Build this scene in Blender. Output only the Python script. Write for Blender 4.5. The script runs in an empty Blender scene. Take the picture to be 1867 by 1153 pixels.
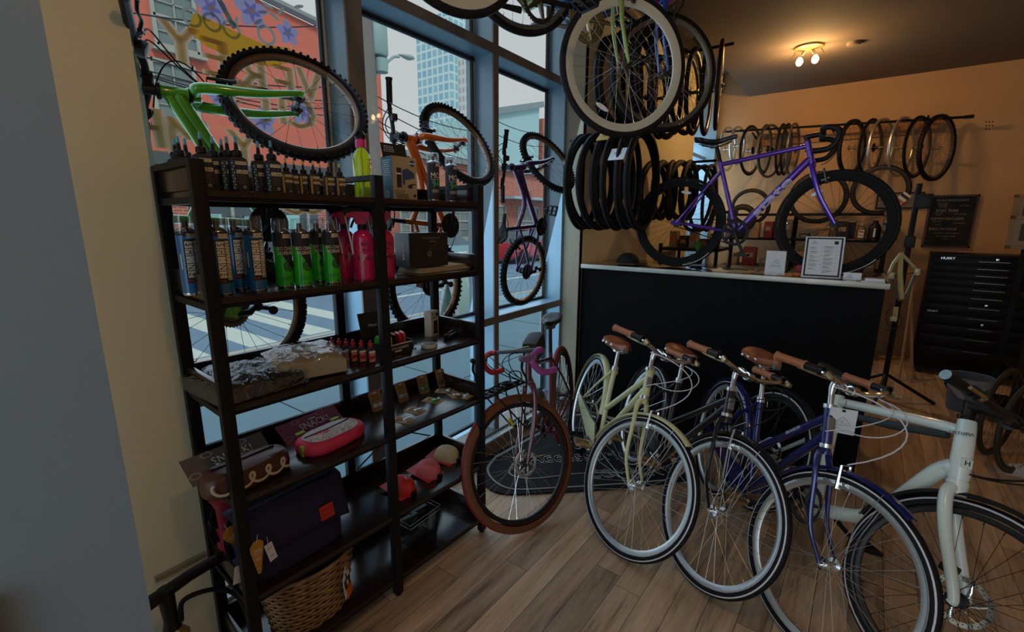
import bpy, bmesh, math, random
from mathutils import Vector, Matrix, noise
PI = math.pi
rad = math.radians
scn = bpy.context.scene
COL = scn.collection
random.seed(7)

# ---------------------------------------------------------------- camera
CAM_H = 1.62
F_PX = 836.8; CX = 933.5; CY = 576.5
_p, _r, _w = 0.204450, -0.005069, -0.631631
_fw = Vector((math.sin(_w)*math.cos(_p), math.cos(_w)*math.cos(_p), -math.sin(_p)))
_rt = Vector((math.cos(_w), -math.sin(_w), 0.0))
_dn = -_rt.cross(_fw)
_rt2 = _rt*math.cos(_r) + _dn*math.sin(_r)
_dn2 = _dn*math.cos(_r) - _rt*math.sin(_r)
cam_data = bpy.data.cameras.new('camera')
cam_data.sensor_width = 36.0
cam_data.lens = F_PX/1867.0*36.0
cam_data.clip_start = 0.02; cam_data.clip_end = 500
cam = bpy.data.objects.new('camera', cam_data); COL.objects.link(cam)
_m = Matrix((_rt2, -_dn2, -_fw)).transposed().to_4x4()
_m.translation = Vector((0, 0, CAM_H))
cam.matrix_world = _m
scn.camera = cam
CAMP = Vector((0, 0, CAM_H))
def ray(px, py):
    return _rt2*((px-CX)/F_PX) + _dn2*((py-CY)/F_PX) + _fw
def at(px, py, axis, val):          # the point of a sight line lying on a plane x, y or z = val
    d = ray(px, py); t = (val-CAMP[axis])/d[axis]
    return CAMP + d*t
def at_x(px, py, v): return at(px, py, 0, v)
def at_y(px, py, v): return at(px, py, 1, v)
def at_z(px, py, v=0.0): return at(px, py, 2, v)

# ---------------------------------------------------------------- colour management
vs = scn.view_settings
vs.view_transform = 'Standard'; vs.look = 'None'; vs.gamma = 1.0; vs.use_curve_mapping = False
vs.exposure = 0.0

# ---------------------------------------------------------------- world and lights
world = bpy.data.worlds.new('sky'); scn.world = world; world.use_nodes = True
nt = world.node_tree; nt.nodes.clear()
wo = nt.nodes.new('ShaderNodeOutputWorld'); bg = nt.nodes.new('ShaderNodeBackground')
tc = nt.nodes.new('ShaderNodeTexCoord'); sx = nt.nodes.new('ShaderNodeSeparateXYZ'); cr = nt.nodes.new('ShaderNodeValToRGB')
nt.links.new(tc.outputs['Generated'], sx.inputs[0]); nt.links.new(sx.outputs['Z'], cr.inputs[0])
cr.color_ramp.elements[0].position = 0.0; cr.color_ramp.elements[0].color = (1.0, 1.0, 1.0, 1)
cr.color_ramp.elements[1].position = 0.85; cr.color_ramp.elements[1].color = (0.84, 0.93, 0.95, 1)
nt.links.new(cr.outputs[0], bg.inputs[0]); bg.inputs[1].default_value = 0.62
nt.links.new(bg.outputs[0], wo.inputs[0])

def lamp(name, kind, loc, energy, color, rot=(0,0,0), size=None, size_y=None, radius=None):
    d = bpy.data.lights.new(name, kind); d.energy = energy; d.color = color
    if kind == 'AREA':
        d.shape = 'RECTANGLE'; d.size = size; d.size_y = size_y or size
    if radius is not None: d.shadow_soft_size = radius
    o = bpy.data.objects.new(name, d); o.location = loc; o.rotation_euler = rot; COL.objects.link(o)
    return o
sun = lamp('sun', 'SUN', (20, -5, 20), 1.3, (1.0, 0.95, 0.88), (rad(38), rad(30), rad(0)))
sun.data.angle = rad(12)
# direction of sunlight: towards the far side of the street
sun.rotation_euler = Vector((-0.62, 0.35, -0.70)).to_track_quat('-Z', 'Y').to_euler()
# added area light brightening the foreground, placed at assumed, unseen panes behind the camera
lamp('added_rear_fill', 'AREA', (-0.35, -1.95, 1.45), 27, (0.66, 0.84, 1.0), (rad(-90), 0, rad(180)), 1.9, 2.6).rotation_euler = Vector((-0.12, 1, -0.2)).to_track_quat('-Z', 'Z').to_euler()
# daylight through the big window panes
lamp('daylight_street_window', 'AREA', (-2.05, 2.0, 1.5), 30, (0.55, 0.80, 1.0), (0, 0, 0), 2.8, 2.9).rotation_euler = Vector((1, 0, -0.25)).to_track_quat('-Z', 'Z').to_euler()
lamp('daylight_back_window', 'AREA', (-2.2, 7.0, 2.2), 24, (0.62, 0.84, 1.0), (0, 0, 0), 1.1, 2.2).rotation_euler = Vector((1, 0.15, 0)).to_track_quat('-Z', 'Z').to_euler()

# ---------------------------------------------------------------- mesh helpers
def rotm(ax, ang): return Matrix.Rotation(ang, 4, Vector(ax))
def T(x, y=None, z=None):
    return Matrix.Translation(Vector(x) if y is None else Vector((x, y, z)))
I4 = Matrix.Identity(4)
def frame_to(p, zdir, xhint=(1, 0, 0)):
    z = Vector(zdir).normalized(); xh = Vector(xhint)
    if abs(z.dot(xh.normalized())) > 0.98: xh = Vector((0, 1, 0))
    x = (xh - z*xh.dot(z)).normalized(); y = z.cross(x)
    m = Matrix((x, y, z)).transposed().to_4x4(); m.translation = Vector(p)
    return m

class MB:
    def __init__(s): s.v = []; s.f = []; s.m = []
    def add(s, verts, faces, M=None, mi=0):
        b = len(s.v)
        s.v += [(M @ Vector(q)) if M is not None else Vector(q) for q in verts]
        s.f += [[b+i for i in f] for f in faces]; s.m += [mi]*len(faces)
        return s
    def box(s, c, d, M=None, mi=0, bev=0.0):
        x, y, z = d[0]/2, d[1]/2, d[2]/2
        if bev <= 0:
            v = [(c[0]+a*x, c[1]+b*y, c[2]+e*z) for a in (-1, 1) for b in (-1, 1) for e in (-1, 1)]
            return s.add(v, [(0, 1, 3, 2), (4, 6, 7, 5), (0, 4, 5, 1), (2, 3, 7, 6), (0, 2, 6, 4), (1, 5, 7, 3)], M, mi)
        bm = bmesh.new(); bmesh.ops.create_cube(bm, size=1)
        for v in bm.verts: v.co = Vector((c[0]+v.co.x*d[0], c[1]+v.co.y*d[1], c[2]+v.co.z*d[2]))
        bmesh.ops.bevel(bm, geom=bm.edges[:], offset=bev, segments=2, affect='EDGES', profile=0.6)
        bm.verts.index_update()
        s.add([v.co.copy() for v in bm.verts], [[v.index for v in f.verts] for f in bm.faces], M, mi); bm.free()
        return s
    def tube(s, pts, r, seg=8, closed=False, M=None, mi=0, caps=True, flat=1.0):
        pts = [Vector(q) for q in pts]; n = len(pts)
        rs = r if isinstance(r, (list, tuple)) else [r]*n
        vs_ = []; fs = []; prev = None
        for i in range(n):
            if closed: t = pts[(i+1) % n]-pts[i-1]
            elif i == 0: t = pts[1]-pts[0]
            elif i == n-1: t = pts[-1]-pts[-2]
            else: t = (pts[i+1]-pts[i]).normalized()+(pts[i]-pts[i-1]).normalized()
            t.normalize()
            if prev is None:
                u = t.orthogonal().normalized() if abs(t.y) > 0.9 else (Vector((0, 1, 0))-t*t.y).normalized()
            else:
                u = prev-t*prev.dot(t)
                u = u.normalized() if u.length > 1e-6 else t.orthogonal().normalized()
            prev = u; w = t.cross(u)
            for k in range(seg):
                a = 2*PI*k/seg
                vs_.append(pts[i]+u*(math.cos(a)*rs[i]*flat)+w*(math.sin(a)*rs[i]))
        m = n if closed else n-1
        for i in range(m):
            for k in range(seg):
                a = i*seg+k; b = i*seg+(k+1) % seg; c = ((i+1) % n)*seg+(k+1) % seg; d = ((i+1) % n)*seg+k
                fs.append((a, b, c, d))
        if caps and not closed:
            fs.append(tuple(range(seg))[::-1]); fs.append(tuple((n-1)*seg+k for k in range(seg)))
        return s.add(vs_, fs, M, mi)
    def lathe(s, prof, seg=24, M=None, mi=0, mis=None, closed=False, arc=None):
        vs_ = []; fs = []; n = len(prof)
        a0, a1 = arc if arc else (0, 2*PI)
        N = seg if not arc else seg+1
        for k in range(N):
            a = a0+(a1-a0)*k/seg
            for (r, z) in prof: vs_.append((r*math.cos(a), r*math.sin(a), z))
        b = len(s.f); mm = []
        for k in range(seg):
            k2 = (k+1) % N if not arc else k+1
            for i in range(n if closed else n-1):
                j = (i+1) % n
                if prof[i][0] < 1e-7 and prof[j][0] < 1e-7: continue
                fs.append((k*n+i, k2*n+i, k2*n+j, k*n+j)); mm.append(mis[i] if mis else mi)
        base = len(s.v)
        s.v += [(M @ Vector(q)) if M is not None else Vector(q) for q in vs_]
        s.f += [[base+i for i in f] for f in fs]; s.m += mm
        return s
    def prism(s, poly, d, M=None, mi=0, mi_side=None):        # polygon in xy, thickness along z
        n = len(poly)
        s.add([(q[0], q[1], 0) for q in poly]+[(q[0], q[1], d) for q in poly],
              [tuple(range(n))[::-1], tuple(range(n, 2*n))], M, mi)
        b = len(s.v)-2*n
        for i in range(n):
            j = (i+1) % n
            s.f.append([b+i, b+j, b+n+j, b+n+i]); s.m.append(mi if mi_side is None else mi_side)
        return s
    def text(s, body, size, M=None, mi=0, depth=0.0004, wrap=None, align='CENTER', sx=1.0, mirror=False, wrapy=None, sheet=False):
        tv, tf = text_data(body, align)
        if sheet: tf = [f for f in tf if all(tv[i][2] > 0.2 for i in f)]
        out = []
        for (x, y, z) in tv:
            x *= size*sx; y *= size; z = z*depth
            if mirror: x = -x
            if wrap: a = x/wrap; x, z = math.sin(a)*(wrap+z), math.cos(a)*(wrap+z)-wrap
            if wrapy: a = y/wrapy; y, z = math.sin(a)*(wrapy+z), math.cos(a)*(wrapy+z)-wrapy
            out.append((x, y, z))
        return s.add(out, tf, M, mi)
    def build(s, name, mats, parent=None, M=None, smooth=35, loc=None):
        me = bpy.data.meshes.new(name)
        me.from_pydata([tuple(v) for v in s.v], [], s.f)
        if not isinstance(mats, (list, tuple)): mats = [mats]
        for m in mats: me.materials.append(m)
        if len(mats) > 1: me.polygons.foreach_set('material_index', s.m)
        bm = bmesh.new(); bm.from_mesh(me); bmesh.ops.recalc_face_normals(bm, faces=bm.faces[:]); bm.to_mesh(me); bm.free()
        if smooth:
            me.polygons.foreach_set('use_smooth', [True]*len(me.polygons))
            me.set_sharp_from_angle(angle=rad(smooth))
        me.update()
        return link(name, me, parent, M, loc)

def link(name, me, parent=None, M=None, loc=None):
    o = bpy.data.objects.new(name, me); COL.objects.link(o)
    if parent is not None: o.parent = parent
    if M is not None: o.matrix_basis = M
    if loc is not None: o.location = loc
    return o

_txt = {}
def text_data(body, align):
    k = (body, align)
    if k not in _txt:
        cu = bpy.data.curves.new('t', 'FONT'); cu.body = body; cu.size = 1; cu.extrude = 0.5
        cu.align_x = align; cu.align_y = 'CENTER'; cu.resolution_u = 2
        o = bpy.data.objects.new('t', cu); COL.objects.link(o)
        dg = bpy.context.evaluated_depsgraph_get(); dg.update()
        me = bpy.data.meshes.new_from_object(o.evaluated_get(dg))
        _txt[k] = ([tuple(v.co) for v in me.vertices], [list(p.vertices) for p in me.polygons])
        bpy.data.objects.remove(o); bpy.data.curves.remove(cu); bpy.data.meshes.remove(me)
    return _txt[k]

def thing(name, label, cat, M=None, group=None, loc=None, rz=0):
    o = bpy.data.objects.new(name, None); COL.objects.link(o); o.empty_display_size = 0.05
    if M is not None: o.matrix_basis = M
    else:
        if loc is not None: o.location = loc
        o.rotation_euler = (0, 0, rz)
    return tag(o, label, cat, group)
def tag(o, label, cat, group=None, kind=None):
    o['label'] = label; o['category'] = cat
    if group: o['group'] = group
    if kind: o['kind'] = kind
    return o
def struct(o): o['kind'] = 'structure'; return o
def relabel(o, label): o['label'] = label; return o
def dup(root, M=None, loc=None, rz=None, label=None, group=None):
    r = root.copy(); COL.objects.link(r)
    if M is not None: r.matrix_basis = M
    if loc is not None: r.location = loc
    if rz is not None: r.rotation_euler = (0, 0, rz)
    if label: r['label'] = label
    if group: r['group'] = group
    for ch in list(root.children):
        c = ch.copy(); COL.objects.link(c); c.parent = r
        for g in ch.children:
            d = g.copy(); COL.objects.link(d); d.parent = c
    return r

# ---------------------------------------------------------------- materials
_mats = {}
def mat(name, col, rough=0.5, metal=0.0, spec=0.5, coat=0.0, alpha=1.0, noise_amt=0.0, nscale=20.0, bump=0.0, bscale=60.0, emit=None, trans=0.0, sheen=0.0):
    if name in _mats: return _mats[name]
    m = bpy.data.materials.new(name); m.use_nodes = True
    n = m.node_tree; b = n.nodes['Principled BSDF']
    c = (col[0], col[1], col[2], 1)
    b.inputs['Base Color'].default_value = c
    b.inputs['Roughness'].default_value = rough; b.inputs['Metallic'].default_value = metal
    b.inputs['Specular IOR Level'].default_value = spec; b.inputs['Coat Weight'].default_value = coat
    b.inputs['Coat Roughness'].default_value = 0.08
    b.inputs['Alpha'].default_value = alpha
    b.inputs['Transmission Weight'].default_value = trans
    if sheen: b.inputs['Sheen Weight'].default_value = sheen
    if emit: b.inputs['Emission Color'].default_value = (*emit[0], 1); b.inputs['Emission Strength'].default_value = emit[1]
    if noise_amt or bump:
        t = n.nodes.new('ShaderNodeTexCoord')
    if noise_amt:
        x = n.nodes.new('ShaderNodeTexNoise'); x.inputs['Scale'].default_value = nscale; x.inputs['Detail'].default_value = 6
        n.links.new(t.outputs['Object'], x.inputs['Vector'])
        mx = n.nodes.new('ShaderNodeMix'); mx.data_type = 'RGBA'
        k = noise_amt
        mx.inputs['A'].default_value = (max(0, c[0]*(1-k)), max(0, c[1]*(1-k)), max(0, c[2]*(1-k)), 1)
        mx.inputs['B'].default_value = (min(1, c[0]*(1+k)), min(1, c[1]*(1+k)), min(1, c[2]*(1+k)), 1)
        n.links.new(x.outputs['Fac'], mx.inputs['Factor']); n.links.new(mx.outputs['Result'], b.inputs['Base Color'])
    if bump:
        x = n.nodes.new('ShaderNodeTexNoise'); x.inputs['Scale'].default_value = bscale; x.inputs['Detail'].default_value = 4
        n.links.new(t.outputs['Object'], x.inputs['Vector'])
        bp = n.nodes.new('ShaderNodeBump'); bp.inputs['Strength'].default_value = bump; bp.inputs['Distance'].default_value = 0.002
        n.links.new(x.outputs['Fac'], bp.inputs['Height']); n.links.new(bp.outputs['Normal'], b.inputs['Normal'])
    _mats[name] = m
    return m
def srgb(r, g, b):
    f = lambda c: ((c/255.0)/12.92 if c/255.0 <= 0.04045 else ((c/255.0+0.055)/1.055)**2.4)
    return (f(r), f(g), f(b))

def glass_mat(name, tint=(0.96, 0.985, 0.99), gloss=0.02, rough=0.02):
    if name in _mats: return _mats[name]
    m = bpy.data.materials.new(name); m.use_nodes = True; n = m.node_tree; n.nodes.clear()
    o = n.nodes.new('ShaderNodeOutputMaterial'); t = n.nodes.new('ShaderNodeBsdfTransparent'); g = n.nodes.new('ShaderNodeBsdfGlossy')
    mx = n.nodes.new('ShaderNodeMixShader'); fr = n.nodes.new('ShaderNodeLayerWeight'); fr.inputs[0].default_value = 0.5; pw = n.nodes.new('ShaderNodeMath'); pw.operation = 'POWER'; pw.inputs[1].default_value = 4.0
    mth = n.nodes.new('ShaderNodeMath'); mth.operation = 'MULTIPLY_ADD'; mth.inputs[1].default_value = 0.30; mth.inputs[2].default_value = gloss
    t.inputs[0].default_value = (*tint, 1); g.inputs['Roughness'].default_value = rough
    n.links.new(fr.outputs['Facing'], pw.inputs[0]); n.links.new(pw.outputs[0], mth.inputs[0]); n.links.new(mth.outputs[0], mx.inputs[0])
    n.links.new(t.outputs[0], mx.inputs[1]); n.links.new(g.outputs[0], mx.inputs[2]); n.links.new(mx.outputs[0], o.inputs[0])
    _mats[name] = m
    return m

def vinyl_mat(name, col, k=0.65):
    if name in _mats: return _mats[name]
    m = bpy.data.materials.new(name); m.use_nodes = True; n = m.node_tree; n.nodes.clear()
    o = n.nodes.new('ShaderNodeOutputMaterial'); t = n.nodes.new('ShaderNodeBsdfTranslucent'); d = n.nodes.new('ShaderNodeBsdfDiffuse'); mx = n.nodes.new('ShaderNodeMixShader')
    t.inputs[0].default_value = (*col, 1); d.inputs[0].default_value = (*col, 1); mx.inputs[0].default_value = k
    n.links.new(d.outputs[0], mx.inputs[1]); n.links.new(t.outputs[0], mx.inputs[2]); n.links.new(mx.outputs[0], o.inputs[0])
    _mats[name] = m
    return m
def floor_mat():
    m = bpy.data.materials.new('wood_planks'); m.use_nodes = True; n = m.node_tree; b = n.nodes['Principled BSDF']; L = n.links.new
    tc = n.nodes.new('ShaderNodeTexCoord'); mp = n.nodes.new('ShaderNodeMapping'); mp.inputs['Rotation'].default_value = (0, 0, rad(1.5)); L(tc.outputs['Object'], mp.inputs[0])
    sp = n.nodes.new('ShaderNodeSeparateXYZ'); L(mp.outputs[0], sp.inputs[0])
    def math_(op, a, bb=None):
        q = n.nodes.new('ShaderNodeMath'); q.operation = op
        for i, s in enumerate((a, bb)):
            if s is None: continue
            if isinstance(s, (int, float)): q.inputs[i].default_value = s
            else: L(s, q.inputs[i])
        return q.outputs[0]
    row = math_('FLOOR', math_('DIVIDE', sp.outputs['X'], 0.121))
    wn = n.nodes.new('ShaderNodeTexWhiteNoise'); wn.noise_dimensions = '1D'; L(row, wn.inputs['W'])
    yy = math_('ADD', math_('DIVIDE', sp.outputs['Y'], 1.25), math_('MULTIPLY', wn.outputs['Value'], 7.0))
    cell = math_('FLOOR', yy)
    cmb = n.nodes.new('ShaderNodeCombineXYZ'); L(row, cmb.inputs[0]); L(cell, cmb.inputs[1])
    w2 = n.nodes.new('ShaderNodeTexWhiteNoise'); w2.noise_dimensions = '3D'; L(cmb.outputs[0], w2.inputs['Vector'])
    # grain
    mg = n.nodes.new('ShaderNodeMapping'); mg.inputs['Scale'].default_value = (22, 2.0, 1); L(mp.outputs[0], mg.inputs[0])
    off = n.nodes.new('ShaderNodeVectorMath'); off.operation = 'ADD'; L(mg.outputs[0], off.inputs[0])
    sc = n.nodes.new('ShaderNodeVectorMath'); sc.operation = 'SCALE'; L(w2.outputs['Color'], sc.inputs[0]); sc.inputs['Scale'].default_value = 30; L(sc.outputs[0], off.inputs[1])
    ns = n.nodes.new('ShaderNodeTexNoise'); ns.inputs['Scale'].default_value = 1.0; ns.inputs['Detail'].default_value = 9; ns.inputs['Roughness'].default_value = 0.68; L(off.outputs[0], ns.inputs['Vector'])
    cr = n.nodes.new('ShaderNodeValToRGB'); L(ns.outputs['Fac'], cr.inputs[0])
    e = cr.color_ramp.elements
    e[0].position = 0.28; e[0].color = (0.13, 0.08, 0.05, 1); e[1].position = 0.70; e[1].color = (0.70, 0.50, 0.33, 1)
    k = e.new(0.44); k.color = (0.47, 0.32, 0.205, 1)
    hs = n.nodes.new('ShaderNodeHueSaturation'); L(cr.outputs[0], hs.inputs['Color'])
    L(math_('ADD', math_('MULTIPLY', w2.outputs['Value'], 0.55), 0.72), hs.inputs['Value'])
    # gaps
    fx = math_('FRACT', math_('DIVIDE', sp.outputs['X'], 0.121)); fy = math_('FRACT', yy)
    gx = math_('LESS_THAN', fx, 0.018); gy = math_('LESS_THAN', fy, 0.0018)
    g = math_('MAXIMUM', gx, gy)
    mx = n.nodes.new('ShaderNodeMix'); mx.data_type = 'RGBA'; L(g, mx.inputs['Factor']); L(hs.outputs[0], mx.inputs['A']); mx.inputs['B'].default_value = (0.03, 0.02, 0.015, 1)
    L(mx.outputs['Result'], b.inputs['Base Color'])
    b.inputs['Roughness'].default_value = 0.42
    rr = math_('ADD', math_('MULTIPLY', ns.outputs['Fac'], 0.25), 0.30); L(rr, b.inputs['Roughness'])
    bp = n.nodes.new('ShaderNodeBump'); bp.inputs['Strength'].default_value = 0.25; bp.inputs['Distance'].default_value = 0.001; L(ns.outputs['Fac'], bp.inputs['Height']); L(bp.outputs[0], b.inputs['Normal'])
    return m

def brick_mat(name, c1, c2, mortar, scale=1.0, axis='X'):
    if name in _mats: return _mats[name]
    m = bpy.data.materials.new(name); m.use_nodes = True; n = m.node_tree; b = n.nodes['Principled BSDF']; L = n.links.new
    tc = n.nodes.new('ShaderNodeTexCoord'); sp = n.nodes.new('ShaderNodeSeparateXYZ'); cb = n.nodes.new('ShaderNodeCombineXYZ')
    L(tc.outputs['Object'], sp.inputs[0]); L(sp.outputs['Y' if axis == 'X' else 'X'], cb.inputs[0]); L(sp.outputs['Z'], cb.inputs[1])
    br = n.nodes.new('ShaderNodeTexBrick'); L(cb.outputs[0], br.inputs['Vector'])
    br.inputs['Color1'].default_value = (*c1, 1); br.inputs['Color2'].default_value = (*c2, 1); br.inputs['Mortar'].default_value = (*mortar, 1)
    br.inputs['Scale'].default_value = 1.0; br.inputs['Brick Width'].default_value = 0.22*scale; br.inputs['Row Height'].default_value = 0.075*scale; br.inputs['Mortar Size'].default_value = 0.008*scale
    L(br.outputs['Color'], b.inputs['Base Color']); b.inputs['Roughness'].default_value = 0.9
    _mats[name] = m
    return m

def wood_mat(name, dark, light, rough=0.35, scale=(3, 40, 40), coat=0.0):
    if name in _mats: return _mats[name]
    m = bpy.data.materials.new(name); m.use_nodes = True; n = m.node_tree; b = n.nodes['Principled BSDF']; L = n.links.new
    tc = n.nodes.new('ShaderNodeTexCoord'); mp = n.nodes.new('ShaderNodeMapping'); mp.inputs['Scale'].default_value = scale; L(tc.outputs['Object'], mp.inputs[0])
    ns = n.nodes.new('ShaderNodeTexNoise'); ns.inputs['Scale'].default_value = 1.0; ns.inputs['Detail'].default_value = 8; L(mp.outputs[0], ns.inputs['Vector'])
    cr = n.nodes.new('ShaderNodeValToRGB'); L(ns.outputs['Fac'], cr.inputs[0]); cr.color_ramp.elements[0].position = 0.3; cr.color_ramp.elements[1].position = 0.7
    cr.color_ramp.elements[0].color = (*dark, 1); cr.color_ramp.elements[1].color = (*light, 1)
    L(cr.outputs[0], b.inputs['Base Color']); b.inputs['Roughness'].default_value = rough; b.inputs['Coat Weight'].default_value = coat
    _mats[name] = m
    return m

def plaster_mat(name, col, amt=0.06, rough=0.85):
    return mat(name, col, rough=rough, noise_amt=amt, nscale=2.5, bump=0.25, bscale=45)

M_white_wall = plaster_mat('cream_wall_paint', (0.78, 0.70, 0.48))
M_back_wall = plaster_mat('back_wall_paint', (0.60, 0.36, 0.18), 0.10)
M_ceiling = plaster_mat('ceiling_paint', (0.165, 0.13, 0.10), 0.10)
M_grey_panel = plaster_mat('grey_painted_panel', (0.20, 0.265, 0.32), 0.05, 0.6)
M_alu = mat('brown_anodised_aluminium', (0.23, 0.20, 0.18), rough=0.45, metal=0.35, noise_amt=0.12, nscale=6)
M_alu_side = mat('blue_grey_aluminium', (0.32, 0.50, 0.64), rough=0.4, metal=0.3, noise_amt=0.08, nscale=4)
M_bead = mat('white_glazing_bead', (0.65, 0.62, 0.55), rough=0.5)
M_gasket = mat('black_gasket', (0.02, 0.02, 0.025), rough=0.6)
M_black_metal = mat('black_powder_metal', (0.007, 0.007, 0.008), rough=0.5, spec=0.22, bump=0.1)
M_shelf_wood = wood_mat('dark_walnut_laminate', (0.010, 0.0055, 0.004), (0.030, 0.014, 0.009), 0.20, (60, 4, 30))
M_tire = mat('black_rubber', (0.0065, 0.0065, 0.008), rough=0.62, spec=0.25, bump=0.15, bscale=150)
M_tire2 = mat('charcoal_rubber', (0.014, 0.014, 0.017), rough=0.6, spec=0.3, bump=0.2, bscale=120)
M_chrome = mat('polished_steel', (0.75, 0.76, 0.76), rough=0.18, metal=1.0)
M_rimalu = mat('brushed_rim_aluminium', (0.70, 0.74, 0.74), rough=0.30, metal=0.85, noise_amt=0.06, nscale=30)
M_blackpl = mat('black_plastic', (0.008, 0.008, 0.009), rough=0.42, spec=0.3)
M_darksteel = mat('dark_steel', (0.10, 0.10, 0.10), rough=0.35, metal=0.9)
M_brass = mat('brassy_steel', (0.52, 0.40, 0.22), rough=0.3, metal=0.9)
M_stripe = mat('reflective_stripe', (0.62, 0.60, 0.66), rough=0.35)
M_paper = mat('white_paper', (0.70, 0.74, 0.78), rough=0.7)
M_ink = mat('black_ink', (0.02, 0.02, 0.03), rough=0.7)
M_glass = glass_mat('window_glass')
M_clearpl = glass_mat('clear_plastic', (0.90, 0.93, 0.95), 0.14, 0.08)
M_leather = mat('tan_leather', (0.30, 0.085, 0.035), rough=0.42, noise_amt=0.2, nscale=40, bump=0.3, bscale=120)
M_leather_grip = mat('orange_tan_leather', (0.36, 0.12, 0.04), rough=0.5, noise_amt=0.15, nscale=60, bump=0.3, bscale=150)

# ---------------------------------------------------------------- room shell
ZC = 3.36; XW = -1.95; YB = 7.62; XR = 3.3; YN = -2.05
struct(MB().box((0.6, 2.75, -0.05), (5.5, 9.9, 0.1)).build('floor', floor_mat()))
b = MB(); b.box(((XR-1.44)/2, (YB+YN)/2, ZC+0.05), (XR+1.44, YB-YN+0.2, 0.1)); b.box(((-1.44-2.4)/2, (YB+YN)/2, ZC+0.40), (0.96, YB-YN+0.2, 0.1)); b.box((-1.44-0.01, (YB+YN)/2, ZC+0.22), (0.02, YB-YN+0.2, 0.36))
struct(b.build('ceiling', M_ceiling))
struct(MB().box(((XR-2.3)/2, YB+0.06, 1.9), (XR+2.3, 0.12, 3.9)).build('wall_back', M_back_wall))
struct(MB().box((XR+0.06, (YB+YN)/2, 1.9), (0.12, YB-YN, 3.9)).build('wall_right', M_back_wall))
struct(MB().box((-1.965, 4.9, 1.9), (0.33, 3.0, 3.9)).build('wall_left', M_white_wall))
struct(MB().box((-2.06, 0.33, 1.9), (0.52, 0.42, 3.9)).build('wall_pier', M_white_wall))
b = MB(); b.box((-2.06, 7.6, 1.9), (0.5, 0.12, 3.9)); struct(b.build('wall_corner', M_alu_side))
# storefront glazing, panes between mullions; x from -1.95 (room face) back to the glass at -2.12
GX = -2.13
mull = [('window_mullion', 1.395, 1.483), ('window_mullion', 2.456, 2.507)]
b = MB()
for _, y0, y1 in mull:
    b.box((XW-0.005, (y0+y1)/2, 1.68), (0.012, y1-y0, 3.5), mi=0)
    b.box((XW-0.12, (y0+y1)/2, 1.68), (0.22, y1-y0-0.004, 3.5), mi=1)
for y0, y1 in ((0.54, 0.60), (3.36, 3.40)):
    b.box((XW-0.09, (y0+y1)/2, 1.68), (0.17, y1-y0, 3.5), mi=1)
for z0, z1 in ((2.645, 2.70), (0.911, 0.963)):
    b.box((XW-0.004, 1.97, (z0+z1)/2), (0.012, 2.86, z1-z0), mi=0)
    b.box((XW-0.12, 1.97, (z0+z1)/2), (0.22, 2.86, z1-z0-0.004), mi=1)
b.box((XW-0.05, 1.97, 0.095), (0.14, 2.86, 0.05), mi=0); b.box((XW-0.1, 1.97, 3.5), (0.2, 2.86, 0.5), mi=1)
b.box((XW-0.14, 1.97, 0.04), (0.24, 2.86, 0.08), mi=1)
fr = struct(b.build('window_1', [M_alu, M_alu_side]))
b = MB()
for y0, y1 in ((0.60, 1.395), (1.483, 2.456), (2.507, 3.36)):
    for z0, z1 in ((0.12, 0.911), (0.963, 2.645), (2.70, 3.3)):
        for yy in (y0+0.012, y1-0.012):
            b.box((GX+0.012, yy, (z0+z1)/2), (0.02, 0.022, z1-z0), mi=0)
            b.box((GX+0.024, yy+(0.017 if yy < (y0+y1)/2 else -0.017), (z0+z1)/2), (0.02, 0.012, z1-z0), mi=1)
        for zz in (z0+0.01, z1-0.01): b.box((GX+0.012, (y0+y1)/2, zz), (0.02, y1-y0, 0.02), mi=1)
b.build('glazing_bead', [M_bead, M_gasket], fr)
for k, (y0, y1) in enumerate(((0.60, 1.395), (1.483, 2.456), (2.507, 3.36))):
    for z0, z1 in ((0.12, 0.911), (0.963, 2.645), (2.70, 3.3)):
        MB().box((GX, (y0+y1)/2, (z0+z1)/2), (0.008, y1-y0, z1-z0)).build('window_pane', M_glass, fr, smooth=0)
# low curb below the glass with a pale ledge and timber skirting
b = MB(); b.box((XW+0.035, 1.97, 0.045), (0.05, 2.86, 0.09), mi=0); b.box((XW+0.02, 1.97, 0.096), (0.10, 2.86, 0.012), mi=1)
struct(b.build('baseboard_left', [mat('tan_skirting', (0.30, 0.21, 0.13), 0.5, noise_amt=0.2, nscale=5), mat('pale_ledge', (0.55, 0.62, 0.66), 0.4)]))
struct(MB().box((-1.79, 3.385, 0.06), (0.10, 0.03, 0.12)).build('baseboard_corner', mat('tan_skirting', (0.3, 0.21, 0.13))))
# corner post between window and counter
struct(MB().box((-1.875, 3.415, 1.68), (0.15, 0.05, 3.4)).build('trim_1', plaster_mat('dull_cream_paint', (0.40, 0.37, 0.28))))
# back window beyond the orange wall
b = MB(); b.box((-2.0, 6.44, 1.9), (0.14, 0.06, 3.3)); b.box((-2.0, 7.0, 2.55), (0.1, 1.1, 0.05)); b.box((-2.0, 7.0, 0.4), (0.1, 1.1, 0.8))
w2 = struct(b.build('window_2', M_alu_side)); MB().box((-2.03, 7.0, 2.0), (0.008, 1.1, 2.5)).build('window_pane', M_glass, w2, smooth=0)
# grey panel of the entrance beside the camera
b = MB(); b.box((-0.97, -0.38, 1.7), (0.10, 1.12, 3.38)); struct(b.build('wall_entrance', M_grey_panel))
b = MB(); b.box((-0.908, -0.02, 0.55), (0.02, 0.05, 1.1)); b.box((-0.905, -0.055, 0.55), (0.02, 0.012, 1.1), mi=1); struct(b.build('trim_2', [M_gasket, M_bead]))
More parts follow.
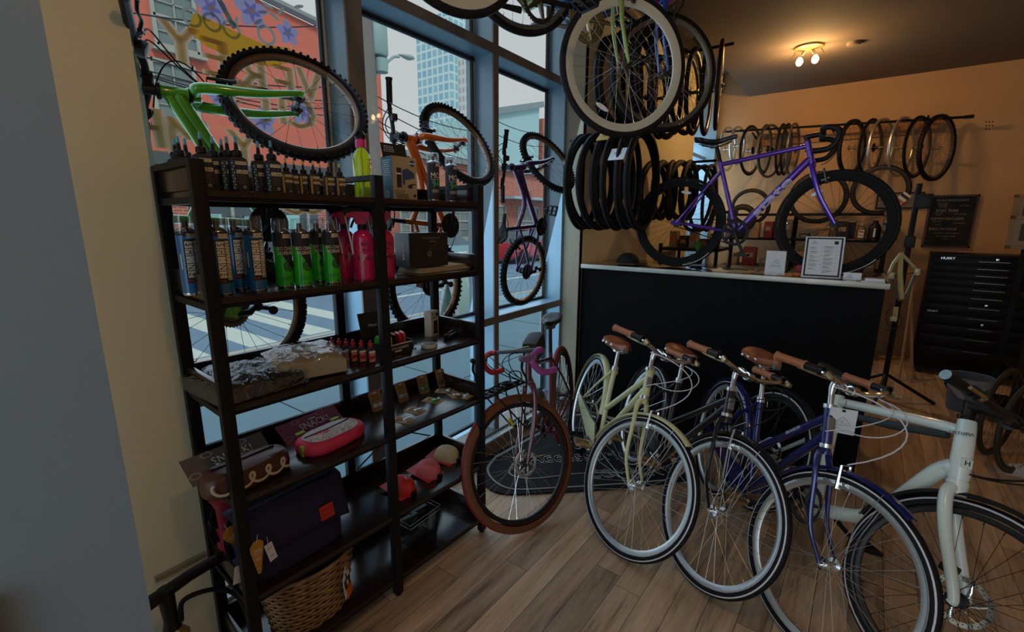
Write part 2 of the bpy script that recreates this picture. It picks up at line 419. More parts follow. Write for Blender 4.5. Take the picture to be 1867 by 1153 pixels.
# assumed, unseen storefront behind the camera, added to let daylight in
b = MB()
for x in (-2.0, -0.95, 0.3, 1.6, 3.2): b.box((x, YN, 1.7), (0.08, 0.12, 3.4))
for z in (0.1, 2.9): b.box((0.6, YN, z), (5.3, 0.12, 0.14))
b.box((0.6, YN, 3.6), (5.3, 0.12, 0.5))
w3 = struct(b.build('assumed_rear_window', M_alu)); MB().box((0.6, YN, 1.5), (5.2, 0.008, 2.7)).build('window_pane', M_glass, w3, smooth=0)
struct(MB().box((-2.1, -0.97, 1.9), (0.2, 2.15, 3.9)).build('wall_entrance', M_white_wall))
# ---------------------------------------------------------------- bicycles (local axes: x forward, y left, z up, origin under the rear axle)
def rotx(a): return Matrix.Rotation(a, 4, 'X')
def roty(a): return Matrix.Rotation(a, 4, 'Y')
def rotz(a): return Matrix.Rotation(a, 4, 'Z')
AX = rotx(-PI/2)      # lathe z -> local y
def bez(p0, p1, p2, p3, n=14):
    p0, p1, p2, p3 = map(Vector, (p0, p1, p2, p3)); o = []
    for i in range(n+1):
        t = i/n; u = 1-t; o.append(p0*u**3+p1*3*u*u*t+p2*3*u*t*t+p3*t**3)
    return o
def smooth_path(pts, n=6):
    P = [Vector(p) for p in pts]; P = [P[0]*2-P[1]]+P+[P[-1]*2-P[-2]]; o = []
    for i in range(1, len(P)-2):
        for k in range(n):
            t = k/n; a, b, c, d = P[i-1], P[i], P[i+1], P[i+2]
            o.append(0.5*((2*b)+(c-a)*t+(2*a-5*b+4*c-d)*t*t+(3*b-a-3*c+d)*t**3))
    o.append(P[-2]); return o

_wc = {}
def wheel_meshes(R, rr, tw, rimw, rimd, n, knob, stripe, seg):
    """tyre, rim and spokes in the xz plane; R outer radius, rr rim outer radius, tw tyre width"""
    k = (R, rr, tw, rimw, rimd, n, knob, stripe, seg)
    if k in _wc: return _wc[k]
    hh = (R-rr)
    prof = []; mis = []
    N = 14
    for i in range(N+1):
        a = -PI*0.5+PI*i/N
        prof.append((rr+hh*0.08+hh*0.92*max(0.0, math.cos(a))**0.85, tw/2*math.sin(a)*(1.0 if abs(math.sin(a)) < 0.99 else 0.9)))
        aa = abs(a)
        mis.append(1 if (stripe and 0.95 < aa < 1.3) else (2 if knob == 'tan' and aa > 0.62 else 0))
    t = MB().lathe(prof, seg, AX, mis=mis)
    t.lathe([(rr-0.004, -tw*0.36), (rr-0.004, tw*0.36)], seg, AX)
    if knob in ('knob', 'tan2'):
        for i in range(60):
            a = 2*PI*i/60
            for j, (yy, dr) in enumerate(((0, 0), (tw*0.33, -hh*0.10), (-tw*0.33, -hh*0.10))):
                m = roty(-(a+(0.05 if j else 0))) @ T(R+dr-0.001, yy, 0)
                t.box((0, 0, 0), (0.007, tw*0.2, 0.012), m)
    rim = MB().lathe([(rr, -rimw/2), (rr, rimw/2), (rr-rimd*0.5, rimw/2), (rr-rimd, rimw*0.22), (rr-rimd, -rimw*0.22), (rr-rimd*0.5, -rimw/2)], seg, AX, closed=True)
    sp = MB(); fr = 0.022
    for i in range(n):
        side = 1 if i % 2 else -1; cross = 1 if (i//2) % 2 else -1
        a = 2*PI*i/n; ah = a+cross*1.15
        sp.tube([(fr*math.cos(ah), side*0.030, fr*math.sin(ah)), ((rr-rimd+0.001)*math.cos(a), side*0.003, (rr-rimd+0.001)*math.sin(a))], 0.0009, 4, caps=False)
        sp.tube([((rr-rimd-0.012)*math.cos(a), side*0.0034, (rr-rimd-0.012)*math.sin(a)), ((rr-rimd+0.001)*math.cos(a), side*0.003, (rr-rimd+0.001)*math.sin(a))], 0.0017, 4, caps=False)
    _wc[k] = (t, rim, sp)
    return _wc[k]
_mc = {}
def cached(key, mb, name, mats, parent, M):
    if key not in _mc:
        o = mb.build(name, mats, parent, M); _mc[key] = o.data; return o
    o = link(name, _mc[key], parent, M); return o
def wheel(parent, name, M, R, rr, tw, m_tire, m_rim, m_spoke, m_hub, rimw=0.026, rimd=0.022, n=32, knob=None, stripe=False, seg=72, axle=0.10, disc=0, cassette=0, m_stripe=None, reflector=False, valve=True):
    t, r, sp = wheel_meshes(R, rr, tw, rimw, rimd, n, knob, stripe, seg)
    k = (id(t),)
    w = cached((id(r), m_rim.name), r, name, m_rim, parent, M)
    w.name = name
    cached((id(t), m_tire.name, (m_stripe or M_stripe).name), t, 'tire', [m_tire, m_stripe or M_stripe, mat('tan_sidewall', (0.15, 0.052, 0.018), 0.6)], w, I4)
    cached((id(sp), m_spoke.name), sp, 'spokes', m_spoke, w, I4)
    h = MB().lathe([(0, -axle/2-0.012), (0.005, -axle/2-0.012), (0.005, -axle/2), (0.011, -axle/2), (0.011, -0.036), (0.026, -0.034), (0.026, -0.029), (0.014, -0.024), (0.013, 0.024), (0.026, 0.029), (0.026, 0.034), (0.011, 0.036), (0.011, axle/2), (0.005, axle/2), (0.005, axle/2+0.012), (0, axle/2+0.012)], 16, AX)
    h.build('hub', m_hub, w)
    if disc:
        d = MB(); rd = disc
        d.lathe([(rd*0.80, 0.040), (rd, 0.040), (rd, 0.042), (rd*0.80, 0.042)], 40, AX, closed=True)
        for i in range(6):
            a = i*PI/3
            d.tube([(0.02*math.cos(a), 0.041, 0.02*math.sin(a)), (rd*0.55*math.cos(a+0.35), 0.041, rd*0.55*math.sin(a+0.35)), (rd*0.84*math.cos(a+0.55), 0.041, rd*0.84*math.sin(a+0.55))], 0.0035, 4, flat=0.35)
        for i in range(36):
            a = i*PI/18
            d.lathe([(0, 0.0), (0.0024, 0.0)], 6, T(rd*(0.87+0.07*(i % 2))*math.cos(a), 0.0423, rd*(0.87+0.07*(i % 2))*math.sin(a)) @ AX, mi=1)
            d.lathe([(0, 0.0), (0.0024, 0.0)], 6, T(rd*(0.87+0.07*(i % 2))*math.cos(a), 0.0397, rd*(0.87+0.07*(i % 2))*math.sin(a)) @ AX, mi=1)
        d.build('brake_rotor', [M_chrome, M_ink], w)
    if cassette:
        c = MB()
        for i in range(6):
            rc = 0.022+(cassette-0.022)*i/5; y = -0.052+0.004*i
            c.lathe([(0.015, y), (rc, y), (rc, y+0.0022), (0.015, y+0.0022)], 36, AX, closed=True)
            nt_ = int(rc*2*PI/0.0127)
            for j in range(nt_):
                a = 2*PI*j/nt_; c.box((0, 0, 0), (0.005, 0.002, 0.005), roty(-a) @ T(rc+0.001, y+0.001, 0))
        c.build('cassette', M_darksteel, w)
    if reflector:
        MB().lathe([(0, -0.003), (0.03, -0.003), (0.034, 0), (0.03, 0.003), (0, 0.003)], 16, roty(0.5 if reflector is True else -reflector) @ T(rr*0.72, 0, 0) @ Matrix.Diagonal((0.36, 1, 1.15, 1)) @ AX).build('wheel_reflector', mat('clear_reflector', (0.75, 0.78, 0.82), 0.15), w)
    if valve:
        MB().tube([((rr-rimd)*math.cos(2.1), 0, (rr-rimd)*math.sin(2.1)), ((rr-rimd-0.035)*math.cos(2.1), 0, (rr-rimd-0.035)*math.sin(2.1))], [0.003, 0.0022], 6).build('valve', M_brass, w)
    return w

def loft(secs, M=None, mi=0, mb=None, cap=True):
    """closed rings of equal length joined along their order"""
    mb = mb or MB(); n = len(secs[0]); v = [p for s in secs for p in s]; f = []
    for i in range(len(secs)-1):
        for k in range(n): f.append((i*n+k, i*n+(k+1) % n, (i+1)*n+(k+1) % n, (i+1)*n+k))
    if cap: f.append(tuple(range(n))[::-1]); f.append(tuple((len(secs)-1)*n+k for k in range(n)))
    return mb.add(v, f, M, mi)

def saddle(parent, M, m_top, wide=0.19, length=0.27, rivets=False, thick=0.05):
    """nose towards +x"""
    secs = []; N = 16
    for i in range(15):
        t = i/14.0; x = -length*0.48+length*t
        w = wide/2*(0.55+0.45*math.sin(min(1, t/0.22)*PI/2)) if t < 0.22 else wide/2*(0.19+0.81*(0.5+0.5*math.cos(min(1, (t-0.22)/0.5)*PI)))
        if t > 0.92: w *= 1-0.5*((t-0.92)/0.08)**2
        zt = 0.010*math.cos(t*PI*2)+(0.012 if t < 0.3 else 0)*(1-t/0.3)
        d = thick*(0.9-0.35*t) if t > 0.08 else thick*0.75
        ring = []
        for k in range(N):
            a = 2*PI*k/N; ca, sa = math.cos(a), math.sin(a)
            y = w*math.copysign(abs(ca)**0.75, ca)
            z = (0.34*d*abs(sa)**0.8 if sa > 0 else -0.66*d*abs(sa)**0.6)+zt
            if sa < 0: y *= 0.94
            ring.append((x, y, z))
        secs.append(ring)
    s = loft(secs).build('saddle', m_top, parent, M, smooth=60)
    r = MB()
    for sgn in (-1, 1):
        r.tube(smooth_path([(length*0.40, sgn*0.008, -0.02), (length*0.2, sgn*0.02, -0.042), (-0.02, sgn*0.022, -0.045), (-length*0.36, sgn*0.045, -0.022)]), 0.0035, 6)
    r.box((-0.005, 0, -0.045), (0.05, 0.055, 0.018), bev=0.004)
    r.build('saddle_rails', M_chrome if rivets else M_darksteel, s)
    if rivets:
        q = MB()
        for k in range(-1, 2):
            q.lathe([(0, 0.004), (0.007, 0.002), (0.008, 0)], 12, frame_to((-length*0.485+0.002, k*0.038, 0.0), (-1, 0, 0.1)))
        for sgn in (-1, 1):
            for k in range(3):
                q.lathe([(0, 0.005), (0.008, 0.0025), (0.010, 0)], 12, frame_to((-length*0.24+k*0.045, sgn*(wide/2*(0.97, 0.86, 0.66)[k]+0.001), -0.010), (0.35, sgn, 0.05)))
        q.build('saddle_rivets', M_chrome, s)
        qb = MB().box((length*0.455, 0, -0.012), (0.022, 0.036, 0.034), bev=0.006); qb.build('saddle_corner_plate', mat('grey_plate', (0.12, 0.12, 0.10), 0.4), s)
    return s

def arc_pts(c, R, a0, a1, n, y=0):
    return [(c[0]+R*math.cos(a0+(a1-a0)*i/n), y, c[2]+R*math.sin(a0+(a1-a0)*i/n)) for i in range(n+1)]
def fender(parent, name, M, c, R, a0, a1, w, m, stays=True):
    secs = []; n = 28
    for i in range(n+1):
        a = a0+(a1-a0)*i/n; ring = []
        for k in range(9):
            b = -1.15+2.3*k/8; ring.append((c[0]+(R-(1-math.cos(b))*w*0.42)*math.cos(a), math.sin(b)*w/2/math.sin(1.15), c[2]+(R-(1-math.cos(b))*w*0.42)*math.sin(a)))
        for k in range(8, -1, -1):
            b = -1.15+2.3*k/8; q = R-0.002
            ring.append((c[0]+(q-(1-math.cos(b))*w*0.42)*math.cos(a), math.sin(b)*(w/2-0.001)/math.sin(1.15), c[2]+(q-(1-math.cos(b))*w*0.42)*math.sin(a)))
        secs.append(ring)
    f = loft(secs).build(name, m, parent, M, smooth=50)
    if stays:
        s = MB()
        for sg in (-1, 1):
            for aa in ((a0*0.85+a1*0.15),):
                s.tube([(c[0], sg*0.06, c[2]), (c[0]+R*math.cos(aa)*0.97, sg*w*0.5, c[2]+R*math.sin(aa)*0.97)], 0.0018, 5)
        s.build('fender_stay', M_chrome, f)
    return f

def crank(parent, bb, rc, m_ring, m_arm, ang, rings=1, L=0.17, ycl=-0.045, pedal_mat=None, guard=False, drive=-1):
    c = MB()
    for j in range(rings):
        r = rc-j*0.022; y = ycl+j*0.006
        c.lathe([(r*0.80, y), (r, y), (r, y+0.003), (r*0.80, y+0.003)], 48, T(bb) @ AX, closed=True)
        n = int(2*PI*r/0.0127)
        for i in range(n): c.box((0, 0, 0), (0.006, 0.0025, 0.0055), T(bb) @ roty(-2*PI*i/n) @ T(r+0.002, y+0.0015, 0))
    for i in range(5):
        a = ang+i*2*PI/5
        c.tube([(bb[0], ycl-0.004, bb[2]), (bb[0]+rc*0.86*math.cos(a), ycl, bb[2]+rc*0.86*math.sin(a))], [0.014, 0.007], 6)
    if guard: c.lathe([(rc*0.2, ycl-0.004), (rc*0.93, ycl-0.004), (rc*1.04, ycl-0.001), (rc*0.93, ycl-0.002)], 48, T(bb) @ AX)
    k = c.build('chainring', m_ring, parent)
    for sg, a in ((1, ang), (-1, ang+PI)):
        y0 = ycl-0.012 if sg == 1 else -ycl+0.012
        e = (bb[0]+L*math.cos(a), y0*1.35, bb[2]+L*math.sin(a))
        arm = MB().tube([(bb[0], y0, bb[2]), ((bb[0]+e[0])/2, y0*1.15, (bb[2]+e[2])/2), e], [0.015, 0.011, 0.011], 8, flat=0.75)
        arm.lathe([(0, -0.009), (0.014, -0.009), (0.014, 0.009), (0, 0.009)], 12, T(e) @ AX)
        ao = arm.build('crank_arm', m_arm, k)
        p = MB(); py = e[1]+math.copysign(0.06, e[1])
        p.tube([e, (e[0], py+math.copysign(0.04, e[1]), e[2])], 0.005, 6)
        for dx in (-0.036, 0.036): p.box((e[0]+dx, py, e[2]), (0.014, 0.095, 0.02), bev=0.003)
        for dy in (-0.045, 0.0, 0.045): p.box((e[0], py+dy, e[2]), (0.08, 0.010, 0.017))
        p.build('pedal', pedal_mat or M_blackpl, parent)
    return k
def chain(parent, rear, bb, r1, r2, y, sag=0.0):
    P = []
    for i in range(9): a = PI/2+PI*i/8; P.append((rear[0]+r1*math.cos(a), y, rear[2]+r1*math.sin(a)))
    for i in range(1, 4): t = i/4; P.append((rear[0]+(bb[0]-rear[0])*t, y, rear[2]-r1+(bb[2]-r2-rear[2]+r1)*t-sag*math.sin(PI*t)))
    for i in range(13): a = -PI/2+PI*i/12; P.append((bb[0]+r2*math.cos(a), y, bb[2]+r2*math.sin(a)))
    for i in range(1, 4): t = i/4; P.append((bb[0]+(rear[0]-bb[0])*t, y, bb[2]+r2+(rear[2]+r1-bb[2]-r2)*t))
    MB().tube(P, 0.0035, 4, closed=True).build('chain', M_darksteel, parent)
def derailleur(parent, rear, y=-0.06):
    d = MB(); x, z = rear[0], rear[2]
    d.tube([(x, y, z-0.02), (x+0.02, y-0.01, z-0.06), (x+0.045, y, z-0.075)], [0.012, 0.016, 0.01], 8)
    d.tube([(x+0.045, y+0.01, z-0.07), (x+0.055, y+0.01, z-0.15)], 0.010, 6, flat=0.4)
    for zz in (0.085, 0.145): d.lathe([(0.004, -0.004), (0.019, -0.003), (0.019, 0.003), (0.004, 0.004)], 14, T(x+0.05, y+0.004, z-zz) @ AX)
    d.build('derailleur', M_blackpl, parent)

def bike_base(name, label, M, group=None, cat='bicycle'):
    return thing(name, label, cat, M, group)
def steer(g, delta):
    return T(g['A0']) @ Matrix.Rotation(delta, 4, Vector(g['h'])) @ T(-g['A0'])
def bgeom(wb, R, ha, off, bb, st, sa, hz, ext):
    h = Vector((-math.sin(rad(ha)), 0, math.cos(rad(ha)))); pf = Vector((h.z, 0, -h.x)); hub = Vector((wb, 0, R)); A0 = hub-pf*off
    s = Vector((-math.sin(rad(sa)), 0, math.cos(rad(sa)))); BBv = Vector((bb[0], 0, bb[1]))
    return dict(R=R, h=h, pf=pf, hub=hub, A0=A0, BB=BBv, s=s, sad=BBv+s*st, rear=Vector((0, 0, R)), stem=A0+h*hz, hz=hz, ext=ext)
def brake_lever(parent, M, p, d, m, L=0.11):
    p = Vector(p); d = Vector(d); b = MB()
    b.tube([p, p+d*0.02], 0.016, 8); b.tube(smooth_path([p+d*0.015, p+d*0.03+Vector((0.0, math.copysign(0.03, p.y), -0.005)), p+d*0.04+Vector((0, math.copysign(0.07, p.y), -0.02)), p+d*0.035+Vector((0, math.copysign(L, p.y), -0.03))], 4), 0.0045, 6)
    b.build('brake_lever', m, parent, M)
def vbrake(parent, name, M, hub, R, rr, m):
    """arms at the rim above the hub along +z"""
    b = MB()
    for sg in (-1, 1):
        b.tube([(hub[0]+0.03, sg*0.035, hub[2]+rr-0.03), (hub[0]+0.04, sg*0.028, hub[2]+R+0.03)], [0.008, 0.006], 6)
        b.box((hub[0]+0.03, sg*0.020, hub[2]+rr-0.01), (0.05, 0.012, 0.012), bev=0.002)
        b.lathe([(0, 0), (0.007, 0), (0.007, 0.012), (0, 0.012)], 8, T(hub[0]+0.03, sg*0.035, hub[2]+rr-0.03) @ roty(PI/2))
    b.tube([(hub[0]+0.04, -0.028, hub[2]+R+0.03), (hub[0]+0.045, 0.028, hub[2]+R+0.03)], 0.002, 5)
    Mh = T(hub[0], hub[1], hub[2]); b.build(name, m, parent, M @ Mh @ roty(-rad(22)) @ Mh.inverted())

def city_bike(label, pos, psi, lean, delta, m_paint, m_fork, hz=0.70, st=0.64, cable=None, group=None, tag_card=False, decal=None, stepthrough=True, guard=True, kick=True):
    R = 0.348
    g = bgeom(1.06, R, 20, 0.055, (0.45, 0.28), st, 20, hz, 0.07)
    M = T(pos[0], pos[1], 0) @ rotz(psi) @ rotx(-lean)
    bk = bike_base('city_bicycle', label, M, group)
    S = steer(g, delta); h, A0, pf = g['h'], g['A0'], g['pf']
    BBv, s, rear, hub = g['BB'], g['s'], g['rear'], g['hub']
    Hl, Hu = A0+h*0.44, A0+h*(hz-0.10)
    f = MB()
    f.tube([Hl, Hu], 0.021, 16); 
    stp = BBv+s*0.46
    f.tube([BBv, stp], 0.0155, 14)
    f.tube([A0+h*(hz-0.14), BBv+s*(0.20 if stepthrough else 0.42)], 0.0165, 12)
    f.tube([A0+h*0.49, BBv], 0.0185, 12)
    f.lathe([(0, -0.035), (0.022, -0.035), (0.022, 0.035), (0, 0.035)], 16, T(BBv) @ AX)
    for sg in (-1, 1):
        f.tube([BBv+Vector((0, sg*0.025, 0)), BBv*0.5+rear*0.5+Vector((0, sg*0.045, 0)), rear+Vector((0, sg*0.06, 0))], [0.011, 0.010, 0.008], 8)
        f.tube([BBv+s*0.44+Vector((0, sg*0.018, 0)), (BBv+s*0.44)*0.6+rear*0.4+Vector((0, sg*0.042, 0)), rear+Vector((0, sg*0.06, 0))], [0.009, 0.008, 0.0075], 8)
        f.box((rear.x, sg*0.062, rear.z), (0.035, 0.005, 0.04))
    fo = f.build('frame', m_paint, bk)
    for zz in (0.44, hz-0.10): MB().lathe([(0.0215, -0.008), (0.026, -0.008), (0.026, 0.008), (0.0215, 0.008)], 20, frame_to(A0+h*zz, h)).build('headset_cup', M_chrome, bk)
    MB().lathe([(0.0175, -0.014), (0.021, -0.014), (0.021, 0.014), (0.0175, 0.014)], 16, frame_to(stp, s)).build('seat_clamp', M_chrome, bk)
    b = MB().box((0, 0, 0), (0.012, 0.030, 0.055), frame_to(A0+h*(hz-0.17)+pf*0.016, h, pf), bev=0.004); b.build('head_badge', mat('dull_badge_metal', (0.28, 0.29, 0.27), 0.35, 0.6), bk)
    # fork
    k = MB(); crown = A0+h*0.425
    k.tube([crown-h*0.02, crown+h*0.03], 0.019, 12)
    for sg in (-1, 1):
        k.tube(smooth_path([crown+Vector((0, sg*0.012, 0.004)), crown+Vector((0.004, sg*0.036, -0.03)), A0+h*0.30+Vector((0, sg*0.048, 0)), A0+h*0.13+Vector((0.004, sg*0.053, 0)), hub+Vector((0, sg*0.055, 0))], 5), [0.0125]*6+[0.0125-0.0055*i/14 for i in range(15)], 10)
    ko = k.build('fork', m_fork, bk, S)
    wheel(bk, 'front_wheel', S @ T(hub), R, 0.317, 0.040, M_tire, M_rimalu, mat('spoke_steel', (0.50, 0.48, 0.44), 0.35, 0.9), M_chrome, stripe=True, rimd=0.026, n=36, axle=0.1)
    wheel(bk, 'rear_wheel', T(rear), R, 0.317, 0.040, M_tire, M_rimalu, mat('spoke_steel', (0.50, 0.48, 0.44), 0.35, 0.9), M_chrome, stripe=True, rimd=0.026, n=36, axle=0.12, cassette=0.035)
    fender(bk, 'front_fender', S, hub, R+0.018, rad(65), rad(172), 0.052, m_paint)
    fender(bk, 'rear_fender', I4, rear, R+0.018, rad(10), rad(200), 0.052, m_paint)
    vbrake(bk, 'front_brake', S, hub, R, 0.317, M_chrome)
    # chain guard and cranks
    if guard:
        q = MB(); cg = [(-0.05, R+0.045), (0.36, 0.28+0.098), (0.47, 0.28+0.11), (0.56, 0.28+0.04), (0.54, 0.28-0.03), (0.47, 0.28-0.02), (0.02, R-0.01), (-0.06, R+0.01)]
        q.prism(cg, 0.004, rotx(PI/2) @ T(0, 0, 0.072), 0); q.build('chain_guard', m_paint, bk)
    crank(bk, BBv, 0.088, M_chrome, M_chrome, rad(8), ycl=-0.058, pedal_mat=M_brass)
    chain(bk, rear, BBv, 0.035, 0.088, -0.057)
    if kick:
        MB().tube([rear+Vector((0.10, 0.05, -0.03)), rear+Vector((0.13, 0.16, -R+0.03))], 0.006, 6).build('kickstand', M_chrome, bk)
    # seat
    q = MB().tube([stp-s*0.02, g['sad']-s*0.045], 0.0125, 12); q.build('seatpost', M_chrome, bk)
    saddle(bk, T(g['sad']) @ roty(rad(-4)), M_leather, 0.20, 0.27, True, 0.06)
    # stem and bars
    top = g['stem']; q = MB()
    q.tube(smooth_path([A0+h*(hz-0.095), A0+h*(hz-0.03), top+Vector((0.012, 0, 0.008)), top+Vector((0.05, 0, 0.010)), top+Vector((0.085, 0, 0.0))], 5), [0.0115]*5+[0.014]*5+[0.013]*11, 12)
    q.lathe([(0.014, -0.02), (0.020, -0.018), (0.020, 0.018), (0.014, 0.02)], 14, T(top+Vector((0.085, 0, 0))) @ AX)
    q.build('stem', M_chrome, bk, S)
    bc = top+Vector((0.085, 0, 0))
    hb = MB(); ends = []
    for sg in (-1, 1):
        P = smooth_path([bc, bc+Vector((0.004, sg*0.06, 0)), bc+Vector((0.018, sg*0.13, 0.018)), bc+Vector((0.0, sg*0.20, 0.035)), bc+Vector((-0.055, sg*0.222, 0.038)), bc+Vector((-0.18, sg*0.232, 0.028))], 5)
        hb.tube(P, 0.011, 10); ends.append(P)
    hbo = hb.build('handlebar', M_chrome, bk, S)
    for sg, P in zip((-1, 1), ends):
        a, e = P[-1], P[-1]+(P[-1]-P[-2]).normalized()*0.012; st_ = e+(P[-6]-e).normalized()*0.125
        gr = MB().tube([e, e+(st_-e)*0.03, e+(st_-e)*0.5, st_-(st_-e)*0.02, st_], [0.015, 0.0178, 0.0165, 0.0178, 0.016], 14)
        for kk in range(14):
            an = 2*PI*kk/14
            for q_ in (e+(st_-e)*0.02, st_-(st_-e)*0.02):
                fm = frame_to(q_, st_-e); gr.box((0.0175*math.cos(an), 0.0175*math.sin(an), 0), (0.003, 0.003, 0.006), fm, mi=1)
        gr.build('grip', [M_leather_grip, mat('tan_stitching', (0.50, 0.26, 0.12), 0.7)], hbo)
        sh = MB().tube([st_, st_+(st_-e).normalized()*0.05], 0.015, 12); sh.lathe([(0.012, -0.006), (0.021, -0.006), (0.021, 0.006), (0.012, 0.006)], 18, frame_to(st_+(st_-e).normalized()*0.062, st_-e), mi=0)
        sh.build('shifter', M_blackpl, hbo)
        p0 = st_+(st_-e).normalized()*0.085; dirv = (e-st_).normalized()
        lv = MB(); out = Vector((0.028, 0, -0.012))
        lv.tube([p0, p0+out*0.9], 0.012, 8)
        lv.tube(smooth_path([p0+out, p0+out*1.3+dirv*0.03, p0+out*1.25+dirv*0.09, p0+out*1.0+dirv*0.135], 4), [0.006]*12+[0.0075], 6); lv.lathe([(0, -.004), (0.006, -0.003), (0.007, 0), (0.006, 0.003), (0, .004)], 8, T(p0+out*1.0+dirv*0.135))
        lv.build('brake_lever', M_brass, hbo)
    # cables
    cb = MB(); cm = cable or M_blackpl
    lp = bc+Vector((0.02, -0.15, 0.0)); rp = bc+Vector((0.02, 0.15, 0.0))
    cb.tube(bez(lp, lp+Vector((0.22, 0.02, 0.04)), hub+Vector((0.16, -0.01, 0.60)), (T(hub) @ roty(-rad(22))) @ Vector((0.045, 0.0, R+0.035))), 0.0027, 6)
    cb.tube(bez(rp, rp+Vector((0.22, 0.0, 0.02)), A0+h*0.6+Vector((0.22, 0.06, -0.08)), A0+h*0.53+Vector((0.02, 0.03, 0))), 0.0027, 6)
    cb.tube(bez(rp+Vector((-0.02, 0.03, 0)), rp+Vector((0.16, 0.0, 0.0)), A0+h*0.6+Vector((0.15, -0.04, -0.02)), A0+h*0.50+Vector((0.01, -0.03, 0))), 0.0024, 6)
    cb.build('cables', cm, bk, S)
    if decal:
        d0 = BBv+s*0.20; d1 = A0+h*(hz-0.14); dv = (d1-d0)
        fm = frame_to(d0+dv*0.62+Vector((0, -0.0168, 0)), (0, -1, 0), dv)
        MB().text(decal, 0.02, fm, 0, 0.0006).build('lettering', M_paper, bk)
    return bk, g, S, M

# paints
P_cream = mat('cream_green_paint', srgb(205, 205, 155), 0.25, coat=0.6)
P_black = mat('gloss_black_paint', (0.008, 0.008, 0.011), 0.2, coat=0.8)
P_navy = mat('deep_blue_paint', (0.012, 0.018, 0.13), 0.2, metal=0.2, coat=0.8)
P_white = mat('pearl_white_paint', (0.74, 0.83, 0.78), 0.22, coat=0.6)
P_purple = mat('purple_paint', (0.11, 0.035, 0.42), 0.22, metal=0.3, coat=0.9)
P_green = mat('lime_green_paint', (0.08, 0.36, 0.015), 0.25, coat=0.8)
P_orange = mat('orange_paint', (0.62, 0.13, 0.008), 0.3, coat=0.6)
P_plum = mat('plum_purple_paint', (0.05, 0.012, 0.09), 0.3, metal=0.2, coat=0.7)
P_maroon = mat('maroon_paint', (0.11, 0.015, 0.03), 0.3, metal=0.2, coat=0.6)
P_blue = mat('royal_blue_paint', (0.015, 0.07, 0.33), 0.25, metal=0.3, coat=0.7)
P_ltgreen = mat('pale_green_paint', (0.22, 0.30, 0.07), 0.25, metal=0.2, coat=0.6)
white_cable = mat('white_cable_housing', (0.62, 0.62, 0.66), 0.4)
GRP = 'city bicycles parked in front of the counter'
b1, g1, S1, M1 = city_bike('cream green city bicycle with cream fenders, nearest the rug', (-1.474, 2.795), rad(-51.4), rad(15.9), rad(28), P_cream, P_cream, hz=0.69, st=0.62, cable=white_cable, group=GRP)
b2, g2, S2, M2 = city_bike('gloss black city bicycle with tan saddle, between the cream and the blue one', (-1.088, 2.819), rad(-51.8), rad(17.3), rad(16), P_black, P_black, hz=0.665, st=0.63, group=GRP)
b3, g3, S3, M3 = city_bike('deep blue city bicycle with hanging price tag and white cables', (-0.552, 2.802), rad(-58), rad(10.4), rad(25), P_navy, P_navy, hz=0.70, st=0.68, cable=white_cable, group=GRP, decal='BROOKLYN')
# hang tag on the blue bicycle
def logo(mb, M, s, mi, ink=0.0006, w=0.02):
    P = [(-0.5, -0.22), (-0.30, -0.02), (-0.12, 0.20), (0.0, 0.34), (0.08, 0.33), (0.22, 0.12), (0.38, -0.05), (0.50, -0.22), (0.2, -0.24), (-0.2, -0.24)]
    mb.tube([(x*s, y*s, 0) for x, y in P], w*s, 4, closed=True, M=M, mi=mi, flat=1.0)
    mb.tube(smooth_path([(-0.30*s, -0.08*s, 0), (-0.1*s, 0.04*s, 0), (0.08*s, 0.02*s, 0), (-0.08*s, -0.08*s, 0), (0.12*s, -0.12*s, 0), (0.30*s, -0.10*s, 0)], 4), w*s*0.8, 4, M=M, mi=mi)
    mb.tube([(-0.05*s, 0.14*s, 0), (0.06*s, 0.20*s, 0), (0.13*s, 0.12*s, 0)], w*s*0.8, 4, M=M, mi=mi)
    return mb
wt = (M3 @ S3 @ (g3['stem']+Vector((0.085, 0.0, -0.075))))
tg = thing('price_tag', 'white square card tag with a triangle logo, hung from the blue bicycle stem', 'tag', T(wt+Vector((0.0, 0, -0.055))) @ rotz(rad(5)) @ rotx(rad(90+6)))
MB().prism([(-0.045, -0.055), (0.045, -0.055), (0.045, 0.055), (-0.045, 0.055)], 0.001).build('card', M_paper, tg)
l = logo(MB(), T(0, -0.002, 0.0012), 0.06, 0, w=0.012); l.box((0, 0.046, 0.0015), (0.012, 0.010, 0.002)); l.text('-------', 0.010, T(0, -0.043, 0.0012), 0); l.build('print', M_ink, tg)
MB().tube([(0, 0.046, 0), (0.002, 0.09, 0)], 0.0012, 5).build('string', M_ink, tg)

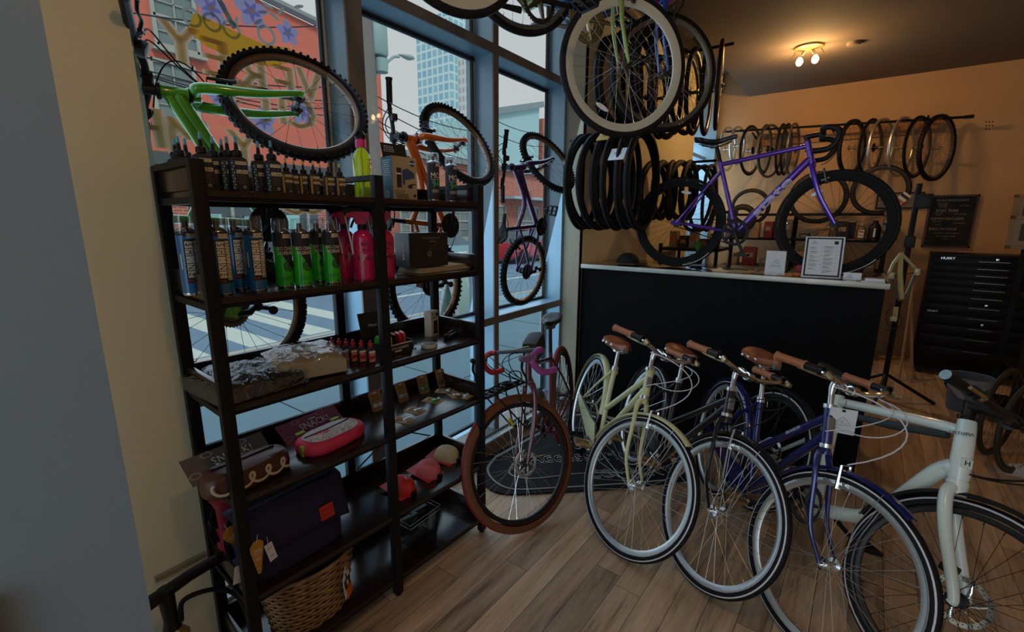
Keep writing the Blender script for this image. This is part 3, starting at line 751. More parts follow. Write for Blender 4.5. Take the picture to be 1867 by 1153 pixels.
# ---------------------------------------------------------------- white electric bicycle
def e_bike():
    R = 0.352; g = bgeom(1.08, R, 19, 0.045, (0.46, 0.29), 0.66, 19, 0.70, 0.05)
    M = T(-0.363, 2.758, 0) @ rotz(rad(-49)) @ rotx(-rad(21.4)); S = steer(g, rad(19.4))
    h, A0, pf, BBv, s, rear, hub = g['h'], g['A0'], g['pf'], g['BB'], g['s'], g['rear'], g['hub']
    bk = bike_base('electric_bicycle', 'white electric bicycle with thick curved frame, furthest right of the parked row', M, GRP)
    f = MB()
    f.tube([A0+h*0.405, A0+h*0.43, A0+h*0.60, A0+h*0.64], [0.028, 0.034, 0.031, 0.028], 18)
    f.tube(smooth_path([A0+h*0.585, A0+h*0.580-Vector((0.07, 0, -0.006)), (A0+h*0.59)*0.3+(BBv+s*0.535)*0.7, BBv+s*0.53], 5), [0.030]+[0.022]*14+[0.018], 12, flat=1.1)
    f.tube(smooth_path([A0+h*0.45, A0+h*0.42-Vector((0.07, 0, 0.015)), BBv+Vector((0.25, 0, 0.145)), BBv+Vector((0.10, 0, 0.04)), BBv], 6), [0.036]*4+[0.032]*21, 14, flat=0.9)
    f.tube([BBv, BBv+s*0.56], 0.022, 14)
    f.lathe([(0, -0.045), (0.045, -0.045), (0.045, 0.045), (0, 0.045)], 20, T(BBv) @ AX)
    for sg in (-1, 1):
        f.tube([BBv+Vector((-0.02, sg*0.03, 0)), BBv*0.5+rear*0.5+Vector((0, sg*0.055, -0.01)), rear+Vector((0, sg*0.068, 0))], [0.018, 0.014, 0.012], 8)
        f.tube([BBv+s*0.44+Vector((0, sg*0.012, 0)), rear*0.5+(BBv+s*0.42)*0.5+Vector((0, sg*0.055, 0)), rear+Vector((0, sg*0.068, 0))], [0.013, 0.011, 0.010], 8)
        f.box((rear.x-0.005, sg*0.07, rear.z), (0.06, 0.008, 0.05), bev=0.003)
    fo = f.build('frame', P_white, bk)
    P0 = A0+h*0.555-Vector((0.06, 0, 0.0)); P1 = BBv+s*0.485+Vector((0.05, 0, 0.0))
    MB().tube([P0-Vector((0, 0, 0.0)), (P0+P1)/2-Vector((0, 0, 0.006)), P1], [0.014, 0.019, 0.014], 10).build('battery_strip', mat('dark_grey_panel', (0.03, 0.04, 0.04), 0.5), bk)
    k = MB(); crown = A0+h*0.395
    k.tube([crown-h*0.04, crown+h*0.012], [0.030, 0.034], 16)
    for sg in (-1, 1):
        k.tube(smooth_path([crown+Vector((0, sg*0.012, -0.01)), crown+Vector((0.002, sg*0.040, -0.05)), A0+h*0.22+Vector((0.004, sg*0.058, 0)), hub+Vector((0.0, sg*0.062, 0.02)), hub+Vector((0.004, sg*0.062, -0.012))], 5), [0.022]*8+[0.022-0.009*i/12 for i in range(13)], 12)
    k.build('fork', P_white, bk, S)
    m_sp = mat('black_spoke_steel', (0.03, 0.03, 0.03), 0.35, 0.8)
    for nm, mm in (('front_wheel', S @ T(hub)), ('rear_wheel', T(rear))):
        wheel(bk, nm, mm, R, 0.312, 0.048, M_tire, mat('black_rim', (0.02, 0.02, 0.02), 0.4, 0.4), m_sp, M_blackpl, stripe=True, rimd=0.022, n=32, axle=0.11, disc=0.085, cassette=0 if nm[0] == 'f' else 0.045)
    MB().box((-0.07, 0.055, 0.075), (0.06, 0.03, 0.045), T(hub), bev=0.008).build('brake_caliper', M_blackpl, bk, S)
    fender(bk, 'front_fender', S, hub, R+0.022, rad(42), rad(170), 0.060, M_tire2, stays=False)
    fender(bk, 'rear_fender', I4, rear, R+0.022, rad(20), rad(190), 0.060, M_tire2, stays=False)
    crank(bk, BBv, 0.09, M_darksteel, M_blackpl, rad(165), ycl=-0.06)
    chain(bk, rear, BBv, 0.045, 0.09, -0.06)
    q = MB().tube([BBv+s*0.55, g['sad']-s*0.05], 0.015, 12); q.build('seatpost', M_blackpl, bk)
    saddle(bk, T(g['sad']) @ roty(rad(-2)), mat('blue_black_saddle', (0.03, 0.045, 0.06), 0.5), 0.17, 0.28, False, 0.05)
    top = A0+h*0.70; q = MB()
    q.tube([A0+h*0.64, top+h*0.02], [0.019, 0.019], 14)
    for i in range(3): q.lathe([(0.019, -0.005), (0.021, -0.005), (0.021, 0.005), (0.019, 0.005)], 18, frame_to(A0+h*(0.648+i*0.012), h))
    q.tube([top, top+Vector((0.045, 0, 0.01)), top+Vector((0.10, 0, 0.012))], [0.024, 0.020, 0.020], 12)
    q.box((0.045, 0, 0.018), (0.13, 0.05, 0.022), T(top), bev=0.008)
    q.build('stem', M_blackpl, bk, S)
    bc = top+Vector((0.10, 0, 0.012)); hb = MB()
    hb.tube([bc+Vector((-0.075, -0.33, 0.012)), bc+Vector((-0.02, -0.12, 0.004)), bc, bc+Vector((-0.02, 0.12, 0.004)), bc+Vector((-0.075, 0.33, 0.012))], 0.0135, 12)
    ho = hb.build('handlebar', M_blackpl, bk, S)
    for sg in (-1, 1):
        e = bc+Vector((-0.082, sg*0.352, 0.013)); i_ = bc+Vector((-0.048, sg*0.225, 0.008))
        gr = MB().tube([e, e+(i_-e)*0.05, i_-(i_-e)*0.05, i_], [0.018, 0.020, 0.0175, 0.0175], 14); gr.lathe([(0, 0), (0.0185, 0), (0.0185, 0.002), (0, 0.002)], 18, frame_to(e, e-i_), mi=1)
        gr.build('grip', [M_blackpl, mat('pale_blue_cap', (0.25, 0.38, 0.45), 0.5)], ho)
        cl = MB().lathe([(0.014, -0.012), (0.026, -0.010), (0.026, 0.010), (0.014, 0.012)], 18, frame_to(i_+(i_-e)*0.12, i_-e)); cl.build('shifter_ring', M_blackpl, ho)
        p0 = i_+(i_-e)*0.25; lv = MB(); dv = (e-i_).normalized(); o_ = Vector((0.04, 0, -0.004))
        lv.tube([p0, p0+o_*0.7], 0.013, 8); lv.tube(smooth_path([p0+o_*0.7, p0+o_*1.2+dv*0.04, p0+o_*1.2+dv*0.12], 4), 0.007, 6)
        lv.build('brake_lever', M_brass if sg < 0 else M_blackpl, ho)
    cb = MB()
    for (dy, a) in ((-0.10, 0.30), (-0.06, 0.34), (0.08, 0.26)):
        cb.tube(bez(bc+Vector((0.02, dy*2, 0)), bc+Vector((a, dy, -0.02)), A0+h*0.55+Vector((a*0.8, dy*0.4+0.1, -0.03)), A0+h*0.45+Vector((0.035, 0.01 if dy > -0.1 else -0.02, 0))), 0.003, 6)
    cb.tube([(p[0], p[1], p[2]) for p in smooth_path([A0+h*0.65+Vector((0.02, 0.03, 0)), A0+h*0.66+Vector((0.03, -0.03, 0.0)), A0+h*0.645+Vector((-0.02, -0.035, 0)), A0+h*0.635+Vector((-0.03, 0.02, 0))], 5)], 0.003, 6, closed=True)
    cb.build('cables', M_blackpl, bk, S)
    t = MB().text('URTOPIA', 0.017, frame_to(A0+h*0.585+Vector((0.012, -0.0335, 0)), (0.35, -1, 0), pf), 0, 0.0015); t.build('lettering', M_ink, bk)
    t = MB().box((0, 0, 0), (0.035, 0.035, 0.010), frame_to(A0+h*0.475+pf*0.03+Vector((0, -0.016, 0)), pf+Vector((0, -0.5, 0)), (0, 1, 0)), bev=0.004)
    t.text('H', 0.026, frame_to(A0+h*0.475+pf*0.0355+Vector((0, -0.019, 0)), pf+Vector((0, -0.5, 0)), (0, 1, 0)), 1, 0.002); t.build('head_light', [P_white, M_ink], bk)
e_bike()

# ---------------------------------------------------------------- maroon touring bicycle with drop bars
def drop_bar(mb, bc, w=0.20, reach=0.085, drop=0.125, r=0.0115):
    out = []
    for sg in (-1, 1):
        P = smooth_path([bc, bc+Vector((0, sg*w*0.5, 0)), bc+Vector((0, sg*w*0.93, 0)), bc+Vector((reach*0.45, sg*w, 0.0)), bc+Vector((reach*0.98, sg*w, -drop*0.16)), bc+Vector((reach, sg*(w+0.004), -drop*0.5)), bc+Vector((reach*0.62, sg*(w+0.006), -drop*0.88)), bc+Vector((reach*0.1, sg*(w+0.008), -drop)), bc+Vector((-0.045, sg*(w+0.010), -drop*1.02))], 4)
        mb.tube(P, r, 10); out.append(P)
    return out
def tape(parent, P, m, i0=8, r=0.0155, wraps=20):
    Q = P[i0:]; b = MB(); n = len(Q); R_ = []; pts = []
    for i in range(n-1):
        for k in range(3): pts.append(Q[i].lerp(Q[i+1], k/3.0))
    pts.append(Q[-1]); R_ = [r*(1.0+0.045*((i % 3)-1)) for i in range(len(pts))]
    b.tube(pts, R_, 10); b.build('bar_tape', m, parent)
def hood(parent, p, sg, m, m2):
    b = MB(); b.tube(smooth_path([p+Vector((-0.02, 0, 0.0)), p+Vector((0.02, 0, 0.012)), p+Vector((0.055, sg*0.004, 0.014)), p+Vector((0.072, sg*0.004, 0.030))], 4), [0.017]*6+[0.015]*5+[0.013, 0.010], 10)
    b.build('brake_hood', m, parent)
    l_ = MB().tube(smooth_path([p+Vector((0.062, sg*0.004, 0.008)), p+Vector((0.078, sg*0.006, -0.03)), p+Vector((0.070, sg*0.010, -0.075)), p+Vector((0.085, sg*0.014, -0.115))], 4), [0.008, 0.008, 0.008, 0.007, 0.007, 0.006, 0.006, 0.006, 0.006, 0.006, 0.005, 0.005, 0.004], 6, flat=0.6)
    l_.build('brake_lever', m2, parent)
def touring():
    R = 0.362; g = bgeom(1.03, R, 18, 0.05, (0.43, 0.28), 0.72, 18, 0.62, 0.06)
    M = T(-1.560, 2.829, 0) @ rotz(rad(-70.7)) @ rotx(rad(5.8)); S = steer(g, rad(-37.8))
    h, A0, pf, BBv, s, rear, hub = g['h'], g['A0'], g['pf'], g['BB'], g['s'], g['rear'], g['hub']
    bk = bike_base('touring_bicycle', 'maroon touring bicycle with red tires, drop bars and a front rack, leaning by the window', M)
    f = MB()
    f.tube([A0+h*0.43, A0+h*0.55], 0.02, 14)
    f.tube([A0+h*0.52, BBv+s*0.46], 0.0155, 12); f.tube([A0+h*0.46, BBv], 0.0185, 12); f.tube([BBv, BBv+s*0.50], 0.0155, 12)
    f.lathe([(0, -0.035), (0.022, -0.035), (0.022, 0.035), (0, 0.035)], 16, T(BBv) @ AX)
    for sg in (-1, 1):
        f.tube([BBv+Vector((0, sg*0.025, 0)), BBv*0.5+rear*0.5+Vector((0, sg*0.048, 0)), rear+Vector((0, sg*0.062, 0))], [0.011, 0.010, 0.008], 8)
        f.tube([BBv+s*0.46+Vector((0, sg*0.014, 0)), (BBv+s*0.46)*0.55+rear*0.45+Vector((0, sg*0.045, 0)), rear+Vector((0, sg*0.062, 0))], [0.009, 0.008, 0.0075], 8)
    f.build('frame', P_maroon, bk)
    k = MB(); crown = A0+h*0.42
    k.tube([crown-h*0.015, crown+h*0.015], 0.022, 12)
    for sg in (-1, 1):
        k.tube(smooth_path([crown+Vector((0, sg*0.012, 0)), crown+Vector((0.002, sg*0.042, -0.025)), A0+h*0.22+Vector((0, sg*0.055, 0)), hub+Vector((0, sg*0.058, 0))], 5), [0.015]*6+[0.015-0.006*i/9 for i in range(10)], 10)
    k.build('fork', P_maroon, bk, S)
    kd = MB()
    for i in range(7): kd.lathe([(0, 0.0), (0.006, 0.0)], 6, frame_to(A0+h*(0.40-i*0.025)+Vector((0.0, -0.0665+0.0002*i, 0)), (0, -1, 0.0)) )
    kd.build('fork_decal', mat('ochre_decal', (0.55, 0.30, 0.05), 0.5), bk, S)
    mt = mat('red_tread_rubber', (0.22, 0.014, 0.012), 0.6, bump=0.4, bscale=90)
    mr = mat('black_rim', (0.02, 0.02, 0.02), 0.4, 0.4)
    for nm, mm in (('front_wheel', S @ T(hub)), ('rear_wheel', T(rear))):
        wheel(bk, nm, mm, R, 0.316, 0.050, mt, mr, M_chrome, M_darksteel, rimd=0.024, n=32, knob='tan', axle=0.11, disc=0.08 if nm[0] == 'r' else 0.07, cassette=0.06 if nm[0] == 'r' else 0)
    lab = MB()
    for a0 in (-0.9, -0.35): lab.tube(arc_pts((0, 0, 0), 0.343, a0-0.12, a0+0.12, 8, -0.0215), 0.006, 4, flat=0.3)
    crank(bk, BBv, 0.075, M_darksteel, M_blackpl, rad(35), ycl=-0.05); chain(bk, rear, BBv, 0.045, 0.075, -0.05); derailleur(bk, rear)
    # rack
    z = R+0.045; rk = MB(); cx = hub.x+0.02
    for yy in (-0.055, -0.018, 0.018, 0.055): rk.tube([(cx-0.12, yy, hub.z+z), (cx+0.16, yy, hub.z+z)], 0.004, 6)
    for xx in (-0.12, -0.05, 0.02, 0.09, 0.16): rk.tube([(cx+xx, -0.06, hub.z+z), (cx+xx, 0.06, hub.z+z)], 0.004, 6)
    rk.tube(smooth_path([(cx-0.12, -0.05, hub.z+z), (cx-0.13, -0.05, hub.z+z+0.06), (cx-0.13, 0.05, hub.z+z+0.06), (cx-0.12, 0.05, hub.z+z)], 5), 0.004, 6)
    for sg in (-1, 1):
        rk.tube([(cx+0.06, sg*0.058, hub.z+z), (hub.x-0.045, sg*0.07, hub.z+0.18)], 0.0045, 6); rk.tube([(cx-0.08, sg*0.058, hub.z+z), (hub.x-0.055, sg*0.07, hub.z+0.17)], 0.0045, 6)
    rko = rk.build('front_rack', M_blackpl, bk, S)
    nn = MB(); n_ = 7
    W = lambda i, j: Vector((cx-0.11+0.27*i/n_+0.010*math.sin(i*2.1+j), -0.075+0.15*j/5+0.010*math.sin(i+j*1.7), hub.z+z+0.012+0.006*math.sin(i*1.3+j*2)))
    for i in range(n_+1): nn.tube([W(i, j) for j in range(6)], 0.006, 5)
    for j in range(6): nn.tube([W(i, j) for i in range(n_+1)], 0.006, 5)
    for i in range(n_): nn.tube([W(i, j)+Vector((0.02*(j % 2), 0, 0.004)) for j in range(6)], 0.003, 5)
    nn.build('cargo_net', M_blackpl, rko)
    MB().box((hub.x-0.05, -0.075, hub.z+0.20), (0.02, 0.02, 0.05), bev=0.003).build('fork_reflector', mat('yellow_reflector', (0.6, 0.5, 0.05), 0.3), bk, S)
    for sg in (-1, 1): pass
    q = MB().tube([BBv+s*0.48, g['sad']-s*0.045], 0.0135, 12); q.build('seatpost', M_blackpl, bk)
    saddle(bk, T(g['sad']), mat('black_leather', (0.012, 0.012, 0.014), 0.35), 0.15, 0.27, False, 0.05)
    bg = MB(); bg.box((0, 0, 0), (0.20, 0.10, 0.12), T(A0+h*0.60+Vector((-0.13, 0, -0.01))) @ roty(rad(8)), bev=0.03); bg.build('top_tube_bag', mat('black_cordura', (0.010, 0.010, 0.012), 0.6, bump=0.3), bk)
    bt = MB().lathe([(0, 0), (0.034, 0), (0.036, 0.02), (0.036, 0.15), (0.02, 0.17), (0.02, 0.19), (0, 0.19)], 16, frame_to(BBv+(A0+h*0.45-BBv)*0.32+Vector((0.0, 0, 0.05)), A0+h*0.45-BBv)); bt.build('water_bottle', mat('smoky_bottle', (0.04, 0.04, 0.045), 0.25), bk)
    top = A0+h*0.62; q = MB(); q.tube([A0+h*0.55, top], 0.016, 12); q.tube([top-h*0.012, top-h*0.012+Vector((0.085, 0, 0.012))], [0.017, 0.015], 12)
    q.build('stem', mat('oil_slick_brass', (0.35, 0.27, 0.16), 0.25, 0.9), bk, S)
    bc = top+Vector((0.09, 0, 0.0)); hb = MB(); Ps = drop_bar(hb, bc, 0.235, 0.075, 0.115); ho = hb.build('handlebar', M_blackpl, bk, S)
    m_red = mat('coral_red_tape', (0.62, 0.035, 0.05), 0.55); m_pur = mat('magenta_purple_tape', (0.30, 0.05, 0.26), 0.55)
    for sg, P in zip((-1, 1), Ps): tape(ho, P, m_red if sg < 0 else m_pur, 7, 0.0165); hood(ho, P[17], sg, M_blackpl if sg < 0 else mat('lilac_hood', (0.16, 0.10, 0.20), 0.5), M_blackpl)
    cb = MB()
    for dy, a in ((-0.16, 0.16), (0.16, 0.2), (-0.1, 0.24), (0.12, 0.13)):
        cb.tube(bez(bc+Vector((0.05, dy, 0)), bc+Vector((a, dy*0.8, 0.06)), A0+h*0.5+Vector((a*1.0, dy*-0.3, 0.03)), A0+h*0.44+Vector((0.03, 0, 0))), 0.0026, 6)
    cb.build('cables', M_blackpl, bk, S)
touring()
# ---------------------------------------------------------------- mountain bicycles hung upright in the window
def mtb(label, Tc, rv, delta, s, bw, hz, paint, drive_decal=None, bar_turn=None, group='small mountain bicycles hung nose up in the window'):
    R = 0.30; ha = 21; off = 0.04
    h = Vector((-math.sin(rad(ha)), 0, math.cos(rad(ha)))); pf = Vector((h.z, 0, -h.x)); hub = Vector((0.95, 0, R)); A0 = hub-pf*off
    g = dict(h=h, A0=A0); BBv = Vector((0.40, 0, 0.27)); rear = Vector((0, 0, R)); sv = Vector((-math.sin(rad(18)), 0, math.cos(rad(18))))
    w = Vector(rv); B0 = Matrix(((0, -1, 0), (0, 0, -1), (1, 0, 0)))
    B = (Matrix.Rotation(w.length, 3, w.normalized()) if w.length > 1e-6 else Matrix.Identity(3)) @ B0
    M = Matrix.Translation(Vector(Tc)) @ B.to_4x4() @ Matrix.Scale(s, 4) @ T(-0.45, 0, -0.3)
    bk = bike_base('mountain_bicycle', label, M, group); S = steer(g, delta)
    f = MB(); Hl, Hu = A0+h*(R+0.095), A0+h*(hz-0.035)
    f.tube([Hl, Hl+h*0.012, Hu-h*0.012, Hu], [0.027, 0.023, 0.023, 0.026], 16)
    f.tube(smooth_path([A0+h*(hz-0.055), A0*0.5+BBv*0.5+h*0.24+Vector((-0.03, 0, 0.02)), BBv+sv*0.27], 5), 0.018, 12)
    f.tube(smooth_path([A0+h*(R+0.115), A0+h*(R+0.085)+Vector((-0.06, 0, 0)), BBv], 6), [0.024]*8+[0.021]*5, 12)
    f.tube([BBv, BBv+sv*0.33], 0.017, 12); f.lathe([(0, -0.035), (0.023, -0.035), (0.023, 0.035), (0, 0.035)], 16, T(BBv) @ AX)
    for sg in (-1, 1):
        f.tube([BBv+Vector((0, sg*0.025, 0)), BBv*0.5+rear*0.5+Vector((0, sg*0.052, -0.01)), rear+Vector((0, sg*0.066, 0))], [0.012, 0.011, 0.009], 8)
        f.tube([BBv+sv*0.26+Vector((0, sg*0.014, 0)), (BBv+sv*0.26)*0.5+rear*0.5+Vector((0, sg*0.052, 0.01)), rear+Vector((0, sg*0.066, 0))], [0.010, 0.009, 0.008], 8)
        f.box((rear.x+0.005, sg*0.068, rear.z), (0.05, 0.006, 0.05), bev=0.002)
    f.build('frame', paint, bk)
    k = MB(); crown = A0+h*(R+0.075)
    k.tube([crown-h*0.015, crown+h*0.018], [0.024, 0.027], 16)
    for sg in (-1, 1):
        k.tube(smooth_path([crown+Vector((0, sg*0.015, 0)), crown+Vector((0.004, sg*0.048, -0.02)), A0+h*0.17+Vector((0.004, sg*0.056, 0)), hub+Vector((0, sg*0.058, 0))], 5), [0.021]*6+[0.021-0.009*i/9 for i in range(10)], 12)
        k.box((hub.x, sg*0.058, hub.z), (0.03, 0.012, 0.035), bev=0.003)
    k.build('fork', paint, bk, S)
    for hp in (Hl-h*0.004, Hu+h*0.004): MB().lathe([(0.022, -0.008), (0.030, -0.006), (0.030, 0.006), (0.022, 0.008)], 18, frame_to(hp, h)).build('headset_cup', M_blackpl, bk)
    m_tan = mat('bronze_rim', (0.16, 0.10, 0.065), 0.35, 0.5)
    for nm, mm in (('front_wheel', S @ T(hub)), ('rear_wheel', T(rear))):
        wheel(bk, nm, mm, R, 0.264, 0.050, M_tire, m_tan, mat('black_spoke_steel', (0.03, 0.03, 0.03), 0.35, 0.8), M_darksteel, rimd=0.020, rimw=0.034, n=24, knob='knob', axle=0.10, cassette=0.065 if nm[0] == 'r' else 0)
    MB().text('KENDA', 0.016, T(-0.12, -0.0255, 0.253) @ roty(-rad(28)) @ rotx(PI/2), 0, 0.0008).build('tire_lettering', mat('dull_white_print', (0.35, 0.33, 0.3), 0.7), bk, S @ T(hub))
    vbrake(bk, 'front_brake', S, hub, R, 0.264, M_blackpl); vbrake(bk, 'rear_brake', T(rear) @ roty(rad(55)), (0, 0, 0), R, 0.264, M_blackpl)
    crank(bk, BBv, 0.072, M_blackpl, M_blackpl, rad(20), ycl=-0.05, guard=True, L=0.14)
    chain(bk, rear, BBv, 0.045, 0.072, -0.045); derailleur(bk, rear)
    stem0 = A0+h*(R+0.215); top = A0+h*0.60
    Sf = S; S = steer(g, bar_turn) if bar_turn is not None else S
    q = MB().tube([Hu, A0+h*(hz+0.015)], 0.018, 12)
    bc = A0+h*hz+pf*0.05; q.tube([A0+h*(hz-0.005), bc], [0.022, 0.018], 12); q.lathe([(0.012, -0.026), (0.022, -0.024), (0.022, 0.024), (0.012, 0.026)], 14, T(bc) @ AX); q.build('stem', M_blackpl, bk, S)
    hb = MB().tube(smooth_path([bc+Vector((-0.035, -bw, 0.018)), bc+Vector((-0.012, -0.16, 0.016)), bc+Vector((0, -0.06, 0)), bc+Vector((0, 0.06, 0)), bc+Vector((-0.012, 0.16, 0.016)), bc+Vector((-0.035, bw, 0.018))], 4), 0.012, 10)
    ho = hb.build('handlebar', M_blackpl, bk, S)
    for sg in (-1, 1):
        e = bc+Vector((-0.037, sg*(bw+0.005), 0.018)); i_ = bc+Vector((-0.022, sg*(bw-0.125), 0.017))
        gm_ = MB().tube([e, e+(i_-e)*0.06, e+(i_-e)*0.12, i_], [0.019, 0.019, 0.016, 0.0165], 14); gm_.build('grip', M_blackpl, ho)
        p0 = i_+(i_-e)*0.20; dv = (e-i_).normalized(); lv = MB(); o_ = Vector((0.045, 0, -0.012))
        lv.tube([p0, p0+o_*0.6], 0.014, 8); lv.tube([p0+o_*0.5-dv*0.02, p0+o_*0.9], 0.010, 8)
        lv.tube(smooth_path([p0+o_*0.8, p0+o_*1.15+dv*0.03, p0+o_*0.95+dv*0.075, p0+o_*1.15+dv*0.115], 4), [0.007]*12+[0.009], 6, flat=0.6)
        lv.build('brake_lever', M_blackpl, ho)
        if sg < 0: MB().box((0, 0, -0.02), (0.05, 0.04, 0.035), T(i_+(i_-e)*0.55), bev=0.010).build('shifter', M_blackpl, ho)
    cb = MB()
    for dy, a, zz in ((-0.17, 0.20, 0.02), (0.17, 0.24, 0.0), (-0.13, 0.16, -0.03)):
        cb.tube(bez(bc+Vector((0.03, dy, 0)), bc+Vector((a, dy*0.7, 0.05)), A0+h*0.5+Vector((a, -dy*0.3, zz)), A0+h*(R+0.03)+Vector((0.04, 0.01, 0))), 0.003, 6)
    cb.build('cables', M_blackpl, bk, S)
    q = MB().tube([BBv+sv*0.32, BBv+sv*0.43], 0.014, 10); q.build('seatpost', M_blackpl, bk)
    saddle(bk, T(BBv+sv*0.47), mat('black_vinyl', (0.012, 0.012, 0.013), 0.45), 0.15, 0.24, False, 0.05)
    if drive_decal:
        d0 = BBv+(A0+h*(R+0.1)-BBv)*0.55; fm = frame_to(d0+Vector((0, -0.0225, 0)), (0, -1, 0), A0+h*(R+0.1)-BBv)
        MB().text(drive_decal, 0.045, fm, 0, 0.001).build('lettering', M_bead, bk)
    return bk
k_ = 0.87
def scl(p): return CAMP+(Vector(p)-CAMP)*k_
mtb('lime green mountain bicycle hung nose up in the window bay nearest the pier', scl((-2.1262, 1.0328, 1.6603)), (-0.3758, 0.0298, -0.3016), 0.5526, 1.0358*k_, 0.341, 0.521, P_green)
mtb('orange mountain bicycle hung nose up in the middle window bay', scl((-2.1059, 2.1403, 1.645)), (-0.3962, -0.0304, -0.0125), 0.4851, 1.0029*k_, 0.30, 0.51, P_orange, bar_turn=1.6)
mtb('dark purple mountain bicycle hung nose up in the window bay by the counter', scl((-2.216, 3.3804, 1.6333)), (-0.2621, 0.0945, -0.0296), 0.6756, 1.0124*k_, 0.26, 0.55, P_plum, 'AVE', bar_turn=1.5)

# ---------------------------------------------------------------- purple road bicycle on the counter
CT = 1.275
def state_bike():
    R = 0.338; g = bgeom(0.985, R, 17, 0.045, (0.41, 0.27), 0.68, 17, 0.62, 0.06)
    M = T(-1.095, 3.66, CT+0.0) @ rotz(rad(0.5)); S = steer(g, rad(4))
    h, A0, pf, BBv, s, rear, hub = g['h'], g['A0'], g['pf'], g['BB'], g['s'], g['rear'], g['hub']
    bk = bike_base('road_bicycle', 'purple road bicycle with black wheels and drop bars standing on the counter', M)
    f = MB()
    f.tube([A0+h*0.41, A0+h*0.56], 0.020, 14); f.tube([A0+h*0.53, BBv+s*0.50], 0.0155, 12); f.tube([A0+h*0.45, A0+h*0.45+(BBv-A0-h*0.45)*0.06, BBv], [0.020, 0.025, 0.025], 18); f.tube([BBv, BBv+s*0.52], 0.0155, 12)
    f.lathe([(0, -0.035), (0.022, -0.035), (0.022, 0.035), (0, 0.035)], 16, T(BBv) @ AX)
    for sg in (-1, 1):
        f.tube([BBv+Vector((0, sg*0.025, 0)), BBv*0.5+rear*0.5+Vector((0, sg*0.045, 0)), rear+Vector((0, sg*0.062, 0))], [0.011, 0.010, 0.008], 8)
        f.tube([BBv+s*0.46+Vector((0, sg*0.014, 0)), (BBv+s*0.46)*0.55+rear*0.45+Vector((0, sg*0.042, 0)), rear+Vector((0, sg*0.062, 0))], [0.010, 0.009, 0.0075], 8)
        f.box((rear.x-0.01, sg*0.064, rear.z), (0.06, 0.005, 0.03))
    f.build('frame', P_purple, bk)
    k = MB(); crown = A0+h*0.40; k.tube([crown-h*0.015, crown+h*0.012], [0.018, 0.021], 12)
    for sg in (-1, 1):
        k.tube(smooth_path([crown+Vector((0, sg*0.012, 0)), crown+Vector((0.002, sg*0.034, -0.03)), A0+h*0.2+Vector((0, sg*0.050, 0)), hub+Vector((0, sg*0.054, 0))], 5), [0.017]*6+[0.017-0.007*i/9 for i in range(10)], 10, flat=1.3)
    k.build('fork', P_purple, bk, S)
    mr = mat('black_deep_rim', (0.0045, 0.0045, 0.005), 0.6, spec=0.15)
    for nm, mm in (('front_wheel', S @ T(hub)), ('rear_wheel', T(rear))):
        wheel(bk, nm, mm, R, 0.315, 0.026, M_tire, mr, mat('black_spoke_steel', (0.03, 0.03, 0.03), 0.35, 0.8), M_blackpl, rimd=0.048, rimw=0.022, n=32, axle=0.10, cassette=0.03 if nm[0] == 'r' else 0, reflector=2.1 if nm[0] == 'f' else 1.4)
        q = MB()
        for i in range(16): a = 2*PI*i/16; q.tube([(0.272*math.cos(a), 0, 0.272*math.sin(a)), (0.260*math.cos(a), 0, 0.260*math.sin(a))], 0.003, 5)
        q.build('spoke_nipples', M_chrome, bk, mm)
    for nm, mm in (('f', S @ T(hub)), ('r', T(rear))): MB().tube(arc_pts((0, 0, 0), 0.326, rad(-80), rad(-42), 10, -0.0135), 0.0028, 4).build('tire_label', M_paper, bk, mm)
    crank(bk, BBv, 0.088, M_tire2, M_blackpl, rad(-63), ycl=-0.05, L=0.165); chain(bk, rear, BBv, 0.03, 0.088, -0.048)
    vbrake(bk, 'front_brake', S, hub, R-0.01, 0.30, M_darksteel); vbrake(bk, 'rear_brake', T(rear) @ roty(rad(50)) @ T(-rear), rear, R-0.01, 0.30, M_blackpl)
    q = MB().tube([BBv+s*0.51, g['sad']-s*0.045], 0.0135, 12); q.build('seatpost', M_blackpl, bk)
    saddle(bk, T(g['sad']) @ roty(rad(-2)), mat('black_leather', (0.012, 0.012, 0.014), 0.35), 0.145, 0.28, False, 0.05)
    top = A0+h*0.60; q = MB(); q.tube([A0+h*0.56, top], 0.016, 12); q.tube([top-h*0.012, top-h*0.012+Vector((0.09, 0, 0.014))], [0.017, 0.015], 12); q.lathe([(0.012, -0.02), (0.02, -0.018), (0.02, 0.018), (0.012, 0.02)], 14, T(top+Vector((0.09, 0, 0.0))) @ AX); q.build('stem', M_blackpl, bk, S)
    bc = top+Vector((0.09, 0, 0)); hb = MB(); Ps = drop_bar(hb, bc, 0.21, 0.08, 0.13); ho = hb.build('handlebar', M_blackpl, bk, S)
    for sg, P in zip((-1, 1), Ps): tape(ho, P, M_blackpl, 5, 0.0165)
    cb = MB()
    cb.tube(bez(bc+Vector((0.06, -0.12, 0)), bc+Vector((0.10, -0.1, 0.0)), bc+Vector((0.12, -0.05, -0.16)), A0+h*0.40+Vector((0.045, 0, 0))), 0.0028, 6)
    cb.tube(bez(bc+Vector((0.04, 0.12, 0)), bc+Vector((0.12, 0.1, -0.05)), bc+Vector((-0.02, 0.05, -0.14)), A0+h*0.52+Vector((-0.02, 0, -0.02))), 0.0028, 6)
    cb.build('cables', M_blackpl, bk, S)
    MB().box((0, 0, 0), (0.012, 0.012, 0.02), T(A0+h*0.47+pf*0.03), bev=0.003).build('orange_clip', mat('orange_plastic', (0.6, 0.07, 0.01), 0.4), bk, S)
    d = (A0+h*0.45-BBv); d0 = BBv+d*0.50; fm = frame_to(d0+Vector((0, -0.0252, 0)), (0, -1, 0), d)
    t = MB()
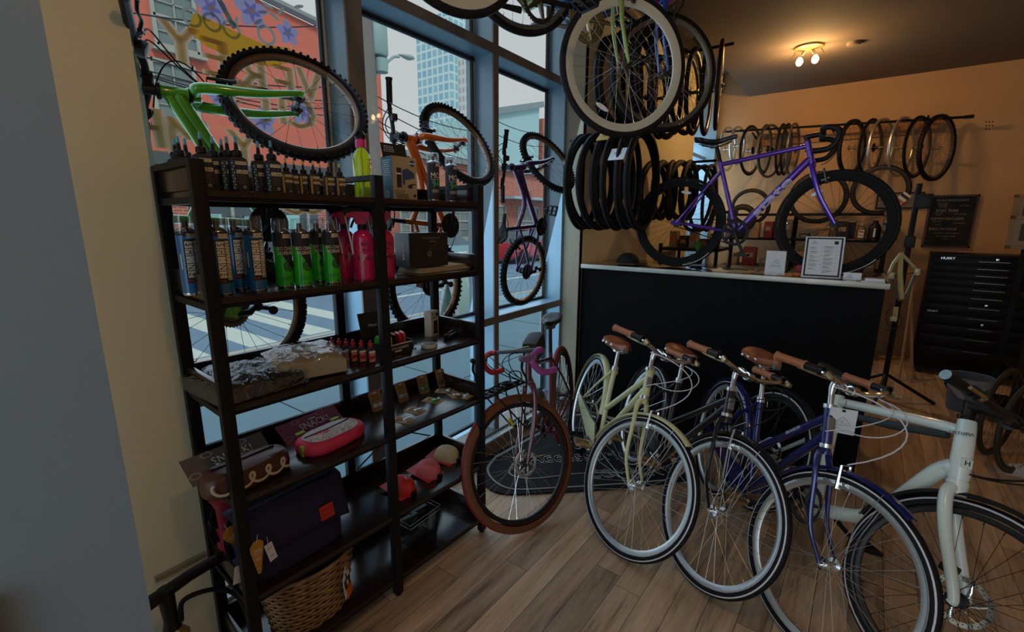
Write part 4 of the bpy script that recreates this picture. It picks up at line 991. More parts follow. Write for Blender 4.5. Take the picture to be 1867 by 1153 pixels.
    for oy in (-0.0022, 0.0, 0.0022):
        for ox in (-0.003, 0.003): t.text('state', 0.080, fm @ T(ox, oy-0.003, 0), 0, 0.0012, sx=1.98, wrapy=0.0255)
    t = t; t.build('lettering', mat('lavender_white_decal', (0.55, 0.50, 0.62), 0.5), bk)
    # heavier letter strokes: soft outline blocks under the lettering
state_bike()

# ---------------------------------------------------------------- counter
ct = thing('counter', 'long black counter with a polished metal edged worktop', 'counter', loc=(-0.80, 3.77, 0))
M_cblack = mat('matt_black_panel', (0.0028, 0.003, 0.0038), 0.7, spec=0.12, noise_amt=0.15, nscale=3)
MB().box((0, -0.33, 0.625), (1.98, 0.02, 1.25)).build('front_panel', M_cblack, ct)
for sx in (-0.98, 0.98): MB().box((sx, 0.0, 0.625), (0.02, 0.64, 1.25)).build('side_panel', M_cblack, ct)
MB().box((0.005, 0.0, 1.258), (1.985, 0.72, 0.030), bev=0.002).build('worktop', mat('black_glossy_worktop', (0.018, 0.012, 0.012), 0.12, coat=0.5), ct)
q = MB().box((0.010, -0.365, 1.259), (1.995, 0.010, 0.034), bev=0.002); q.box((1.003, -0.0, 1.259), (0.010, 0.72, 0.034), bev=0.002)
q.build('edge_trim', mat('worn_steel_edge', (0.42, 0.40, 0.35), 0.4, 0.8, noise_amt=0.35, nscale=9), ct)
MB().box((0, -0.30, 0.04), (1.96, 0.02, 0.08)).build('plinth', M_ink, ct)
ctr = lambda px, y: at(px, 500, 1, y).x
# card stand, menu stand, small sign, paper stack, cap, orange pot
def sign_stand(name, label, loc, w, hgt, lean, kind, rz=0):
    s = thing(name, label, 'sign', T(loc) @ rotz(rz) @ rotx(rad(90-lean)))
    MB().box((0, hgt/2, -0.004), (w+0.006, hgt+0.004, 0.003), bev=0.001).build('acrylic_holder', M_clearpl, s)
    MB().box((0, 0.003, 0.02), (w+0.006, 0.004, 0.06), bev=0.001).build('acrylic_foot', M_clearpl, s)
    p = MB(); p.box((0, hgt/2+0.006, 0), (w, hgt, 0.0012)); p.build('paper', M_paper, s)
    k = MB(); z = 0.001
    if kind == 'card':
        logo(k, T(0.005, hgt*0.58, z), w*0.45, 0, w=0.012); k.text('THE BIKE SHOP', w*0.085, T(0, hgt*0.40, z), 0); k.box((0, hgt*0.34, z), (w*0.6, 0.0008, 0.0006))
    elif kind == 'menu':
        for sg in (-1, 1): k.box((sg*(w/2-0.012), hgt/2+0.006, z), (0.009, hgt-0.016, 0.001)); k.box((0, hgt/2+0.006+sg*(hgt/2-0.011), z), (w-0.016, 0.009, 0.001))
        logo(k, T(-w*0.26, hgt*0.88, z), w*0.17, 0, w=0.014); k.box((w*0.30, hgt*0.88, z), (w*0.10, w*0.10, 0.001))
        rnd = random.Random(3)
        for col, n, y0, dy in ((-0.20, 22, 0.76, 0.026), (0.17, 27, 0.78, 0.0245)):
            for i in range(n):
                if i % 4 == 3: continue
                ww = w*(0.10+0.16*rnd.random()); k.box((w*col-w*0.16+ww/2, hgt*(y0-dy*i), z), (ww, 0.0014 if i % 4 else 0.0024, 0.0006))
                if i % 4 == 0: k.box((w*col+w*0.16, hgt*(y0-dy*i), z), (w*0.035, 0.0018, 0.0006))
    else:
        logo(k, T(-w*0.15, hgt*0.52, z), w*0.5, 0, w=0.014)
    k.build('print', M_ink, s); return s
sign_stand('sign_stand', 'small white card with logo in a clear stand on the counter', (-0.395, 3.50, CT), 0.115, 0.155, 12, 'card', rad(8))
sign_stand('menu_stand', 'framed white price list in a clear stand on the counter edge', (-0.135, 3.47, CT), 0.205, 0.255, 10, 'menu', rad(6))
sign_stand('small_sign', 'low white logo card on the counter right of the price list', (0.025, 3.425, CT), 0.088, 0.045, 15, 'low', rad(0))
pp = thing('business_card_stack', 'two low piles of white cards at the right counter end', 'card stack', loc=(0.125, 3.44, CT), rz=0.05)
for i in range(2): MB().box((0.0+i*0.008, 0, 0.003+0.012*i), (0.115-0.025*i, 0.06, 0.006+0.008*i), bev=0.0005).build('card_pile', M_paper, pp)
cp = thing('cap', 'black bicycle cap lying at the left counter end', 'cap', loc=(-1.47, 3.62, CT), rz=0.4)
secs = []
for i in range(9):
    t = i/8; r = 0.085*math.cos(t*PI/2*0.97); secs.append([(r*math.cos(2*PI*k/20)*1.1, r*math.sin(2*PI*k/20)*0.85, 0.01+0.085*math.sin(t*PI/2)) for k in range(20)])
loft(secs).build('crown', mat('black_cloth', (0.008, 0.008, 0.01), 0.85), cp, smooth=60)
MB().prism([(0.05, -0.07), (0.13, -0.055), (0.155, 0), (0.13, 0.055), (0.05, 0.07)], 0.006, T(0, 0, 0.006)).build('peak', mat('black_cloth', (0.008, 0.008, 0.01), 0.85), cp)
og = thing('tape_roll', 'orange and red roll on the counter between the two stands', 'tape roll', loc=(-0.262, 3.56, CT))
MB().lathe([(0.018, 0), (0.032, 0), (0.032, 0.022), (0.018, 0.022)], 20, closed=True).build('roll', mat('orange_tape', (0.5, 0.12, 0.02), 0.5), og)
MB().box((0, 0.01, 0.045), (0.035, 0.03, 0.045), bev=0.004).build('red_box', mat('dull_red_card', (0.22, 0.02, 0.015), 0.6), og)

# ---------------------------------------------------------------- ceiling hung bicycles (nose down from the ceiling)
def simple_bike(name, label, rear_w, front_w, delta, paint, m_rim, m_spoke, R=0.345, tw=0.032, rimd=0.024, bars='flat', crank_mat=None, group=None, ring=0.088, rings=1, stripe=False, refl=False, knob=None, roll=0.0, fork=None, tape_m=None, knobw=0.0):
    rw, fw_ = Vector(rear_w), Vector(front_w); wb = (fw_-rw).length; fwd = (fw_-rw).normalized()
    left = Vector((0, 0, 1)).cross(fwd).normalized(); up = fwd.cross(left)
    B = Matrix((fwd, left, up)).transposed().to_4x4()
    M = T(rw) @ B @ rotx(roll) @ T(0, 0, -R)
    g = bgeom(wb, R, 18, 0.05, (0.43, 0.275), 0.62, 18, 0.66, 0.06); S = steer(g, delta)
    h, A0, pf, BBv, s, rear, hub = g['h'], g['A0'], g['pf'], g['BB'], g['s'], g['rear'], g['hub']
    bk = bike_base(name, label, M, group); f = MB()
    f.tube([A0+h*0.41, A0+h*0.57], 0.019, 12); f.tube([A0+h*0.54, BBv+s*0.45], 0.015, 10); f.tube([A0+h*0.45, BBv], 0.018, 10); f.tube([BBv, BBv+s*0.49], 0.015, 10)
    f.lathe([(0, -0.035), (0.022, -0.035), (0.022, 0.035), (0, 0.035)], 14, T(BBv) @ AX)
    for sg in (-1, 1):
        f.tube([BBv+Vector((0, sg*0.025, 0)), BBv*0.5+rear*0.5+Vector((0, sg*0.045, 0)), rear+Vector((0, sg*0.062, 0))], [0.011, 0.010, 0.008], 8)
        f.tube([BBv+s*0.45+Vector((0, sg*0.014, 0)), rear+Vector((0, sg*0.062, 0))], [0.009, 0.0075], 8)
    f.build('frame', paint, bk)
    k = MB(); crown = A0+h*0.40; k.tube([crown-h*0.015, crown+h*0.012], [0.018, 0.021], 12)
    for sg in (-1, 1): k.tube(smooth_path([crown+Vector((0, sg*0.012, 0)), crown+Vector((0.002, sg*0.036, -0.02)), A0+h*0.2+Vector((0, sg*0.05, 0)), hub+Vector((0, sg*0.054, 0))], 5), [0.013]*6+[0.013-0.005*i/9 for i in range(10)], 10)
    k.build('fork', fork or paint, bk, S)
    for nm, mm in (('front_wheel', S @ T(hub)), ('rear_wheel', T(rear))):
        wheel(bk, nm, mm, R, R-0.030, tw, M_tire, m_rim, m_spoke, M_darksteel, rimd=rimd, n=32, axle=0.1, stripe=stripe, cassette=0.05 if nm[0] == 'r' else 0, reflector=refl, knob=knob)
    crank(bk, BBv, ring, crank_mat or M_darksteel, crank_mat or M_blackpl, rad(20), rings=rings, ycl=-0.055); chain(bk, rear, BBv, 0.04, ring, -0.052)
    vbrake(bk, 'front_brake', S, hub, R-0.005, R-0.035, M_darksteel)
    q = MB().tube([BBv+s*0.48, g['sad']-s*0.045], 0.0135, 10); q.build('seatpost', M_blackpl, bk); saddle(bk, T(g['sad']), mat('black_leather', (0.012, 0.012, 0.014), 0.35), 0.15, 0.27, False, 0.05)
    top = A0+h*0.62; q = MB(); q.tube([A0+h*0.57, top], 0.016, 10); q.tube([top, top+Vector((0.09, 0, 0.01))], 0.015, 10); q.build('stem', M_blackpl, bk, S)
    bc = top+Vector((0.09, 0, 0.01)); hb = MB()
    if bars == 'drop':
        Ps = drop_bar(hb, bc); ho = hb.build('handlebar', M_blackpl, bk, S)
        for sg, P in zip((-1, 1), Ps): tape(ho, P, tape_m or M_blackpl, 7, 0.016); hood(ho, P[17], sg, M_blackpl, M_blackpl)
    else:
        hb.tube([bc+Vector((-0.03, -0.29, 0)), bc, bc+Vector((-0.03, 0.29, 0))], 0.0115, 10); ho = hb.build('handlebar', M_blackpl, bk, S)
        for sg in (-1, 1): MB().tube([bc+Vector((-0.030, sg*0.30, 0)), bc+Vector((-0.018, sg*0.19, 0))], 0.016, 10).build('grip', M_blackpl, ho)
    return bk
M_dull = mat('dull_grey_rim', (0.16, 0.15, 0.13), 0.4, 0.6)
mcream = mat('cream_deep_rim', (0.50, 0.50, 0.42), 0.4)
GC = 'bicycles hung from the ceiling'
simple_bike('hanging_bicycle', 'pale green bicycle with cream deep rims, nearest of those hung from the ceiling', (-1.34, 1.44, 2.73), (-1.065, 2.393, 2.391), rad(-25), P_ltgreen, mcream, M_chrome, rimd=0.040, group=GC, refl=-1.75, tw=0.030)
simple_bike('hanging_bicycle', 'blue bicycle with grey rims and bronze cranks hung second from the ceiling', (-1.51, 2.13, 2.90), (-1.077, 3.033, 2.513), rad(-19), P_blue, M_dull, M_chrome, group=GC, crank_mat=M_brass, rings=3, ring=0.115, bars='drop', tape_m=mat('violet_tape', (0.20, 0.03, 0.28), 0.5))
xs_u = [(-1.70, 'k'), (-1.62, 'k'), (-1.54, 'k'), (-1.47, 'k'), (-1.40, 'k'), (-1.32, 'b'), (-1.24, 'k'), (-1.14, 'b'), (-1.05, 'k')]
for i, (x, kd) in enumerate(xs_u):
    w = thing('spare_wheel', '%s wheel from the wall on the high peg behind the ceiling bicycles' % ['first', 'second', 'third', 'fourth', 'fifth', 'sixth', 'seventh', 'eighth', 'ninth'][i], 'wheel', T(x, 4.3+0.01*(i % 3), 2.72-0.012*(i % 4)) @ rotz(PI/2+rad([4, -5, 3, -3, 6, -4, 5, 8, 12][i])), 'dark wheels on the high peg')
    wheel(w, 'wheel_rim', I4, 0.345, 0.312, 0.036, M_tire, mat('bronze_rim', (0.16, 0.10, 0.065), 0.35, 0.5) if kd == 'b' else mat('black_rim', (0.02, 0.02, 0.02), 0.4, 0.4), M_darksteel, M_darksteel, n=28, seg=48, knob='tan' if i == 8 else None, valve=False)
rk = thing('ceiling_rail', 'black steel rail holding the hanging bicycles', 'rail', loc=(-1.45, 2.9, 3.30))
MB().box((0, 0, 0.02), (0.04, 3.8, 0.04)).build('rail', M_black_metal, rk)
for y in (-1.4, -0.75, 0.1): MB().tube([(0, y, 0), (0, y+0.02, -0.10), (0.03, y+0.02, -0.14), (0.06, y+0.02, -0.10)], 0.006, 6).build('hook', M_black_metal, rk)
q_ = at_y(1334, 131, 4.3)
rp = MB().tube([(-1.8, 4.3, 3.02), (q_.x, 4.3, 3.02)], 0.012, 8).build('hanging_peg', M_black_metal); tag(rp, 'short black peg end showing right of the ceiling bicycles', 'peg')

# ---------------------------------------------------------------- tires on the wall pegs
def tire_mesh(R, w, sec=1.0, seg=64, knobs=0):
    b = MB(); hh = w*1.0*sec; prof = []
    for i in range(11): a = -PI*0.5+PI*i/10; prof.append((R-hh+hh*max(0, math.cos(a))**0.8, w/2*math.sin(a)))
    for i in range(11): a = PI*0.5-PI*i/10; prof.append((R-hh-0.0+(hh-0.004)*max(0, math.cos(a))**0.8-0.0, (w/2-0.003)*math.sin(a)))
    b.lathe(prof, seg, AX, closed=True)
    b.lathe([(R-hh*0.45, w/2*0.93), (R-hh*0.38, w/2*0.90)], seg, AX, mi=1); b.lathe([(R-hh*0.45, -w/2*0.93), (R-hh*0.38, -w/2*0.90)], seg, AX, mi=1)
    for i in range(knobs):
        a = 2*PI*i/knobs
        for yy in (-0.3, 0, 0.3): b.box((0, 0, 0), (0.006, w*0.18, 0.010), roty(-(a+abs(yy)*0.15)) @ T(R-abs(yy)*hh*0.35, yy*w, 0))
    return b
M_seam = mat('grey_bead_line', (0.09, 0.09, 0.10), 0.5)
tmesh = tire_mesh(0.355, 0.042).build('tire', [M_tire, M_seam]); 
xs = [-1.72, -1.66, -1.615, -1.57, -1.52, -1.475, -1.43, -1.36, -1.30, -1.25]
ords = ['leftmost', 'second', 'third', 'fourth', 'fifth', 'sixth', 'seventh', 'eighth', 'ninth', 'rightmost']
for i, x in enumerate(xs):
    o = tmesh if i == 0 else tmesh.copy()
    if i: COL.objects.link(o)
    sc_ = 1.0-0.012*(i % 3)
    o.matrix_basis = T(x, 3.27+0.012*((i*7) % 3), 1.905+0.355*(1-sc_)) @ rotz(PI/2+rad([6, -4, 3, -3, 5, -2, 4, 8, -3, 2][i])) @ Matrix.Scale(sc_, 4)
    tag(o, '%s black tire of the row hanging above the left counter end' % ords[i], 'tire', 'black tires hung above the counter')
pg = thing('tire_rail', 'black peg rail carrying the hanging tires', 'rail', loc=(-1.5, 3.27, 2.225))
MB().tube([(-0.34, 0, 0), (0.36, 0, 0)], 0.012, 8).build('peg', M_black_metal, pg); MB().tube([(-0.34, 0, 0), (-0.34, 0.14, 0)], 0.012, 8).build('bracket', M_black_metal, pg)
for i, (px, lab) in enumerate(((1090, 'yellow printed card sleeve on the tires nearest the window'), (1118, 'cream printed card sleeve on the middle hanging tires'))):
    pz = at_y((1104, 1126)[i], (258, 284)[i], (3.08, 2.98)[i]); o = thing('tire_sleeve', lab, 'label', loc=(pz.x, pz.y, pz.z+(0.035, 0.01)[i]), rz=0)
    MB().box((0, 0, 0), (0.11, 0.10, 0.006), rotx(rad(38+14*i)), bev=0.002).build('card', mat('yellow_card', (0.50, 0.30, 0.06), 0.6) if i == 0 else M_paper, o)
    MB().text('TIRE', 0.028, rotx(rad(38+14*i)) @ T(0, 0, 0.0035), 0, 0.0008).build('print', M_ink, o)
for i in range(7):
    o = tmesh.copy(); COL.objects.link(o); o.matrix_basis = T(-1.74+0.07*i, 3.72+0.01*(i % 2), 2.70+0.01*(i % 3)) @ rotz(PI/2+rad([5, -3, 2, -4, 4, -2, 6][i]))
    tag(o, 'black tire high up behind the cream rimmed wheel, %s from the window' % ['first', 'second', 'third', 'fourth', 'fifth', 'sixth', 'seventh'][i], 'tire', 'black tires on the high left peg')
MB().tube([(-1.82, 3.72, 3.03), (-1.26, 3.72, 3.03)], 0.012, 8).build('high_peg', M_black_metal); tag(bpy.data.objects['high_peg'], 'black peg high on the wall carrying the upper tires', 'peg')
for i in range(5):
    o = tire_mesh(0.30, 0.05, seg=48).build('tire', [M_tire, M_seam]) if i == 0 else dup(o0)
    if i == 0: o0 = o
    o.matrix_basis = T(-1.70+0.075*i, 4.75+0.05*i, 1.93) @ rotz(PI/2+rad(8*((i % 3)-1)))
    tag(o, 'dark tire hanging behind the counter, %s from the wall' % ['first', 'second', 'third', 'fourth', 'fifth'][i], 'tire', 'dark tires hung on the second peg')
for i in range(3):
    P = [(0.16*math.cos(a)*(1+0.05*math.sin(3*a+i)), 0, 0.33*math.sin(a)) for a in [2*PI*k/28 for k in range(28)]]
    o = MB().tube(P, 0.018, 8, closed=True).build('inner_tube', M_tire2, M=T(-1.40+0.07*i, 5.2, 1.86) @ rotz(rad(20+30*i))); tag(o, 'slack black inner tube hanging on the peg, %s one' % ['left', 'middle', 'right'][i], 'inner tube', 'inner tubes hung behind the counter')
MB().tube([(-1.8, 4.9, 2.20), (-1.15, 4.9, 2.20)], 0.012, 8).build('tube_peg', M_black_metal); tag(bpy.data.objects['tube_peg'], 'black wall peg behind the counter holding dark tires', 'peg')
# ---------------------------------------------------------------- wheels along the back wall
YW = 7.28
wb_ = MB().box((-0.3, YB-0.02, 2.745), (2.03, 0.035, 0.15)).build('wood_plank', wood_mat('orange_wood', (0.30, 0.12, 0.03), (0.48, 0.21, 0.06), 0.5, (3, 30, 30))); tag(wb_, 'orange brown wooden board fixed to the back wall behind the wheels', 'board')
rr_ = thing('wheel_rod', 'long black rod across the back wall carrying spare wheels', 'rod', loc=(-0.38, YW, 2.81))
MB().tube([(-1.25, 0, 0.05), (1.27, 0, -0.05)], 0.014, 8).build('rod', M_black_metal, rr_)
for x in (-0.9, 0.0, 0.9): MB().tube([(x, 0, 0.0), (x, YB-YW-0.03, -0.03)], 0.012, 6).build('bracket', M_black_metal, rr_)
MB().box((1.24, 0, -0.048), (0.08, 0.02, 0.035)).build('end_clip', M_black_metal, rr_)
wl = [(1327, .30, 'a', 8), (1344, .26, 's', 10), (1369, .33, 'k', 14), (1395, .32, 'k', 6), (1404, .345, 'g', 18), (1425, .33, 'k', 4), (1434, .33, 'k', 4), (1446, .33, 'g', 6),
      (1553, .33, 'n', 22), (1587, .34, 'k', 20), (1606, .335, 's', 22), (1643, .34, 's', 22), (1672, .345, 'k', 24), (1708, .36, 'n', 30)]
desc = ['small bright hub wheel at the left end of the rod', 'small silver wheel second from the left on the rod', 'thin black wheel third from the left on the rod', 'black edge-on wheel fourth from the left on the rod', 'grey rimmed wheel fifth from the left on the rod', 'narrow black wheel sixth from the left on the rod', 'narrow black wheel seventh from the left on the rod', 'grey wheel just left of the purple bicycle bars', 'knobby wheel just right of the purple bicycle bars', 'black wheel second right of the purple bicycle bars', 'bare silver rim wheel in the middle right of the rod', 'bare silver rim wheel with long axle right of the other silver one', 'black tired wheel next to the end of the rod', 'big knobby tired wheel at the right end of the rod']
for (px, R, kd, ang), ds in zip(wl, desc):
    x = at_y(px, 270, YW).x
    w = thing('spare_wheel', ds, 'wheel', T(x, YW, 2.81-0.05*(x+0.38)-R+0.055) @ rotz(rad(90-ang)), 'spare wheels on the back wall rod')
    mt_, mr_ = (M_tire, M_dull) if kd in 'kn' else ((M_dull, M_dull) if kd == 'g' else (M_rimalu, M_rimalu))
    wheel(w, 'wheel_rim', I4, R, R-0.03 if kd in 'kn' else R-0.008, 0.05 if kd == 'n' else 0.028, mt_, mr_, M_darksteel, M_chrome, n=28, seg=48, knob='knob' if kd == 'n' else None, cassette=0.05 if kd in 'kg' else 0, valve=False)
# ---------------------------------------------------------------- shelving unit; u runs along the front, w into the shelf, z up
SA = 0.0477; SL = Vector((-1.455, 0.538, 0)); SD = Vector((math.sin(SA), math.cos(SA), 0)); SN = Vector((-math.cos(SA), math.sin(SA), 0))
MS = Matrix((SD, SN, Vector((0, 0, 1)))).transposed().to_4x4(); MS.translation = SL
U1, U2, DW = 0.573, 1.116, 0.32
LV = [1.700, 1.397, 1.067, 0.760, 0.396, 0.092]     # tops of the boards
def su(px, py, w):
    d = ray(px, py); o = CAMP-(SL+SN*w); t = -(o.dot(SN))/d.dot(SN); return (CAMP+d*t-SL).dot(SD)
def SP(u, w, z, rz=0.0): return MS @ T(u, w, z) @ rotz(rz)
sh = thing('shelving_unit', 'tall dark walnut and black metal shelving unit with six levels in front of the window', 'shelf', MS)
for u in (0, U1, U2):
    for w in (0, DW):
        MB().box((u, w, 0.895), (0.036, 0.030, 1.77), bev=0.002).build('post', M_black_metal, sh)
        MB().lathe([(0, 0), (0.014, 0), (0.014, 0.012), (0.006, 0.015), (0, 0.015)], 10, T(u, w, -0.002)).build('levelling_foot', M_blackpl, sh)
for z in LV:
    MB().box((U2/2, DW/2, z-0.009), (U2-0.002, DW+0.02, 0.018), bev=0.001).build('shelf_board', M_shelf_wood, sh)
    r = MB(); r.box((U2/2, DW+0.008, z-0.028), (U2, 0.014, 0.02)); 
    for u in (0, U1, U2): r.box((u, DW/2, z-0.028), (0.02, DW-0.02, 0.02))
    r.box((U2/2, 0.0, z-0.024), (U2, 0.012, 0.012)); r.build('shelf_rail', M_black_metal, sh)
    MB().box((U2/2, DW+0.004, z+0.034), (U2-0.04, 0.014, 0.068), bev=0.001).build('back_rail', M_shelf_wood, sh)
    for u in (0, U2): MB().box((u, DW/2, z+0.034), (0.014, DW-0.03, 0.068), bev=0.001).build('side_rail', M_shelf_wood, sh)
for u in (0, U1, U2): MB().box((u, DW/2, 1.772), (0.034, DW, 0.018)).build('top_bar', M_black_metal, sh)
for a, b_ in (((U1, LV[4]+0.04), (U2, LV[3]-0.04)), ((U1, LV[3]-0.04), (U2, LV[4]+0.04)), ((0, LV[5]), (U1, LV[4])), ((0, LV[4]), (U1, LV[5]))):
    MB().tube([(a[0], DW+0.02, a[1]), (b_[0], DW+0.02, b_[1])], 0.004, 6).build('cross_brace', M_black_metal, sh)

# ---------- bottles of lube
def face(u, w): # rotation making the item's front (-w side, i.e. the room) turn a little towards the viewer
    return 0.0
def lube(name, label, h_, wd, cap_m, txt, m_lab, m_txt, grp):
    o = thing(name, label, 'bottle', I4, grp); b = MB(); d = wd*0.52
    secs = []
    for z, k in ((0, 0.94), (0.004, 1), (h_*0.56, 1.0), (h_*0.60, 0.92), (h_*0.635, 0.5), (h_*0.645, 0.36)):
        secs.append([(math.copysign(abs(math.cos(2*PI*i/24))**0.35, math.cos(2*PI*i/24))*wd/2*k, math.copysign(abs(math.sin(2*PI*i/24))**0.35, math.sin(2*PI*i/24))*d/2*(k if k > 0.5 else k*1.6), z) for i in range(24)])
    loft(secs).build('bottle_body', M_ink, o, smooth=50)
    b = MB().lathe([(0, h_*0.645), (wd*0.30, h_*0.645), (wd*0.30, h_*0.72), (wd*0.26, h_*0.745), (wd*0.13, h_*0.76), (wd*0.09, h_*0.90), (0, h_*0.90)], 16); b.build('cap', M_blackpl, o)
    MB().lathe([(wd*0.10, h_*0.87), (wd*0.075, h_*0.995), (0, h_)], 10).build('nozzle_tip', cap_m, o)
    k = MB(); y = -d/2-0.0006
    fm = T(0, y, 0) @ rotx(PI/2)
    k.box((-wd*0.36, h_*0.30, 0), (wd*0.16, h_*0.52, 0.0006), fm, 0)
    for i in range(9): k.box((-wd*(0.36+0.05*(-1)**i), h_*(0.07+0.055*i), 0.0005), (wd*0.07, h_*0.018, 0.0006), fm @ T(0, 0, 0), 1)
    k.box((wd*0.10, h_*0.52, 0), (wd*0.62, h_*0.06, 0.0006), fm, 1)
    k.text('MUC-OFF', wd*0.13, fm @ T(wd*0.10, h_*0.522, 0.0006), 2, 0.0004)
    k.text(txt[0], wd*0.30, fm @ T(wd*0.10, h_*0.445, 0.0002), 0, 0.0006, sx=1.1)
    k.box((wd*0.12, h_*0.365, 0), (wd*0.62, h_*0.068, 0.0006), fm, 1); k.text(txt[1], wd*0.27, fm @ T(wd*0.12, h_*0.367, 0.0006), 2, 0.0004)
    for i in range(5): k.box((wd*0.08, h_*(0.30-0.035*i), 0), (wd*(0.5-0.05*(i % 3)), h_*0.008, 0.0004), fm, 3)
    k.lathe([(wd*0.06, 0), (wd*0.09, 0), (wd*0.09, 0.0005), (wd*0.06, 0.0005)], 14, fm @ T(wd*0.18, h_*0.09, 0), mi=1, closed=True)
    k.build('label', [m_lab, mat('cream_print', (0.75, 0.68, 0.55), 0.6), M_ink, mat('dim_print', (0.16, 0.12, 0.10), 0.6)], o)
    return o
m_bluetip = mat('light_blue_tip', (0.10, 0.42, 0.60), 0.4); m_yeltip = mat('yellow_tip', (0.62, 0.55, 0.06), 0.4)
m_blab = mat('dark_blue_print', (0.02, 0.11, 0.24), 0.5); m_ylab = mat('amber_print', (0.45, 0.27, 0.03), 0.5)
big = [(327, .23, 'hidden low behind the side rail, far left of the blue tipped bottles'), (334, .17, 'behind the side rail, second blue tipped bottle from the left'), (346, .20, 'third blue tipped bottle from the left, behind the side rail'),
       (374, .045, 'front blue tipped bottle beside the left post'), (395, .10, 'blue tipped bottle behind the one beside the left post'), (411, .12, 'blue tipped bottle in the back row, centre of the left cluster'), (421, .065, 'blue tipped bottle second from the right of the left cluster'), (437, .04, 'blue tipped front bottle at the right end of the left cluster'),
       (476, .075, 'blue tipped bottle standing just left of the tallest looking one'), (499, .035, 'blue tipped front bottle next to the small yellow tipped ones')]
l0 = None
for px, w, lb in big:
    o = lube('lube_bottle', '', 0.158, 0.048, m_bluetip, ('C3', 'Lube'), m_blab, m_ylab, 'blue tipped lube bottles on the top shelf') if l0 is None else dup(l0)
    l0 = l0 or o; o.matrix_basis = SP(su(px, 330, w), w, LV[0], rad(-6+random.uniform(-4, 4)))
    o['label'] = 'large black ' + lb if not lb.startswith('hid') and not lb.startswith('beh') else 'large black bottle ' + lb
sm = [(525, .05, 'leftmost'), (540, .075, 'second from left'), (556, .065, 'third from left'), (574, .04, 'middle front'), (586, .10, 'half hidden fifth'), (601, .05, 'second from right'), (621, .035, 'rightmost')]
l0 = None
for px, w, lb in sm:
    o = lube('lube_bottle', '', 0.112, 0.036, m_yeltip, ('DRY', 'Lube'), m_ylab, m_ylab, 'yellow tipped lube bottles on the top shelf') if l0 is None else dup(l0)
    l0 = l0 or o; o.matrix_basis = SP(su(px, 350, w), w, LV[0], rad(-5+random.uniform(-5, 5)))
    o['label'] = lb+' of the small yellow tipped black lube bottles on the top shelf'
# in shelf space the labels face -w (the room)
# ---------- green bottle with pink pump
o = thing('bike_wash_bottle', 'clear yellow green bottle with pink collar and black cap at the middle post, top shelf', 'bottle', SP(su(663, 355, .13), .13, LV[0]))
MB().lathe([(0, 0), (0.031, 0), (0.033, 0.01), (0.033, 0.15), (0.030, 0.165), (0.016, 0.185), (0.015, 0.19), (0, 0.19)], 24).build('bottle_body', mat('yellow_green_liquid', (0.62, 0.80, 0.02), 0.12, trans=0.35, coat=0.4), o)
MB().lathe([(0, 0.19), (0.020, 0.19), (0.020, 0.215), (0.018, 0.22), (0, 0.22)], 18).build('collar', mat('hot_pink_plastic', (0.72, 0.02, 0.22), 0.35), o)
q = MB().lathe([(0, 0.22), (0.019, 0.22), (0.021, 0.235), (0.012, 0.25), (0, 0.25)], 16); q.tube([(0, 0, 0.243), (-0.02, -0.01, 0.245), (-0.03, -0.015, 0.228)], 0.005, 6); q.build('cap', M_blackpl, o)
q = MB(); q.text('MUC-OFF', 0.028, T(0.010, -0.0335, 0.09) @ rotx(PI/2) @ rotz(-PI/2), 0, 0.0006); q.build('lettering', mat('orange_print', (0.7, 0.25, 0.03), 0.5), o)
# ---------- boxes
def carton(name, label, M, dims, mats, cat='box', grp=None):
    o = thing(name, label, cat, M, grp)
    b = MB(); b.box((0, 0, dims[2]/2), dims, mi=0); b.box((-dims[0]/2-0.0004, 0, dims[2]/2), (0.0006, dims[1]*0.995, dims[2]*0.99), mi=1); b.build('carton', mats, o)
    return o
um = su(738, 365, .05); m_kraft = mat('kraft_card', (0.42, 0.31, 0.18), 0.7); m_bx = mat('teal_blue_card', (0.015, 0.13, 0.25), 0.5)
o = carton('chain_cleaner_box', 'kraft box with a blue side and a chain cleaner picture on the top right shelf', SP(um+0.005, .085, LV[0], rad(-2)), (0.115, 0.075, 0.165), [m_kraft, m_bx])
k = MB(); fm = T(0, -0.038, 0) @ rotx(PI/2)
k.box((-0.028, 0.085, 0), (0.022, 0.075, 0.0008), fm, 0); k.prism([(-0.012, 0.065), (-0.012, 0.115), (0.012, 0.122), (0.044, 0.105), (0.046, 0.088), (0.02, 0.08), (0.0, 0.078), (-0.004, 0.055)], 0.001, fm, 1)
k.prism([(0.010, 0.055), (0.018, 0.046), (0.032, 0.046), (0.034, 0.058), (0.052, 0.062), (0.052, 0.065), (0.03, 0.063)], 0.001, fm, 0); k.box((-0.03, 0.10, 0.0005), (0.022, 0.006, 0.0008), fm, 2)
k.lathe([(0.0, 0), (0.012, 0), (0.012, 0.0008), (0, 0.0008)], 20, fm @ T(0.036, 0.142, 0), mi=1); k.box((0.036, 0.142, 0.001), (0.030, 0.004, 0.0008), fm, 2)
k.text('CG-2.4', 0.016, fm @ T(-0.028, 0.032, 0.0003), 0, 0.0006)
for i in range(4): k.box((-0.018+0.004*(i % 2), 0.022-0.005*i, 0.0004), (0.062-0.008*(i % 2), 0.0018, 0.0006), fm, 0)
k.box((0.045, 0.018, 0.0004), (0.012, 0.010, 0.0006), fm, 0)
fs = T(-0.0585, 0, 0) @ rotz(-PI/2) @ rotx(PI/2)
for i in range(8): k.box((0, 0.15-0.008*i, 0.0006), (0.05-0.006*(i % 3), 0.002, 0.0006), fs, 2)
k.lathe([(0.012, 0), (0.014, 0), (0.014, 0.001), (0.012, 0.001)], 20, fs @ T(0, 0.022, 0.0004), mi=2, closed=True); k.box((0, 0.022, 0.0008), (0.004, 0.018, 0.0006), fs, 2)
